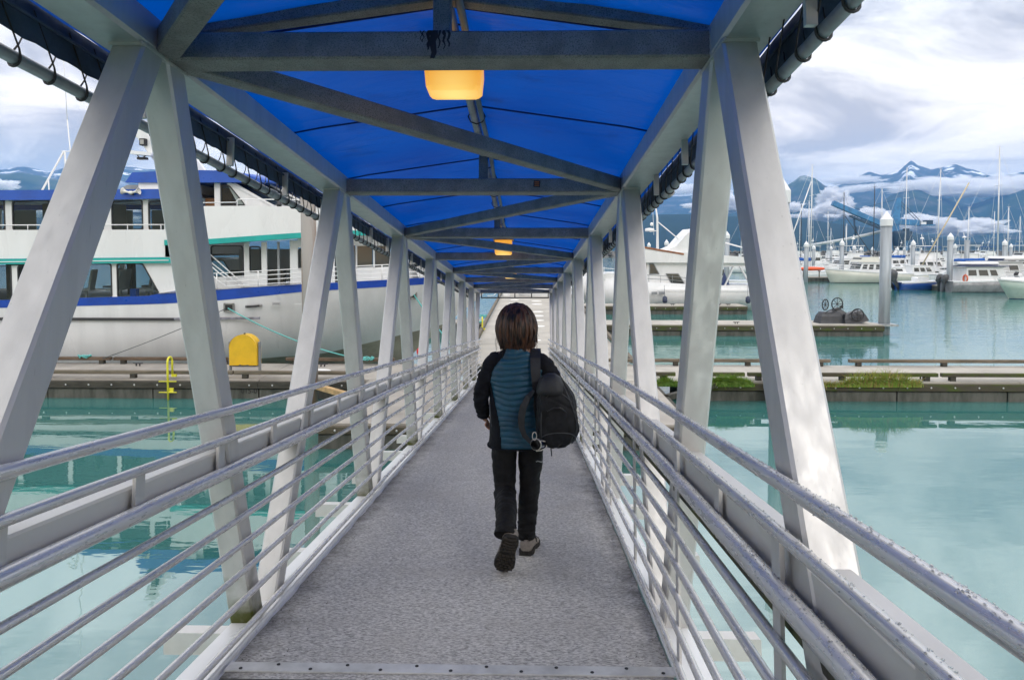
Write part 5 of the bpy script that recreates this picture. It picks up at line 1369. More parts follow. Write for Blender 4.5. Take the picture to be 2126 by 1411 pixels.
def house(T, x0, x1, w, z0, h, rk0, rk1, m_=BOATW, wins=(), name='cabin', wz=(0.38, 0.82), brow=0.12, glass=GLASS):
    """tapered deckhouse from x0 to x1 with raked ends; windows as set-in panes with frames along both sides and the front"""
    m = MB(); w2 = w * 0.9
    m.loft([[(x0, -w / 2, z0), (x1, -w / 2, z0), (x1, w / 2, z0), (x0, w / 2, z0)], [(x0 + rk0, -w2 / 2, z0 + h), (x1 - rk1, -w2 / 2, z0 + h), (x1 - rk1, w2 / 2, z0 + h), (x0 + rk0, w2 / 2, z0 + h)]], sm=False)
    hs = m.build(name, m_, T)
    m = MB(); m.box(((x0 + rk0 + x1 - rk1) / 2, 0, z0 + h + 0.035), (x1 - rk1 - x0 - rk0 + brow * 2, w2 + brow, 0.07), ch=0.02); m.build('roof', m_, T)
    for a, b in wins:
        for s in (-1, 1):
            P = []
            for u, v in ((a, wz[0]), (b, wz[0]), (b, wz[1]), (a, wz[1])):
                xx = lerp(lerp(x0, x1, u), lerp(x0 + rk0, x1 - rk1, u), v)
                yy = s * (lerp(w, w2, v) / 2 + 0.012)
                P.append(Vector((xx, yy, z0 + h * v)))
            m = MB(); c = sum(P, Vector()) / 4
            m.add(P, [(0, 1, 2, 3)]); f = m.build('window', glass, T, fix=False)
            m = MB()
            for k in range(4): m.beam(P[k], P[(k + 1) % 4], 0.04, 0.04, (0, 1, 0) if abs(P[k].z - P[(k + 1) % 4].z) > 0.1 else (0, 0, 1))
            m.build('frame', WHITE if m_ is not WHITE else GREYP, f)
    m = MB(); v0, v1 = wz
    q = lambda u, v: Vector((lerp(x1, x1 - rk1, v) + 0.015, u * lerp(w, w2, v) / 2 * 0.88, z0 + h * v))
    m.add([q(-1, v0), q(1, v0), q(1, v1), q(-1, v1)], [(0, 1, 2, 3)]); m.build('windscreen', glass, T, fix=False)
    return hs
def rails(T, R, i0, i1, h=0.6, side=(-1, 1), bars=1):
    for s in side:
        k = 3 if s < 0 else 4
        P = [Vector(R[i][k]) for i in range(i0, i1 + 1)]
        m = MB()
        for b in range(bars): m.tube([p + Vector((0, -s * 0.08, h * (b + 1) / bars)) for p in P], 0.02, 5)
        for p in P[::2]: m.tube([p + Vector((0, -s * 0.08, 0)), p + Vector((0, -s * 0.08, h))], 0.017, 5)
        m.build('rail', WHITE, T)
def mast(T, x, z0, z1, r=0.08, m_=MASTM, spreaders=(0.55,), boom=None, cover=None, L=10, lean=0.0, stays=True):
    top = (x + lean, 0, z1)
    q = MB(); q.tube([(x, 0, z0), top], [r, r * 0.75], 8); q.build('mast', m_, T)
    q = MB(); q.tube([(x + lean - 0.25, 0, z1 + 0.06), (x + lean + 0.25, 0, z1 + 0.06)], 0.02, 5); q.tube([(x + lean, 0, z1), (x + lean, 0, z1 + 0.5)], 0.012, 4); q.build('masthead', m_, T)
    for f in spreaders:
        z = lerp(z0, z1, f); q = MB(); q.tube([(x + lean * f, -0.7, z), (x + lean * f, 0.7, z)], 0.03, 5); q.build('spreader', m_, T)
    if stays:
        for a, b in ((top, (L / 2 - 0.1, 0, 1.1)), (top, (-L / 2 + 0.1, 0, 1.0)), (top, (x - 0.2, -L * 0.14, 0.9)), (top, (x - 0.2, L * 0.14, 0.9))):
            q = MB(); q.tube([a, b], 0.014, 4); q.build('stay', MASTM if m_ is not MASTD else MASTD, T)
    if boom:
        q = MB(); q.tube([(x, 0, z0 + 1.5), (x - boom, 0, z0 + 1.55)], 0.07, 8); q.build('boom', m_, T)
        if cover:
            q = MB(); n = 10
            q.loft([[(x - boom * i / n, 0.17 * cos(a) * (1 - 0.4 * i / n), z0 + 1.72 + (0.26 - 0.1 * i / n) * sin(a) + 0.02 * sin(i * 2.3)) for a in [2 * pi * k / 8 for k in range(8)]] for i in range(n + 1)]); q.build('sail_cover', cover, T)
def sailboat(label, x, y, hd, L, mh, hm_=BOATW, mm=MASTM, cover=None, spr=(0.55,), lean=0.0, stays=True):
    T = thing('sailboat', label, 'sailboat', (x, y, 0), (0, 0, hd), 'sailing boats in the marina')
    R = add_hull(T, L, L * 0.29, L * 0.115, L * 0.09, hm_)
    house(T, -L * 0.22, L * 0.2, L * 0.16, L * 0.09, 0.5, 0.1, 0.5, wins=((0.1, 0.35), (0.45, 0.7)))
    mast(T, L * 0.06, L * 0.09, mh, 0.085 if mm is MASTM else 0.075, mm, spr, L * 0.4, cover, L, lean, stays)
    if L > 9: rails(T, R, 8, 14, 0.6)
    return T
def motorboat(label, x, y, hd, L, hm_=BOATW, fly=False, canopy=None, arch=True, name='motor_boat', top=BOATW, hh=1.5, glass=GLASS):
    T = thing(name, label, 'motor boat', (x, y, 0), (0, 0, hd), 'motor boats in the marina')
    R = add_hull(T, L, L * 0.31, L * 0.155, L * 0.105, hm_)
    z0 = L * 0.105
    house(T, -L * 0.2, L * 0.22, L * 0.24, z0, hh, 0.0, 0.75, top, ((0.06, 0.32), (0.37, 0.62), (0.67, 0.92)), glass=glass)
    house(T, L * 0.2, L * 0.38, L * 0.17, z0 + 0.1, 0.5, 0.0, 0.5, top, ((0.15, 0.7),), name='foredeck_trunk')
    if fly:
        house(T, -L * 0.18, L * 0.1, L * 0.21, z0 + hh + 0.07, 0.75, 0.0, 0.45, top, (), name='flybridge', wz=(0.55, 0.95))
        m = MB(); m.box((-L * 0.06, 0, z0 + hh + 2.0), (L * 0.26, L * 0.22, 0.09), ch=0.03)
        for sx in (-L * 0.17, L * 0.05):
            for sy in (-L * 0.1, L * 0.1): m.tube([(sx, sy, z0 + hh), (sx, sy, z0 + hh + 2.0)], 0.025, 5)
        m.build('hard_top', canopy or WCAN, T)
    elif canopy:
        m = MB(); m.loft([[(-L * 0.44 + L * 0.26 * s, (v - 0.5) * L * 0.26, z0 + hh * 0.95 + 0.25 * sin(pi * v) ** 0.5) for v in (0, 0.15, 0.5, 0.85, 1)] for s in (0, 1)], closed=False, caps=False); m.build('canopy', canopy, T, fix=False)
        m = MB()
        for s in (-1, 1): m.beam((-L * 0.44, s * L * 0.13, z0 + 0.1), (-L * 0.44, s * L * 0.13, z0 + hh), 0.05, 0.05, (0, 1, 0))
        m.build('canopy_frame', GALV, T)
    if arch:
        m = MB(); zt = z0 + hh + (2.1 if fly else 0.1); m.tube([(-L * 0.05, 0, zt), (-L * 0.08, 0, zt + 1.6)], 0.045, 6); m.lathe([(0.24, 0), (0.26, 0.08), (0.2, 0.2), (0, 0.24)], 10, (-L * 0.07, 0, zt + 0.9)); m.tube([(-L * 0.1, 0.4, zt), (-L * 0.14, 0.4, zt + 3)], 0.014, 4); m.build('radar_mast', WHITE, T)
    rails(T, R, 7, 14, 0.65, bars=2)
    return T
def outboard(T, x, y, z, s=1.0, rz=0.0, tilt=0.0):
    R = RY(tilt)
    m = MB(); m.loft([[Vector((x, y, z)) + R @ Vector((s * (a * cos(t) - 0.12 * (zz < 0.4)), s * b * sin(t), s * zz)) for t in [2 * pi * k / 12 for k in range(12)]] for a, b, zz in ((0.12, 0.06, -0.7), (0.13, 0.07, -0.1), (0.17, 0.11, 0.15), (0.30, 0.2, 0.3), (0.34, 0.22, 0.55), (0.30, 0.2, 0.78), (0.15, 0.12, 0.88))])
    return m.build('outboard', mat('outboard_grey', (0.05, 0.052, 0.058), 0.4), T)
# trawler, cruiser, skiff, the bow at the right edge
T = thing('trawler_yacht', 'cream and white trawler yacht with a long cabin, bow pointing left, behind two piles', 'motor boat', (42.3, 85.6, 0), (0, 0, pi + 0.12), 'motor boats in the marina')
R = add_hull(T, 10.8, 3.2, 1.75, 1.15, CREAMH, boot=mat('dark_boot', (0.05, 0.055, 0.06), 0.6))
house(T, -1.2, 1.7, 2.5, 1.2, 1.25, 0.0, 0.55, BOATW, ((0.02, 0.28), (0.38, 0.62), (0.70, 0.95)), wz=(0.35, 0.85), brow=0.3)
house(T, -4.6, -1.2, 2.4, 1.1, 0.75, 0.25, 0, BOATW, ((0.12, 0.40), (0.48, 0.8)), name='aft_cabin')
house(T, -1.1, 1.4, 2.2, 2.55, 0.55, 0.1, 0.3, CREAMH, (), name='flybridge', wz=(0.6, 0.9), brow=0.0)
m = MB(); m.box((0.2, 0, 3.2), (0.9, 0.7, 0.22), ch=0.05); m.build('cover', BCAN, T)
mast(T, -0.9, 2.5, 11.8, 0.06, MASTD, (), stays=False)
m = MB(); m.tube([(-0.9, 0, 3.2), (2.9, 0, 8.2)], 0.035, 6); m.build('derrick', MASTD, T); m = MB(); m.tube([(-1.4, 0, 2.9), (-4.6, 0, 2.7)], 0.05, 6); m.build('derrick', WHITE, T)
rails(T, R, 6, 14, 0.6, bars=2)
T = thing('cabin_cruiser', 'bare aluminium cabin cruiser with blue-edged roof, seen from its left stern', 'motor boat', (45.0, 67.6, 0), (0, 0, 0.04), 'motor boats in the marina')
R = add_hull(T, 8.0, 2.7, 1.35, 1.05, BARE, boot=mat('dark_boot2', (0.05, 0.055, 0.07), 0.6))
house(T, -2.6, 1.5, 2.2, 1.05, 1.35, 0.0, 0.6, BOATW, ((0.03, 0.26), (0.31, 0.56), (0.61, 0.8)), brow=0.25, wz=(0.4, 0.84))
m = MB(); m.box((-0.7, 0, 2.52), (4.3, 2.55, 0.07), ch=0.02); m.build('roof_edge', NAVYH, T)
for k in range(1): outboard(T, -4.2, -0.35, 0.75, 1.1); outboard(T, -4.2, 0.45, 0.75, 1.1)
m = MB(); m.tube([(-2.7, -1.0 + 0.30 * cos(a), 1.35 + 0.33 * sin(a)) for a in [2 * pi * k / 14 for k in range(14)]], 0.07, 6, closed=True); m.build('life_ring', mat('orange_ring', (0.62, 0.14, 0.06), 0.6), T)
rails(T, R, 7, 13, 0.45)
D_ = MB(); D_.loft([[(-1.9 + 4.0 * i / 12, 0.5 * cos(a) * (1 if 0 < i < 11 else 0.5), 2.74 + 0.18 * sin(a)) for a in [2 * pi * k / 10 for k in range(10)]] for i in range(13)])
o = D_.build('inflatable_dinghy', WCAN); o.location = (44.0, 67.6, 0); tag(o, 'white rolled dinghy lying on the roof of the aluminium cruiser', 'dinghy')
T = thing('cabin_cruiser', 'grey-white pilothouse cruiser behind the aluminium cruiser, at its right', 'motor boat', (50.2, 71.0, 0), (0, 0, 0.02), 'motor boats in the marina')
R = add_hull(T, 10, 3.0, 1.6, 1.2, BARE)
house(T, -4.0, 0.4, 2.5, 1.2, 1.65, 0, 0.5, mat('pale_alloy', (0.48, 0.48, 0.48), 0.5), ((0.1, 0.25), (0.36, 0.42), (0.62, 0.86)), brow=0.25)
house(T, 0.4, 3.0, 2.0, 1.3, 0.7, 0, 0.6, MATS['pale_alloy'], ((0.1, 0.4), (0.5, 0.85)), name='trunk_cabin')
rails(T, R, 4, 14, 0.75, bars=2)
D_ = MB(); D_.loft([[(-2.0 + 4.4 * i / 12, 0.55 * cos(a) * (1 if 0 < i < 11 else 0.5), 3.2 + 0.24 * sin(a)) for a in [2 * pi * k / 10 for k in range(10)]] for i in range(13)], mif=lambda i, j: 1 if i < 4 and j > 4 else 0)
o = D_.build('inflatable_dinghy', [WCAN, NAVYH]); o.location = (49.3, 71.0, 0); tag(o, 'white and navy dinghy lying on the pilothouse roof, right of the other dinghy', 'dinghy')
T = thing('skiff', 'small blue skiff with big grey outboards tilted up, left of the aluminium cruiser', 'motor boat', (40.2, 70.6, 0), (0, 0, 0.1), 'motor boats in the marina')
R = add_hull(T, 4.6, 1.8, 0.95, 0.8, mat('bright_blue_hull', (0.01, 0.06, 0.26), 0.35, coat=0.2))
outboard(T, -2.5, -0.35, 0.85, 1.5, tilt=-0.55); outboard(T, -2.6, 0.45, 0.85, 1.45, tilt=-0.6)
m = MB(); m.box((0.2, 0, 1.05), (1.2, 1.0, 0.5), ch=0.08); m.build('console', BOATW, T)
T = thing('sport_boat', 'pale green sport boat whose bow enters at the right edge', 'motor boat', (44.2, 58.6, 0), (0, 0, pi + 0.1), 'motor boats in the marina')
R = add_hull(T, 9.0, 3.0, 1.7, 1.15, GREENH, rake=1.3)
house(T, -2.6, 1.2, 2.2, 1.2, 1.3, 0, 0.9, BOATW, ((0.1, 0.45), (0.5, 0.9)))
m = MB(); m.loft([[(x, y * w, 1.55 + z) for y, z in ((-1, -0.05), (-0.5, 0.22), (0, 0.28), (0.5, 0.22), (1, -0.05))] for x, w in ((1.0, 1.2), (2.4, 1.0), (3.6, 0.5), (4.3, 0.1))], closed=False, caps=False); m.build('foredeck', BOATW, T, fix=False)
m = MB(); m.lathe([(0.24, -0.2), (0.24, 0.2)], 12, (2.2, -0.55, 2.0), RX(pi / 2)); m.lathe([(0.18, -0.28), (0.18, 0.28)], 12, (2.2, -0.55, 2.0), RX(pi / 2), 1); m.build('anchor_windlass', [BLACK, BOATW], T)
rails(T, R, 6, 13, 0.75, bars=2)
m = MB(); m.lathe([(0.3, 0), (0.32, 0.1), (0.25, 0.25), (0, 0.3)], 12, (-1.0, 0, 3.3)); m.tube([(-1.0, 0, 2.5), (-1.0, 0, 3.3)], 0.05, 6); m.build('radar_mast', WHITE, T)
# the sailing boat with the blue cover and the kayak on its rail
sailboat('white sloop with a blue sail cover and the tallest mast left of the trawler', 38.8, 95.2, 0.05, 10.5, 15.6, cover=BCAN, spr=(0.42, 0.72))
m = MB(); m.loft([[(-2.0 + 4.0 * i / 14, 0.32 * cos(a) * sin(pi * (i + 0.15) / 14.3) ** 0.6, 0.26 * sin(a) * sin(pi * (i + 0.15) / 14.3) ** 0.5) for a in [2 * pi * k / 10 for k in range(10)]] for i in range(15)])
o = m.build('kayak', mat('orange_plastic', (0.75, 0.10, 0.02), 0.4)); o.location = (36.4, 87.6, 1.62); o.rotation_euler = (0, 0, 0.1); tag(o, 'orange kayak slung beside the white sloop, left of the trawler', 'kayak')
T = thing('kayak_rack', 'low timber rack under the orange kayak', 'rack', (36.4, 87.6, 0.55))
for dx in (-1.0, 1.0):
    m = MB(); m.beam((dx, 0, 0), (dx, 0, 0.8), 0.1, 0.1, (0, 1, 0)); m.box((dx, 0, 0.8), (0.1, 0.7, 0.08)); m.build('post', TIMB, T)
sails = [('sloop with a pale mast just right of the tallest left mast', 41.8, 103, 9.5, 11.2, MASTM, None), ('dark-masted ketch left of the orange kayak', 51.4, 130, 10, 12.4, MASTD, None), ('dark-masted sloop behind the trawler bow', 54.8, 120, 10, 13.8, MASTD, None),
         ('white sloop mast beside the tall pale pile', 56.2, 110, 10, 13.6, MASTM, None), ('tall sloop in front of the crane tower', 62.6, 115, 12, 17.5, MASTM, BCAN), ('tall leaning-boom ketch right of the crane', 57.9, 96, 12, 15.1, MASTM, None), ('short-masted sloop right of the crane counterweight', 77.2, 120, 9, 11.3, MASTM, None),
         ('sloop with a crosstree mast left of the tallest right mast', 76.0, 110, 9, 10.7, MASTM, None), ('sloop with the tallest mast at the right', 54.5, 81, 12.5, 16.0, MASTM, BCAN), ('distant sloop at the right edge of the marina', 92.2, 130, 9, 10.1, MASTM, None), ('far sloop close to the right truss leg', 65.8, 170, 9, 11.3, MASTM, None), ('second far sloop right of the truss leg', 76.1, 190, 10, 12.1, MASTM, None), ('far sloop under the tall cloud billow', 69.7, 160, 10, 12.6, MASTM, None), ('far sloop below the crane jib tip', 84.5, 190, 9, 9.5, MASTM, None), ('far sloop below the loading spout', 83.1, 180, 9, 9.8, MASTM, None), ('far small sloop left of the conveyor', 70.3, 150, 8, 9.4, MASTM, None), ('far sloop between the right truss legs', 38.1, 120, 9, 9.7, MASTM, None), ('far sloop half hidden by the near right truss leg', 50.0, 150, 9, 10.5, MASTM, None), ('far sloop behind the sport boat bow', 100.8, 150, 9, 12.0, MASTM, None)]
rs = random.Random(11)
for l, x, y, L, mh, mm, cv in sails:
    sailboat(l, x, y, rs.uniform(-0.25, 0.25) + (pi if rs.random() < 0.5 else 0), L, mh, BOATW if rs.random() < 0.8 else NAVYH, mm, cv, spr=(0.5,) if mh < 13 else (0.4, 0.7), lean=rs.uniform(-0.25, 0.1), stays=y < 135)
m = MB(); m.tube([(54.2, 95, 1.2), (61.0, 95.6, 13.2)], 0.09, 6); tag(m.build('boom', mat('buff_spar', (0.5, 0.42, 0.28), 0.5)), 'long buff trolling pole leaning right, beside the tall mast', 'trolling pole')
m = MB(); m.tube([(35.2, 95, 1.2), (39.4, 95.4, 13.4)], 0.07, 6); tag(m.build('boom', WHITE), 'white pole leaning right by the tallest left mast', 'trolling pole')
motorboat('white flybridge cruiser behind the trawler bow', 50.6, 108, pi + 0.1, 10.5, fly=True)
motorboat('white cruiser with white canvas canopy behind the skiff', 58.0, 100, 0.1, 10, canopy=WCAN, fly=True)
motorboat('small white cruiser with a pink towel spot behind the skiff outboards', 50.5, 88.5, 0.1, 7.5, hm_=CREAMH, arch=False, hh=1.2)
motorboat('white cruiser behind the pilothouse cruiser', 59.0, 92, 0.05, 10.5, fly=True)
motorboat('white cruiser at the far right behind the sport boat', 79, 110, pi, 11, fly=True)
motorboat('white cabin boat behind the pale pile', 64.0, 118, 0.0, 10, canopy=WCAN)
motorboat('blue-canopied cruiser behind the white canvas boat', 83, 140, 0.0, 9, canopy=BCAN, fly=True)
motorboat('far white boat left of the pale pile', 77.5, 160, 0.2, 9)
motorboat('white fishing cruiser beyond the blue sail cover', 57.6, 140, pi, 10.5, fly=True)
motorboat('far white cruiser under the tallest right mast', 99, 160, 0.1, 10, fly=True)
motorboat('far white cruiser near the right edge', 113, 170, pi, 10, fly=True, canopy=BCAN)
motorboat('white launch behind the motor yacht stern', 19.4, 72, pi, 8)
motorboat('far cream cruiser beside the conveyor foot', 69, 145, 0.1, 9, hm_=CREAMH)
motorboat('distant navy-hulled workboat by the breakwater', 108, 190, pi, 12, hm_=NAVYH)
motorboat('distant white workboat in front of the breakwater', 92, 205, 0.1, 11, fly=True)
for k in range(10):
    motorboat('tiny distant white boat along the breakwater', 70 + k * 12 + rs.uniform(-4, 4), 205 + rs.uniform(-10, 25), rs.choice((0.1, pi)), rs.uniform(8, 11), fly=rs.random() < 0.5, arch=True)
m = MB(); m.loft([[(48.0 + 0.5 * i, 90.6, 1.55 + dz) for dz in (0, 0.75)] for i in (0, 1)], closed=False, caps=False); m.add([(48.0, 90.62, 1.55), (48.5, 90.62, 1.55), (48.5, 90.62, 2.3), (48.0, 90.62, 2.3)], [(0, 1, 2, 3)])
# ---- the motor yacht beyond the fingers
MY = thing('motor_yacht', 'white motor yacht with raked windows and brown-edged awning, seen between the right truss legs', 'motor boat', (10.5, 48.6, 0))
def yp(m, name, mats, **k): return m.build(name, mats, MY, True, **k)
m = MB(); rings = []
for i in range(25):
    f = i / 24; x = lerp(17.5, 2.9, f)
    w = 2.1 * (1 - max(0, (f - 0.55) / 0.45) ** 2.2); sh = lerp(1.70, 2.35, max(0, (f - 0.2) / 0.8) ** 1.4); xr = 1.6 * max(0, (f - 0.6) / 0.4) ** 2
    w = max(w, 0.02)
    rings.append([(x + xr, 48.6 - w * 0.75, 0.0), (x + xr * 0.7, 48.6 - w * 0.92, 0.9), (x, 48.6 - w, sh), (x, 48.6 + w, sh), (x + xr * 0.7, 48.6 + w * 0.92, 0.9), (x + xr, 48.6 + w * 0.75, 0.0)])
m.loft(rings); yp(m, 'hull', [BOATW])
m = MB(); m.beam((17.4, 46.42, 1.42), (9.0, 46.42, 1.46), 0.05, 0.05); yp(m, 'rub_rail', [WHITE])
m = MB(); m.prism([(8.2, 46.9, 1.7), (13.1, 46.9, 1.65), (13.2, 46.9, 3.3), (8.0, 46.9, 3.3)], (0, 3.4, 0)); yp(m, 'deckhouse', [BOATW])
m = MB(); m.prism([(4.6, 47.2, 2.15), (8.2, 47.2, 1.8), (8.2, 47.2, 2.6), (5.6, 47.2, 2.55)], (0, 2.8, 0)); yp(m, 'foredeck_trunk', [BOATW])
m = MB(); m.prism([(7.2, 46.6, 3.3), (16.5, 46.6, 3.25), (16.5, 46.6, 3.55), (10.6, 46.6, 4.0), (7.6, 46.6, 4.0)], (0, 4.0, 0)); yp(m, 'boat_deck', [BOATW])
m = MB(); m.prism([(7.4, 46.62, 4.0), (10.7, 46.62, 3.70), (10.7, 46.62, 3.82), (7.4, 46.62, 4.42)], (0, 3.9, 0)); yp(m, 'awning', [WCAN])
m = MB(); m.beam((7.4, 46.6, 4.44), (10.75, 46.6, 3.86), 0.06, 0.12); yp(m, 'awning_edge', [mat('brown_canvas', (0.30, 0.12, 0.06), 0.8, var=0.5, vscale=3)])
m = MB(); m.prism([(9.0, 46.9, 3.9), (11.4, 46.9, 3.9), (11.4, 46.9, 5.6), (10.9, 46.9, 5.1), (10.3, 46.9, 4.4)], (0, 3.0, 0)); yp(m, 'pilothouse_screen', [WCAN])
m = MB(); m.prism([(13.0, 46.85, 3.0), (16.6, 46.85, 3.0), (16.6, 46.85, 3.3), (13.0, 46.85, 3.3)], (0, 3.4, 0)); yp(m, 'cockpit_top', [BOATW])
for a, b in (((14.2, 3.05), (13.6, 1.7)), ((14.6, 3.05), (15.4, 1.7)), ((16.4, 3.05), (16.4, 1.7))):
    m = MB(); m.beam((a[0], 46.85, a[1]), (b[0], 46.85, b[1]), 0.28, 0.08, (1, 0, 0)); yp(m, 'cockpit_pillar', [BOATW])
def ywin(poly):
    m = MB(); P = [(x, 46.885, z) for x, z in poly]; m.add(P, [tuple(range(len(P)))]); w_ = yp(m, 'window', [GLASS], fix=False)
    m = MB()
    for k in range(len(P)): m.beam(P[k], P[(k + 1) % len(P)], 0.05, 0.05, (0, 1, 0))
    m.build('frame', GREYP, w_, True)
ywin([(8.5, 2.51), (9.15, 2.51), (8.75, 3.22), (8.5, 3.22)]); ywin([(10.05, 1.75), (10.95, 1.75), (10.45, 2.52), (9.62, 2.52)])
ywin([(12.0, 1.9), (13.0, 1.9), (12.7, 2.75), (12.0, 2.75)])
m = MB(); m.prism([(8.05, 46.88, 1.72), (8.3, 46.88, 1.72), (8.3, 46.88, 3.25), (8.05, 46.88, 3.25)], (0, 0.1, 0)); yp(m, 'door', [mat('mahogany', (0.12, 0.05, 0.025), 0.5)])
for x in (8.75, 9.25):
    m = MB(); m.box((x, 46.44, 1.22), (0.38, 0.05, 0.18)); yp(m, 'hull_vent', [GREYP])
for x in (9.42, 15.0):
    F = MB(); F.lathe([(0.05, 0.75), (0.16, 0.65), (0.17, 0.4), (0.13, 0.28), (0, 0.25)], 10, (x, 46.2, 0.3)); F.tube([(x, 46.25, 1.0), (x, 46.4, 1.75)], 0.012, 4); yp(F, 'fender', [mat('navy_fender', (0.03, 0.04, 0.08), 0.5)])
m = MB()
for z in (2.2, 2.45): m.tube([(8.2, 46.6, z), (10.0, 46.6, z - 0.1), (13.4, 46.6, z - 0.45)], 0.018, 5)
for x in (8.4, 9.2, 10.0, 11.2): m.tube([(x, 46.6, 1.7), (x, 46.6, 2.42)], 0.016, 5)
yp(m, 'side_rail', [GREYP])
m = MB(); m.tube([(3.2, 48.6, 3.0), (4.4, 47.4, 2.98), (6.0, 46.8, 2.85), (7.9, 46.6, 2.7)], 0.02, 5); m.tube([(3.2, 48.6, 2.7), (4.4, 47.4, 2.7), (6.0, 46.8, 2.55), (7.9, 46.6, 2.4)], 0.016, 5)
for p in ((3.4, 48.4), (4.4, 47.4), (5.4, 47.0), (6.6, 46.75)): m.tube([(p[0], p[1], 2.1), (p[0], p[1], 3.0)], 0.016, 5)
yp(m, 'bow_rail', [WHITE])
m = MB(); m.tube([(9.32, 48.4, 4.1), (9.28, 48.4, 6.4), (9.1, 48.4, 7.6)], [0.1, 0.07, 0.03], 8); m.tube([(9.05, 48.4, 5.2), (8.9, 48.4, 8.2)], 0.015, 4); m.tube([(9.35, 48.4, 6.1), (10.8, 48.4, 4.9)], 0.04, 6); m.lathe([(0.32, 0), (0.34, 0.1), (0.30, 0.2), (0, 0.24)], 12, (8.75, 48.4, 5.45)); m.ball((8.9, 48.4, 5.95), 0.13, 8, 6); m.tube([(8.75, 48.4, 5.42), (9.3, 48.4, 5.5)], 0.03, 5)
yp(m, 'radar_mast', [WHITE])
m = MB(); m.tube([(12.6, 48.0, 5.0), (15.2, 48.0, 4.3)], 0.06, 6); m.tube([(13.0, 48.0, 3.4), (13.0, 48.0, 5.0)], 0.07, 6); yp(m, 'dinghy_crane', [WHITE])
m = MB(); m.lathe([(0.22, 0), (0.26, 0.2), (0.2, 0.42), (0, 0.5)], 10, (13.0, 47.6, 3.5)); yp(m, 'satellite_dome', [WHITE])
m = MB(); m.lathe([(0.2, 0), (0.24, 0.2), (0.18, 0.4), (0, 0.46)], 10, (15.6, 48.6, 4.2)); m.tube([(15.6, 48.6, 3.3), (15.6, 48.6, 4.2)], 0.05, 5); yp(m, 'satellite_dome', [WHITE])
m = MB(); m.prism([(13.4, 46.9, 1.75), (13.95, 46.9, 1.75), (13.6, 46.9, 2.6)], (0, 0.2, 0)); yp(m, 'canvas_cover', [NAVYH])
motorboat('white sailing cruiser bow left of the motor yacht, behind the right lacing', 3.9, 53.5, pi, 9.5, fly=True)
# ================================================================== THE WALKER (seen from behind; local z up from the heel of the standing foot, +y walking direction)
PO = Vector((0.0, 4.283, 2.343))
PER = thing('person', 'person with dark bob hair in a black and blue quilted jacket walking down the gangway', 'person', tuple(PO))
SKIN = mat('skin', (0.50, 0.28, 0.20), 0.55, var=0.12, vscale=12)
def gz(y): return -y * math.tan(SL) + 0.0
# one continuous body grown over a skeleton with the skin modifier
sk_v, sk_e, sk_r = [], [], []
def sv(p, r, prev=None):
    sk_v.append(p); sk_r.append(r if isinstance(r, tuple) else (r, r))
    if prev is not None: sk_e.append((prev, len(sk_v) - 1))
    return len(sk_v) - 1
pel = sv((-0.05, 0.07, 0.82), (0.09, 0.07))
abd = sv((-0.05, 0.075, 0.98), (0.11, 0.09), pel)
chest = sv((-0.05, 0.075, 1.15), (0.12, 0.09), abd)
uch = sv((-0.05, 0.075, 1.25), (0.085, 0.07), chest)
nk = sv((-0.055, 0.085, 1.33), 0.047, uch)
hd0 = sv((-0.058, 0.105, 1.40), (0.062, 0.066), nk)
hd1 = sv((-0.06, 0.115, 1.475), (0.074, 0.086), hd0)
hd2 = sv((-0.06, 0.11, 1.54), (0.060, 0.070), hd1)
shl_ = sv((-0.20, 0.07, 1.235), 0.055, uch); ell = sv((-0.285, 0.055, 1.02), 0.038, shl_); wrl = sv((-0.272, 0.10, 0.885), 0.026, ell); pal = sv((-0.258, 0.125, 0.835), (0.034, 0.018), wrl)
shr_ = sv((0.10, 0.07, 1.235), 0.055, uch); elr = sv((0.205, 0.06, 1.04), 0.04, shr_); wrr = sv((0.14, 0.24, 1.10), 0.027, elr); par_ = sv((0.10, 0.27, 1.15), (0.034, 0.018), wrr)
hl_ = sv((-0.135, 0.055, 0.79), 0.060, pel); knl = sv((-0.125, 0.02, 0.415), 0.042, hl_); anl = sv((-0.11, -0.33, 0.335), 0.032, knl)
hr_ = sv((0.035, 0.055, 0.79), 0.060, pel); knr = sv((0.025, 0.07, 0.43), 0.042, hr_); anr = sv((0.005, 0.03, 0.09), 0.036, knr); tor = sv((0.012, 0.10, 0.045), 0.022, anr)
# fingers: four of unequal length and a thumb leaving the side of each palm
def fingers(p, d, side, inward, ln=1.0):
    d = Vector(d).normalized(); s_ = Vector(side).normalized(); i_ = Vector(inward).normalized()
    for k, L in enumerate((0.066, 0.074, 0.070, 0.055)):
        b = Vector(p) + s_ * (0.024 - 0.016 * k) + d * 0.012
        a1 = b + d * L * 0.45 + i_ * 0.006; a2 = a1 + d * L * 0.32 + i_ * 0.018; a3 = a2 + d * L * 0.12 + i_ * 0.022
        v0 = sv(tuple(b), 0.0085); v1 = sv(tuple(a1), 0.0085, v0); v2 = sv(tuple(a2), 0.0075, v1); sv(tuple(a3), 0.0062, v2)
    b = Vector(p) + s_ * 0.022 - d * 0.022
    v0 = sv(tuple(b), 0.011); v1 = sv(tuple(b + s_ * 0.018 + d * 0.022 + i_ * 0.012), 0.0095, v0); sv(tuple(b + s_ * 0.022 + d * 0.05 + i_ * 0.024), 0.0075, v1)
fingers(sk_v[pal], (0.12, 0.35, -1), (0.2, 1, 0.3), (1, -0.2, 0))
fingers(sk_v[par_], (-0.7, 0.3, 0.7), (0.6, 0.2, 0.6), (0.1, -1, 0.2))
me = bpy.data.meshes.new('body'); me.from_pydata(sk_v, sk_e, [])
body = bpy.data.objects.new('body', me); COL.objects.link(body); body.parent = PER
md = body.modifiers.new('skin', 'SKIN'); md.use_smooth_shade = True
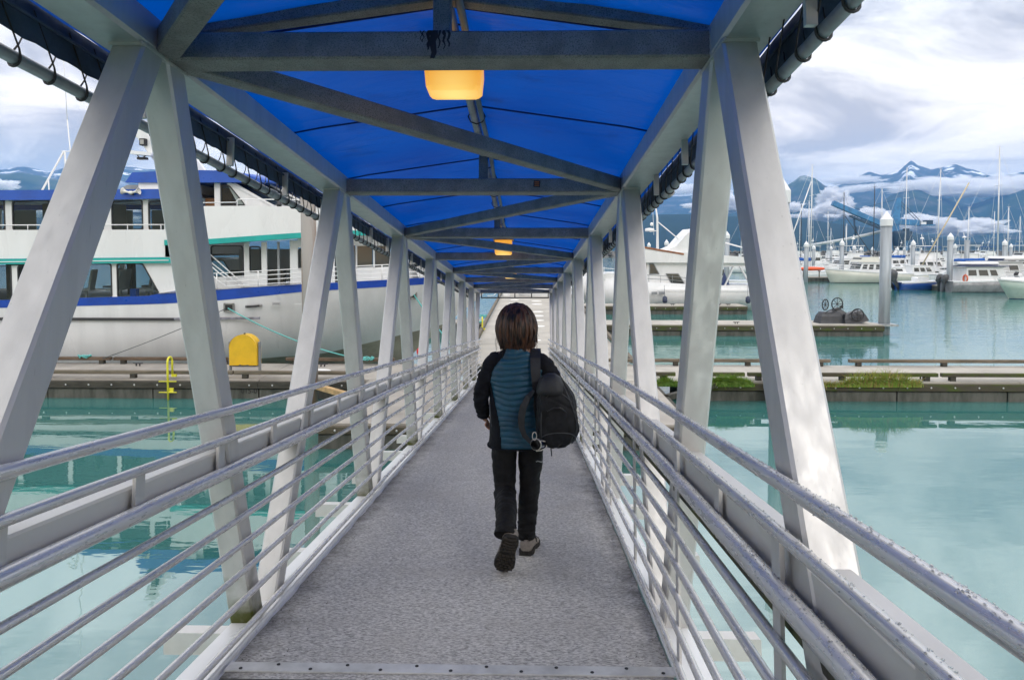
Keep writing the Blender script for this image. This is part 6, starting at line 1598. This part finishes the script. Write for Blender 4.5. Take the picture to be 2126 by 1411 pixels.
sd_ = me.skin_vertices[0].data if me.skin_vertices else None
if sd_ is None:
    bpy.context.view_layer.objects.active = body
    sd_ = body.data.skin_vertices[0].data
for i, v in enumerate(sd_): v.radius = sk_r[i]; v.use_root = False
sd_[0].use_root = True
roots = set(range(len(sk_v))) - {b for a, b in sk_e}
for i in roots: sd_[i].use_root = True
body.modifiers.new('sub', 'SUBSURF').levels = 2; body.modifiers['sub'].render_levels = 2
me.materials.append(SKIN)
# face: nose, ears, eyes, mouth on the far side of the head
m = MB(); m.loft([[Vector((-0.06 + a * w, 0.192 + d, z)) for a, d in ((-1, 0), (0, h), (1, 0), (0, -0.02))] for w, h, z in ((0.006, 0.004, 1.495), (0.010, 0.014, 1.465), (0.016, 0.026, 1.442), (0.012, 0.008, 1.432))]); m.build('nose', SKIN, PER)
for s in (-1, 1):
    m = MB(); m.ball((-0.06 + s * 0.032, 0.186, 1.485), (0.013, 0.01, 0.008), 10, 6); m.ball((-0.06 + s * 0.032, 0.1945, 1.485), (0.006, 0.003, 0.006), 8, 5, 1); m.build('eye', [mat('eye_white', (0.75, 0.73, 0.70), 0.3), BLACK], PER)
    m = MB(); m.ball((-0.06 + s * 0.080, 0.11, 1.465), (0.010, 0.020, 0.030), 8, 6); m.build('ear', SKIN, PER)
m = MB(); m.ball((-0.06, 0.186, 1.408), (0.022, 0.01, 0.006), 10, 5); m.build('mouth', mat('lips', (0.42, 0.14, 0.13), 0.5), PER)
# ---- trousers
TRO = mat('black_trousers', (0.0055, 0.0055, 0.0065), 0.7, spec=0.22, var=0.3, vscale=18, vcol=(0.009, 0.009, 0.010), bump=0.3, bscale=90)
def limb(path, rad, n=28, folds=0.0, seed=0, ell=1.0, seg=None):
    P = [Vector(p) for p in path]; rings = []
    seg = seg or 14
    # catmull-rom through the joints
    pts, rr = [], []
    for i in range(len(P) - 1):
        p0, p1, p2, p3 = P[max(i - 1, 0)], P[i], P[i + 1], P[min(i + 2, len(P) - 1)]
        for k in range(seg):
            t = k / seg
            pts.append(0.5 * ((2 * p1) + (p2 - p0) * t + (2 * p0 - 5 * p1 + 4 * p2 - p3) * t * t + (3 * p1 - p0 - 3 * p2 + p3) * t ** 3))
            rr.append(lerp(rad[i], rad[i + 1], t * t * (3 - 2 * t)))
    pts.append(P[-1]); rr.append(rad[-1])
    nrm = None
    for i, p in enumerate(pts):
        tt = (pts[min(i + 1, len(pts) - 1)] - pts[max(i - 1, 0)]).normalized()
        nrm = Vector((1, 0, 0)) - tt * tt.x if nrm is None else nrm - tt * nrm.dot(tt)
        nrm.normalize(); bn = tt.cross(nrm)
        ring = []
        for j in range(n):
            a = 2 * pi * j / n
            r = rr[i]
            if folds:
                q = Vector((cos(a) * 1.3, sin(a) * 1.3, i * 0.22 * 14 / seg + seed * 7))
                r += folds * (noise.noise(q * 0.9) + 0.7 * noise.noise(Vector((q.x * 0.8, q.y * 0.8, q.z * 2.6))))
            ring.append(p + nrm * cos(a) * r + bn * sin(a) * r * ell)
        rings.append(ring)
    return rings
m = MB()
m.loft(limb([(-0.13, 0.06, 0.83), (-0.135, 0.05, 0.66), (-0.13, 0.015, 0.42), (-0.118, -0.16, 0.375), (-0.114, -0.34, 0.335), (-0.119, -0.395, 0.290)], [0.092, 0.082, 0.068, 0.066, 0.060, 0.062], 44, 0.0075, 1, seg=26))
m.loft(limb([(0.03, 0.06, 0.83), (0.035, 0.06, 0.66), (0.028, 0.075, 0.43), (0.015, 0.055, 0.25), (0.008, 0.035, 0.13), (0.008, 0.033, 0.098)], [0.092, 0.082, 0.067, 0.062, 0.056, 0.059], 44, 0.007, 5, seg=26))
m.loft([[Vector((-0.05 + rx * cos(a), 0.065 + ry * sin(a), z)) for a in [2 * pi * k / 32 for k in range(32)]] for rx, ry, z in ((0.10, 0.08, 0.71), (0.166, 0.112, 0.78), (0.176, 0.12, 0.86), (0.16, 0.11, 0.95))])
tro = m.build('trousers', TRO, PER)
m = MB(); pts = [(0.068, -0.045, 0.615), (0.078, -0.048, 0.620), (0.09, -0.046, 0.617), (0.10, -0.042, 0.612), (0.108, -0.038, 0.614)]; m.tube(pts, 0.0035, 5); m.build('leg_emblem', mat('reflective_grey', (0.32, 0.33, 0.34), 0.4), tro)
# ---- shoes
SH1 = mat('taupe_suede', (0.27, 0.235, 0.205), 0.85, var=0.25, vscale=30, bump=0.3, bscale=200); SH2 = mat('brown_mesh', (0.15, 0.115, 0.09), 0.8); SOLE = mat('dark_sole', (0.022, 0.019, 0.016), 0.8, var=0.5, vscale=30)
def shoe(M):
    def tf(p): return M @ Vector(p)
    m = MB(); rings = []
    for x0, w, h, zb in ((-0.005, 0.020, 0.075, 0.012), (0.012, 0.034, 0.095, 0.01), (0.05, 0.038, 0.10, 0.01), (0.09, 0.037, 0.095, 0.01), (0.13, 0.042, 0.075, 0.01), (0.18, 0.048, 0.058, 0.01), (0.22, 0.045, 0.050, 0.012), (0.25, 0.032, 0.042, 0.016), (0.262, 0.012, 0.03, 0.02)):
        rings.append([tf((w * cos(a) * (1 - 0.25 * max(0, sin(a))), x0, zb + (h - zb) * (0.5 + 0.5 * sin(a)))) for a in [2 * pi * k / 18 for k in range(18)]])
    m.loft(rings, mif=lambda i, j: 1 if (2 <= i <= 4 and j in (1, 2, 6, 7)) else 0)
    S = m.build('shoe', [SH1, SH2], PER)
    m = MB(); rings = []
    for x0, w in ((-0.012, 0.018), (0.0, 0.032), (0.03, 0.040), (0.08, 0.037), (0.12, 0.036), (0.17, 0.048), (0.21, 0.050), (0.245, 0.038), (0.268, 0.014)):
        lift = 0.016 * max(0, (x0 - 0.2) / 0.07) ** 2
        rings.append([tf((-w, x0, 0.006 + lift)), tf((w, x0, 0.006 + lift)), tf((w * 1.03, x0, 0.026 + lift)), tf((-w * 1.03, x0, 0.026 + lift))])
    m.loft(rings, sm=False); m.build('sole', SOLE, S)
    m = MB()
    for i in range(13):
        x0 = 0.0 + i * 0.0205
        if 0.085 < x0 < 0.115: continue
        w = 0.031 if x0 < 0.08 else 0.041
        if x0 > 0.23: w = 0.028
        lift = 0.016 * max(0, (x0 - 0.2) / 0.07) ** 2
        for k in range(4):
            cx = -w + 2 * w * (k + 0.5) / 4 + (0.004 if i % 2 else -0.004)
            b = [Vector((cx + dx, x0 + dy + (0.004 if k in (1, 2) else 0), z + lift)) for z in (-0.001, 0.010) for dx, dy in ((-0.0075, -0.006), (0.0075, -0.006), (0.0075, 0.006), (-0.0075, 0.006))]
            m.add([M @ q for q in b], [(0, 3, 2, 1), (4, 5, 6, 7), (0, 1, 5, 4), (1, 2, 6, 5), (2, 3, 7, 6), (3, 0, 4, 7)])
    m.build('tread', mat('tread_rubber', (0.035, 0.03, 0.024), 0.85), S, kind='stuff')
    m = MB(); m.tube([tf((-0.022, 0.11, 0.092)), tf((0.0, 0.12, 0.098)), tf((0.024, 0.115, 0.086)), tf((0.04, 0.10, 0.07)), tf((0.046, 0.09, 0.05))], 0.003, 5); m.tube([tf((-0.02, 0.0, 0.075)), tf((0.0, -0.012, 0.11)), tf((0.02, 0.0, 0.075))], 0.004, 5); m.build('lace', TRO, S)
SC12 = Matrix.Diagonal((1.22, 1.06, 1.28, 1))
shoe(Matrix.Translation((0.004, -0.035, 0.004)) @ Matrix.Rotation(-SL, 4, 'X') @ Matrix.Rotation(radians(-9), 4, 'Z') @ SC12)
# rear foot rolling off its toes: heel up, sole turned to the viewer
toe = Vector((-0.135, -0.355, gz(-0.335) + 0.008))
shoe(Matrix.Translation(toe) @ Matrix.Rotation(radians(8), 4, 'Y') @ Matrix.Rotation(radians(-66), 4, 'X') @ Matrix.Rotation(radians(4), 4, 'Z') @ SC12 @ Matrix.Translation((0, -0.262, 0)))
# ---- jacket
JBL = mat('black_softshell', (0.006, 0.0065, 0.010), 0.8, spec=0.18, var=0.3, vscale=14, vcol=(0.009, 0.010, 0.014), bump=0.25, bscale=120)
JTE = mat('petrol_quilt', (0.008, 0.075, 0.128), 0.42, spec=0.5, var=0.25, vscale=9, vcol=(0.010, 0.055, 0.095), bump=0.2, bscale=140)
cut = [(0.655, 0.180, 0.128), (0.70, 0.183, 0.132), (0.80, 0.178, 0.134), (0.90, 0.172, 0.128), (1.00, 0.176, 0.122), (1.10, 0.188, 0.118), (1.18, 0.188, 0.110), (1.24, 0.168, 0.098), (1.28, 0.128, 0.084), (1.31, 0.085, 0.070), (1.335, 0.066, 0.062), (1.36, 0.064, 0.062)]
def xsec(z):
    return interp(z, [(a, b) for a, b, c in cut]), interp(z, [(a, c) for a, b, c in cut])
seamL = [(0.65, -0.150), (0.85, -0.166), (0.94, -0.185), (1.05, -0.215), (1.12, -0.232), (1.20, -0.205), (1.27, -0.145), (1.33, -0.11)]
seamR = [(0.65, 0.055), (0.85, 0.070), (0.94, 0.085), (1.05, 0.115), (1.12, 0.132), (1.20, 0.11), (1.27, 0.045), (1.33, 0.00)]
NZ, NA = 190, 110
rings, cells = [], {}
for i in range(NZ + 1):
    z = lerp(0.685, 1.355, i / NZ); rx, ry = xsec(z); ring = []
    for j in range(NA):
        a = 2 * pi * j / NA; ca, sa = cos(a), sin(a)
        ex = 0.82
        x = -0.055 + rx * math.copysign(abs(ca) ** ex, ca); y = 0.075 + ry * math.copysign(abs(sa) ** ex, sa)
        nx, ny = ca, sa
        teal = y < 0.075 and interp(z, seamL) < x < interp(z, seamR) + 0.01 and z < 1.318
        cells[(i, j)] = teal
        wav = 0.017 * noise.noise((x * 8, z * 7, 1.7)) + 0.006 * sin(x * 22 + z * 9) - 0.010 * (x + 0.05) ** 2 * 10
        f = 0.010 * noise.noise((x * 5, y * 5, z * 6)) + 0.006 * noise.noise((x * 14, y * 14, z * 20))
        if teal:
            ph = ((z + wav) / 0.036) % 1.0
            edge = min(1, (x - interp(z, seamL)) / 0.02, (interp(z, seamR) + 0.01 - x) / 0.02)
            f += (0.0095 * (sin(pi * ph) ** 0.55) + 0.0035 * noise.noise((x * 45, z * 40, 2))) * max(0, edge) - 0.002
        if z < 0.70: f *= 0.6
        ring.append(Vector((x + nx * f, y + ny * f, z + wav * 0.0)))
    rings.append(ring)
m = MB(); m.loft(rings, mif=lambda i, j: 1 if cells[(i, j)] and cells[(i, (j + 1) % NA)] else 0, caps=False)
# sleeves and collar belong to the same garment
m.loft(limb([(-0.125, 0.075, 1.245), (-0.20, 0.07, 1.205), (-0.262, 0.058, 1.08), (-0.285, 0.06, 0.98), (-0.275, 0.09, 0.905), (-0.268, 0.105, 0.872)], [0.055, 0.070, 0.057, 0.050, 0.043, 0.041], 28, 0.010, 2), mi=0)
m.loft(limb([(0.02, 0.075, 1.245), (0.10, 0.07, 1.205), (0.175, 0.06, 1.10), (0.205, 0.085, 1.035), (0.18, 0.18, 1.06), (0.145, 0.235, 1.10)], [0.055, 0.074, 0.064, 0.060, 0.050, 0.044], 28, 0.010, 3), mi=0)
m.loft([[Vector((-0.055 + r * cos(a), 0.085 + r * 1.02 * sin(a), z + 0.01 * sin(a))) for a in [2 * pi * k / 28 for k in range(28)]] for r, z in ((0.066, 1.30), (0.070, 1.335), (0.068, 1.368), (0.060, 1.368), (0.058, 1.31))], caps=False)
jk = m.build('jacket', [JBL, JTE], PER, fix=False)
m = MB(); P = []
for k in range(50):
    z = lerp(0.69, 1.30, k / 49); rx, ry = xsec(z); x = interp(z, seamL); q = min(0.999, abs((x + 0.055) / rx)); P.append((x - 0.002, 0.075 - ry * (1 - q ** (2 / 0.82)) ** (0.82 / 2) - 0.006, z))
m.tube(P, 0.0028, 5); m.build('panel_piping', JBL, jk)
m = MB(); rx, ry = xsec(0.69); m.tube([(-0.055 + (rx + 0.004) * math.copysign(abs(cos(a)) ** 0.82, cos(a)), 0.075 + (ry + 0.004) * math.copysign(abs(sin(a)) ** 0.82, sin(a))  , 0.690) for a in [2 * pi * k / 60 for k in range(60)]], 0.006, 6, closed=True); m.build('hem', JBL, jk)
m = MB(); m.tube([(-0.225, -0.012, 0.97), (-0.222, -0.02, 0.90), (-0.215, -0.022, 0.83)], 0.003, 5); m.build('pocket_zip', mat('zip_grey', (0.10, 0.11, 0.12), 0.4), jk)
# ---- hair: a bob of overlapping locks over a smooth cap
HAIR = bpy.data.materials.new('dark_brown_hair'); HAIR.use_nodes = True
t = HAIR.node_tree; b = t.nodes['Principled BSDF']; b.inputs['Roughness'].default_value = 0.42; b.inputs['Specular IOR Level'].default_value = 0.45; b.inputs['Anisotropic'].default_value = 0.6
oi = t.nodes.new('ShaderNodeTexCoord'); mpn = t.nodes.new('ShaderNodeMapping'); mpn.inputs['Scale'].default_value = (46, 46, 3.5); t.links.new(oi.outputs['Object'], mpn.inputs[0])
nz = t.nodes.new('ShaderNodeTexNoise'); nz.inputs['Scale'].default_value = 1; nz.inputs['Detail'].default_value = 4; t.links.new(mpn.outputs[0], nz.inputs[0])
cr = t.nodes.new('ShaderNodeValToRGB'); e = cr.color_ramp.elements
e[0].position, e[0].color = 0.40, (0.008, 0.005, 0.004, 1); e[1].position, e[1].color = 0.60, (0.125, 0.054, 0.029, 1)
t.links.new(nz.outputs[0], cr.inputs[0]); t.links.new(cr.outputs[0], b.inputs['Base Color'])
hz = [(1.605, 0.003), (1.598, 0.036), (1.585, 0.061), (1.56, 0.086), (1.53, 0.104), (1.49, 0.117), (1.45, 0.124), (1.41, 0.123), (1.37, 0.113), (1.33, 0.096), (1.30, 0.083), (1.26, 0.074)]
HC_ = Vector((-0.058, 0.105, 0))
def hr_at(z, a):
    r = interp(-z, [(-q[0], q[1]) for q in hz])
    return Vector((HC_.x + r * cos(a), HC_.y + r * 1.08 * sin(a), z))
m = MB()
def front_open(a): return sin(a) > 0.62      # the face side stays free of hair below the fringe
rings = []
for z in (1.606, 1.60, 1.588, 1.57, 1.545, 1.51, 1.47, 1.43, 1.39, 1.35, 1.32):
    rings.append([hr_at(z, 2 * pi * k / 64) * 1.0 if z > 1.50 or not front_open(2 * pi * k / 64) else Vector((HC_.x + 0.07 * cos(2 * pi * k / 64), HC_.y + 0.05, z)) for k in range(64)])
m.loft([[HC_ + (p - HC_ - Vector((0, 0, p.z))) * 0.965 + Vector((0, 0, p.z)) for p in r] for r in rings], caps=False)
rnd = random.Random(21)
for k in range(2600):
    a = rnd.uniform(0, 2 * pi)
    z1 = rnd.gauss(1.325, 0.024) - 0.05 * max(0, -sin(a)) ** 1.5 + 0.012 * noise.noise((cos(a) * 5, sin(a) * 5, 0))
    if front_open(a): z1 = 1.50 + rnd.uniform(-0.01, 0.02)
    off = rnd.uniform(0.975, 1.045); ncl = 0.010 * noise.noise((cos(a) * 9, sin(a) * 9, 3.0))
    w = rnd.uniform(0.0012, 0.0034); da = rnd.gauss(0, 0.07) + 0.16 * noise.noise((cos(a) * 4, sin(a) * 4, 8))
    cur = rnd.gauss(0.08, 0.05) if rnd.random() < 0.82 else rnd.uniform(-0.22, -0.05)
    if cos(a) > 0.5 and rnd.random() < 0.35: cur = rnd.uniform(-0.3, -0.1)
    n = 9; vs = []; z0 = rnd.uniform(1.52, 1.604)
    for i in range(n + 1):
        f = i / n; z = lerp(z0, z1, f ** 1.0)
        p = hr_at(z, a + da * f * f)
        dv = p - HC_; dv.z = 0
        curl = 1.0 - cur * max(0, (f - 0.7) / 0.3) ** 2
        p = HC_ + dv * (off + ncl * 10 * f) * curl + Vector((0, 0, z))
        tg = Vector((-sin(a), cos(a), 0)) * w * (1 - 0.75 * f * f)
        bw = dv.normalized() * w * 0.35
        vs += [p - tg, p + bw, p + tg]
    fs = []
    for i in range(n):
        for q in range(2): fs.append((i * 3 + q, i * 3 + q + 1, i * 3 + q + 4, i * 3 + q + 3))
    m.add(vs, fs, 0, True)
for k in range(70):
    a = rnd.uniform(pi * 0.85, pi * 2.15); p0 = hr_at(rnd.uniform(1.40, 1.6), a); d = Vector((cos(a), sin(a), 0))
    m.tube([p0, p0 + d * 0.006 + Vector((0, 0, -0.05)), p0 + d * rnd.uniform(0.006, 0.02) + Vector((0, 0, -0.10)), p0 + d * rnd.uniform(0.0, 0.022) + Vector((rnd.gauss(0, 0.006), 0, -0.15))], [0.0006, 0.0006, 0.0005, 0.0003], 3)
# heavier locks over the shell give the bob its choppy outline
for k in range(170):
    a = rnd.uniform(0, 2 * pi)
    if front_open(a): continue
    z0 = rnd.uniform(1.46, 1.60); z1 = rnd.gauss(1.325, 0.026) - 0.055 * max(0, -sin(a)) ** 1.5; da = rnd.gauss(0, 0.10); w = rnd.uniform(0.007, 0.017)
    cur = rnd.gauss(0.07, 0.06); 
    if cos(a) > 0.45 and rnd.random() < 0.5: cur = rnd.uniform(-0.28, -0.08)
    if cos(a) < -0.6 and rnd.random() < 0.2: cur = rnd.uniform(-0.18, -0.05)
    off = rnd.uniform(1.0, 1.085); rg = []
    for i in range(13):
        f = i / 12; z = lerp(z0, z1, f); aa = a + da * f * f
        p = hr_at(z, aa); dv = p - HC_; dv.z = 0
        p = HC_ + dv * (1 + (off - 1) * min(1, f * 3)) * (1 - cur * max(0, (f - 0.65) / 0.35) ** 2) + Vector((0, 0, z))
        tg = Vector((-sin(aa), cos(aa), 0)); ww = w * (0.35 + 0.65 * sin(pi * min(1, f * 1.15 + 0.12)) if f < 0.8 else max(0.05, (1 - f) / 0.2 * 0.62)); th = 0.009 * (1 - 0.6 * f)
        rg.append([p - tg * ww, p + dv.normalized() * th, p + tg * ww, p - dv.normalized() * th])
    m.loft(rg)
m.build('hair', HAIR, PER, fix=False)

# ================================================================== THE BACKPACK hanging from the right shoulder
BP = thing('backpack', 'black backpack slung over the right shoulder of the walking person', 'backpack', tuple(PO + Vector((0.16, -0.13, 0.74))))
PACK = mat('pack_nylon', (0.006, 0.0062, 0.0075), 0.6, spec=0.28, var=0.3, vscale=20, vcol=(0.010, 0.0105, 0.013), bump=0.35, bscale=260)
PACKG = mat('pack_grey', (0.013, 0.014, 0.017), 0.55, var=0.25, vscale=16, bump=0.3, bscale=180)
NA = 72
prof = [(0.0, 0.165, 0.03, 0.035), (0.012, 0.172, 0.075, 0.062), (0.04, 0.180, 0.105, 0.082), (0.10, 0.187, 0.125, 0.094), (0.17, 0.186, 0.130, 0.098), (0.24, 0.180, 0.122, 0.095), (0.31, 0.172, 0.104, 0.086), (0.37, 0.165, 0.082, 0.072), (0.415, 0.158, 0.058, 0.052), (0.44, 0.153, 0.030, 0.028), (0.448, 0.152, 0.006, 0.006)]
rings = []
for i in range(110):
    z = 0.448 * i / 109
    cx = interp(z, [(p[0], p[1]) for p in prof]); rx = interp(z, [(p[0], p[2]) for p in prof]); ry = interp(z, [(p[0], p[3]) for p in prof])
    ring = []
    for j in range(NA):
        a = 2 * pi * j / NA; ex = 0.8
        f = 0.016 * noise.noise((cos(a) * 2.0, sin(a) * 2.0, z * 8)) + 0.006 * noise.noise((cos(a) * 6, sin(a) * 6, z * 24)) + 0.007 * abs(noise.noise((cos(a) * 4 + z * 12, sin(a) * 4, z * 7 + 3))) - 0.006 * exp(-((z - 0.30 + 0.08 * cos(a)) / 0.008) ** 2)
        ring.append(Vector((cx + 0.012 + (rx + f) * math.copysign(abs(cos(a)) ** ex, cos(a)), -0.135 + (ry + f) * math.copysign(abs(sin(a)) ** ex, sin(a)), 0.738 + z)))
    rings.append(ring)
def bp(m, name, mats, par=BP, **k):
    o = root_loc(par) - PO
    m.v = [(x - o.x, y - o.y, z - o.z) for x, y, z in m.v]
    return m.build(name, mats, par, **k)
m = MB(); m.loft(rings); bp(m, 'main_bag', PACK)
# front pocket bulging towards the viewer, seams and zips
m = MB(); rr_ = []
for i in range(26):
    z = lerp(0.02, 0.27, i / 25); e = sin(pi * (i + 0.4) / 25.8) ** 0.5
    rr_.append([Vector((0.195 + 0.085 * e * math.copysign(abs(cos(a)) ** 0.8, cos(a)), -0.192 + 0.045 * e * math.copysign(abs(sin(a)) ** 0.8, sin(a)) , 0.745 + z)) for a in [2 * pi * k / 28 for k in range(28)]])
m.loft(rr_); bp(m, 'front_pocket', PACK)
m = MB(); m.tube([(0.125, -0.19, 1.03), (0.15, -0.215, 1.075), (0.19, -0.222, 1.085), (0.23, -0.21, 1.06), (0.262, -0.18, 1.0), (0.285, -0.15, 0.93)], 0.005, 6); bp(m, 'zip', mat('zip_black', (0.02, 0.02, 0.022), 0.3))
m = MB(); m.tube([(0.13, -0.243, 0.98), (0.17, -0.252, 1.005), (0.21, -0.252, 1.005), (0.25, -0.24, 0.97)], 0.004, 6); bp(m, 'zip', MATS['zip_black'])
m = MB(); rr_ = [[Vector((0.155 + 0.082 * s * math.copysign(abs(cos(a)) ** 0.7, cos(a)), -0.145 + 0.085 * s * math.copysign(abs(sin(a)) ** 0.7, sin(a)), z)) for a in [2 * pi * k / 28 for k in range(28)]] for s, z in ((1.08, 1.075), (1.06, 1.105), (0.92, 1.14), (0.70, 1.170), (0.38, 1.188), (0.05, 1.192))]
m.loft(rr_); bp(m, 'top_flap', PACKG)
m = MB(); m.tube([(0.236, -0.215, 0.96), (0.238, -0.228, 0.93), (0.240, -0.228, 0.905)], 0.004, 5); bp(m, 'zip_pull', mat('zip_silver', (0.4, 0.41, 0.42), 0.3, 0.6))
def band(P, W, n, name, mt, th=0.010):
    m = MB(); rings = []
    for i, (p, w) in enumerate(zip(P, W)):
        p = Vector(p); tt = (Vector(P[min(i + 1, len(P) - 1)]) - Vector(P[max(i - 1, 0)])).normalized()
        sx = Vector(n[i] if isinstance(n, list) else n); sx = (sx - tt * sx.dot(tt)).normalized(); up = tt.cross(sx)
        rings.append([p - sx * w + up * th / 2, p + sx * w + up * th / 2, p + sx * w - up * th / 2, p - sx * w - up * th / 2])
    m.loft(rings, sm=False); return bp(m, name, mt)
PIP = mat('pack_piping', (0.045, 0.047, 0.052), 0.5)  # seam piping, coloured lighter to paint in the nylon's grey sheen
def psurf(a, z, o=0.004):
    zz = max(0.0, min(0.447, z - 0.738)); cx = interp(zz, [(p[0], p[1]) for p in prof]); rx = interp(zz, [(p[0], p[2]) for p in prof]); ry = interp(zz, [(p[0], p[3]) for p in prof])
    return (cx + 0.012 + (rx + o) * math.copysign(abs(cos(a)) ** 0.8, cos(a)), -0.135 + (ry + o) * math.copysign(abs(sin(a)) ** 0.8, sin(a)), z)
for P in ([psurf(lerp(-2.45, -2.2, f), lerp(0.76, 1.13, f), 0.007) for f in [k / 20 for k in range(21)]], [psurf(lerp(-0.55, -0.9, f) , lerp(0.77, 1.12, f), 0.007) for f in [k / 20 for k in range(21)]], [psurf(lerp(-2.6, -0.4, f), 0.80 + 0.05 * sin(pi * f), 0.008) for f in [k / 20 for k in range(21)]], [psurf(lerp(-2.3, -0.75, f), 1.03 + 0.06 * sin(pi * f), 0.008) for f in [k / 20 for k in range(21)]]):
    m = MB(); m.tube(P, 0.0032, 5); bp(m, 'piping', PIP)
# padded strap over the shoulder, down the back to the bag
band([(0.085, 0.165, 1.20), (0.075, 0.14, 1.265), (0.068, 0.09, 1.302), (0.064, 0.03, 1.298), (0.062, -0.025, 1.262), (0.063, -0.052, 1.21), (0.066, -0.066, 1.15), (0.068, -0.075, 1.115)], [0.024, 0.028, 0.031, 0.032, 0.032, 0.031, 0.029, 0.027], (1, 0, 0), 'shoulder_strap', PACKG, 0.016)
band([(0.068, -0.074, 1.125), (0.070, -0.085, 1.09), (0.072, -0.088, 1.05)], [0.028, 0.027, 0.020], (1, 0, 0), 'strap_end', PACK, 0.014)
band([(0.075, -0.09, 1.06), (0.066, -0.105, 0.98), (0.075, -0.115, 0.90), (0.09, -0.12, 0.83)], [0.020, 0.017, 0.012, 0.010], (1, 0, 0.2), 'webbing', PACK, 0.006)
# second strap hanging loose at the left of the bag
band([(0.055, -0.10, 1.075), (0.02, -0.115, 1.04), (-0.012, -0.12, 0.98), (-0.026, -0.12, 0.91), (-0.022, -0.12, 0.85), (-0.005, -0.12, 0.80), (0.03, -0.13, 0.765), (0.075, -0.14, 0.745)], [0.014, 0.018, 0.021, 0.021, 0.018, 0.014, 0.011, 0.010], (1, -0.2, 0.5), 'loose_strap', PACKG, 0.012)
m = MB(); m.tube([(0.082, -0.14, 0.95), (0.080, -0.15, 0.88), (0.075, -0.155, 0.83)], 0.006, 6); bp(m, 'haul_cord', MATS['zip_black'])
m = MB(); m.tube([(0.155, -0.20, 0.748), (0.158, -0.205, 0.72), (0.16, -0.205, 0.70)], 0.004, 5); bp(m, 'dangling_cord', MATS['zip_black'])
# camping mug hanging on a carabiner from the bag
TU = thing('travel_mug', 'small navy mug with a round silver lid hanging from the backpack on a carabiner', 'mug', tuple(PO + Vector((0.075, -0.20, 0.77))))
SILV = mat('brushed_silver', (0.55, 0.53, 0.50), 0.32, 0.6)
Rm = RX(radians(80)) 
ax = Vector((0.45, 0.88, -0.12)).normalized(); qm = ax.to_track_quat('Z', 'Y').to_matrix()
m = MB(); m.lathe([(0.036, 0.0), (0.0365, 0.008), (0.030, 0.010)], 24, (-0.012, -0.03, 0.008), qm); m.lathe([(0.0, -0.003), (0.026, -0.003), (0.028, 0.002), (0.031, 0.002), (0.033, -0.003), (0.036, 0.0)], 24, (-0.012, -0.03, 0.008), qm); m.lathe([(0.0275, -0.0045), (0.0325, -0.0045)], 24, (-0.012, -0.03, 0.008), qm, 1); m.build('lid', [SILV, STEEL], TU)
m = MB(); m.lathe([(0.028, 0.008), (0.030, 0.02), (0.031, 0.075), (0.024, 0.085), (0, 0.086)], 20, (-0.012, -0.03, 0.008), qm); m.build('cup', mat('navy_enamel', (0.012, 0.022, 0.07), 0.3, coat=0.3), TU)
m = MB(); m.tube([(-0.02 + 0.013 * cos(a), -0.035, 0.060 + 0.024 * sin(a)) for a in [2 * pi * k / 18 for k in range(18)]], 0.0028, 6, closed=True); m.build('carabiner', SILV, TU)
m = MB(); m.tube([(0.018, -0.025, 0.03), (0.05, -0.01, 0.02), (0.055, 0.0, -0.02), (0.02, -0.03, -0.028), (-0.01, -0.035, -0.03)], 0.004, 6); m.build('handle', SILV, TU)
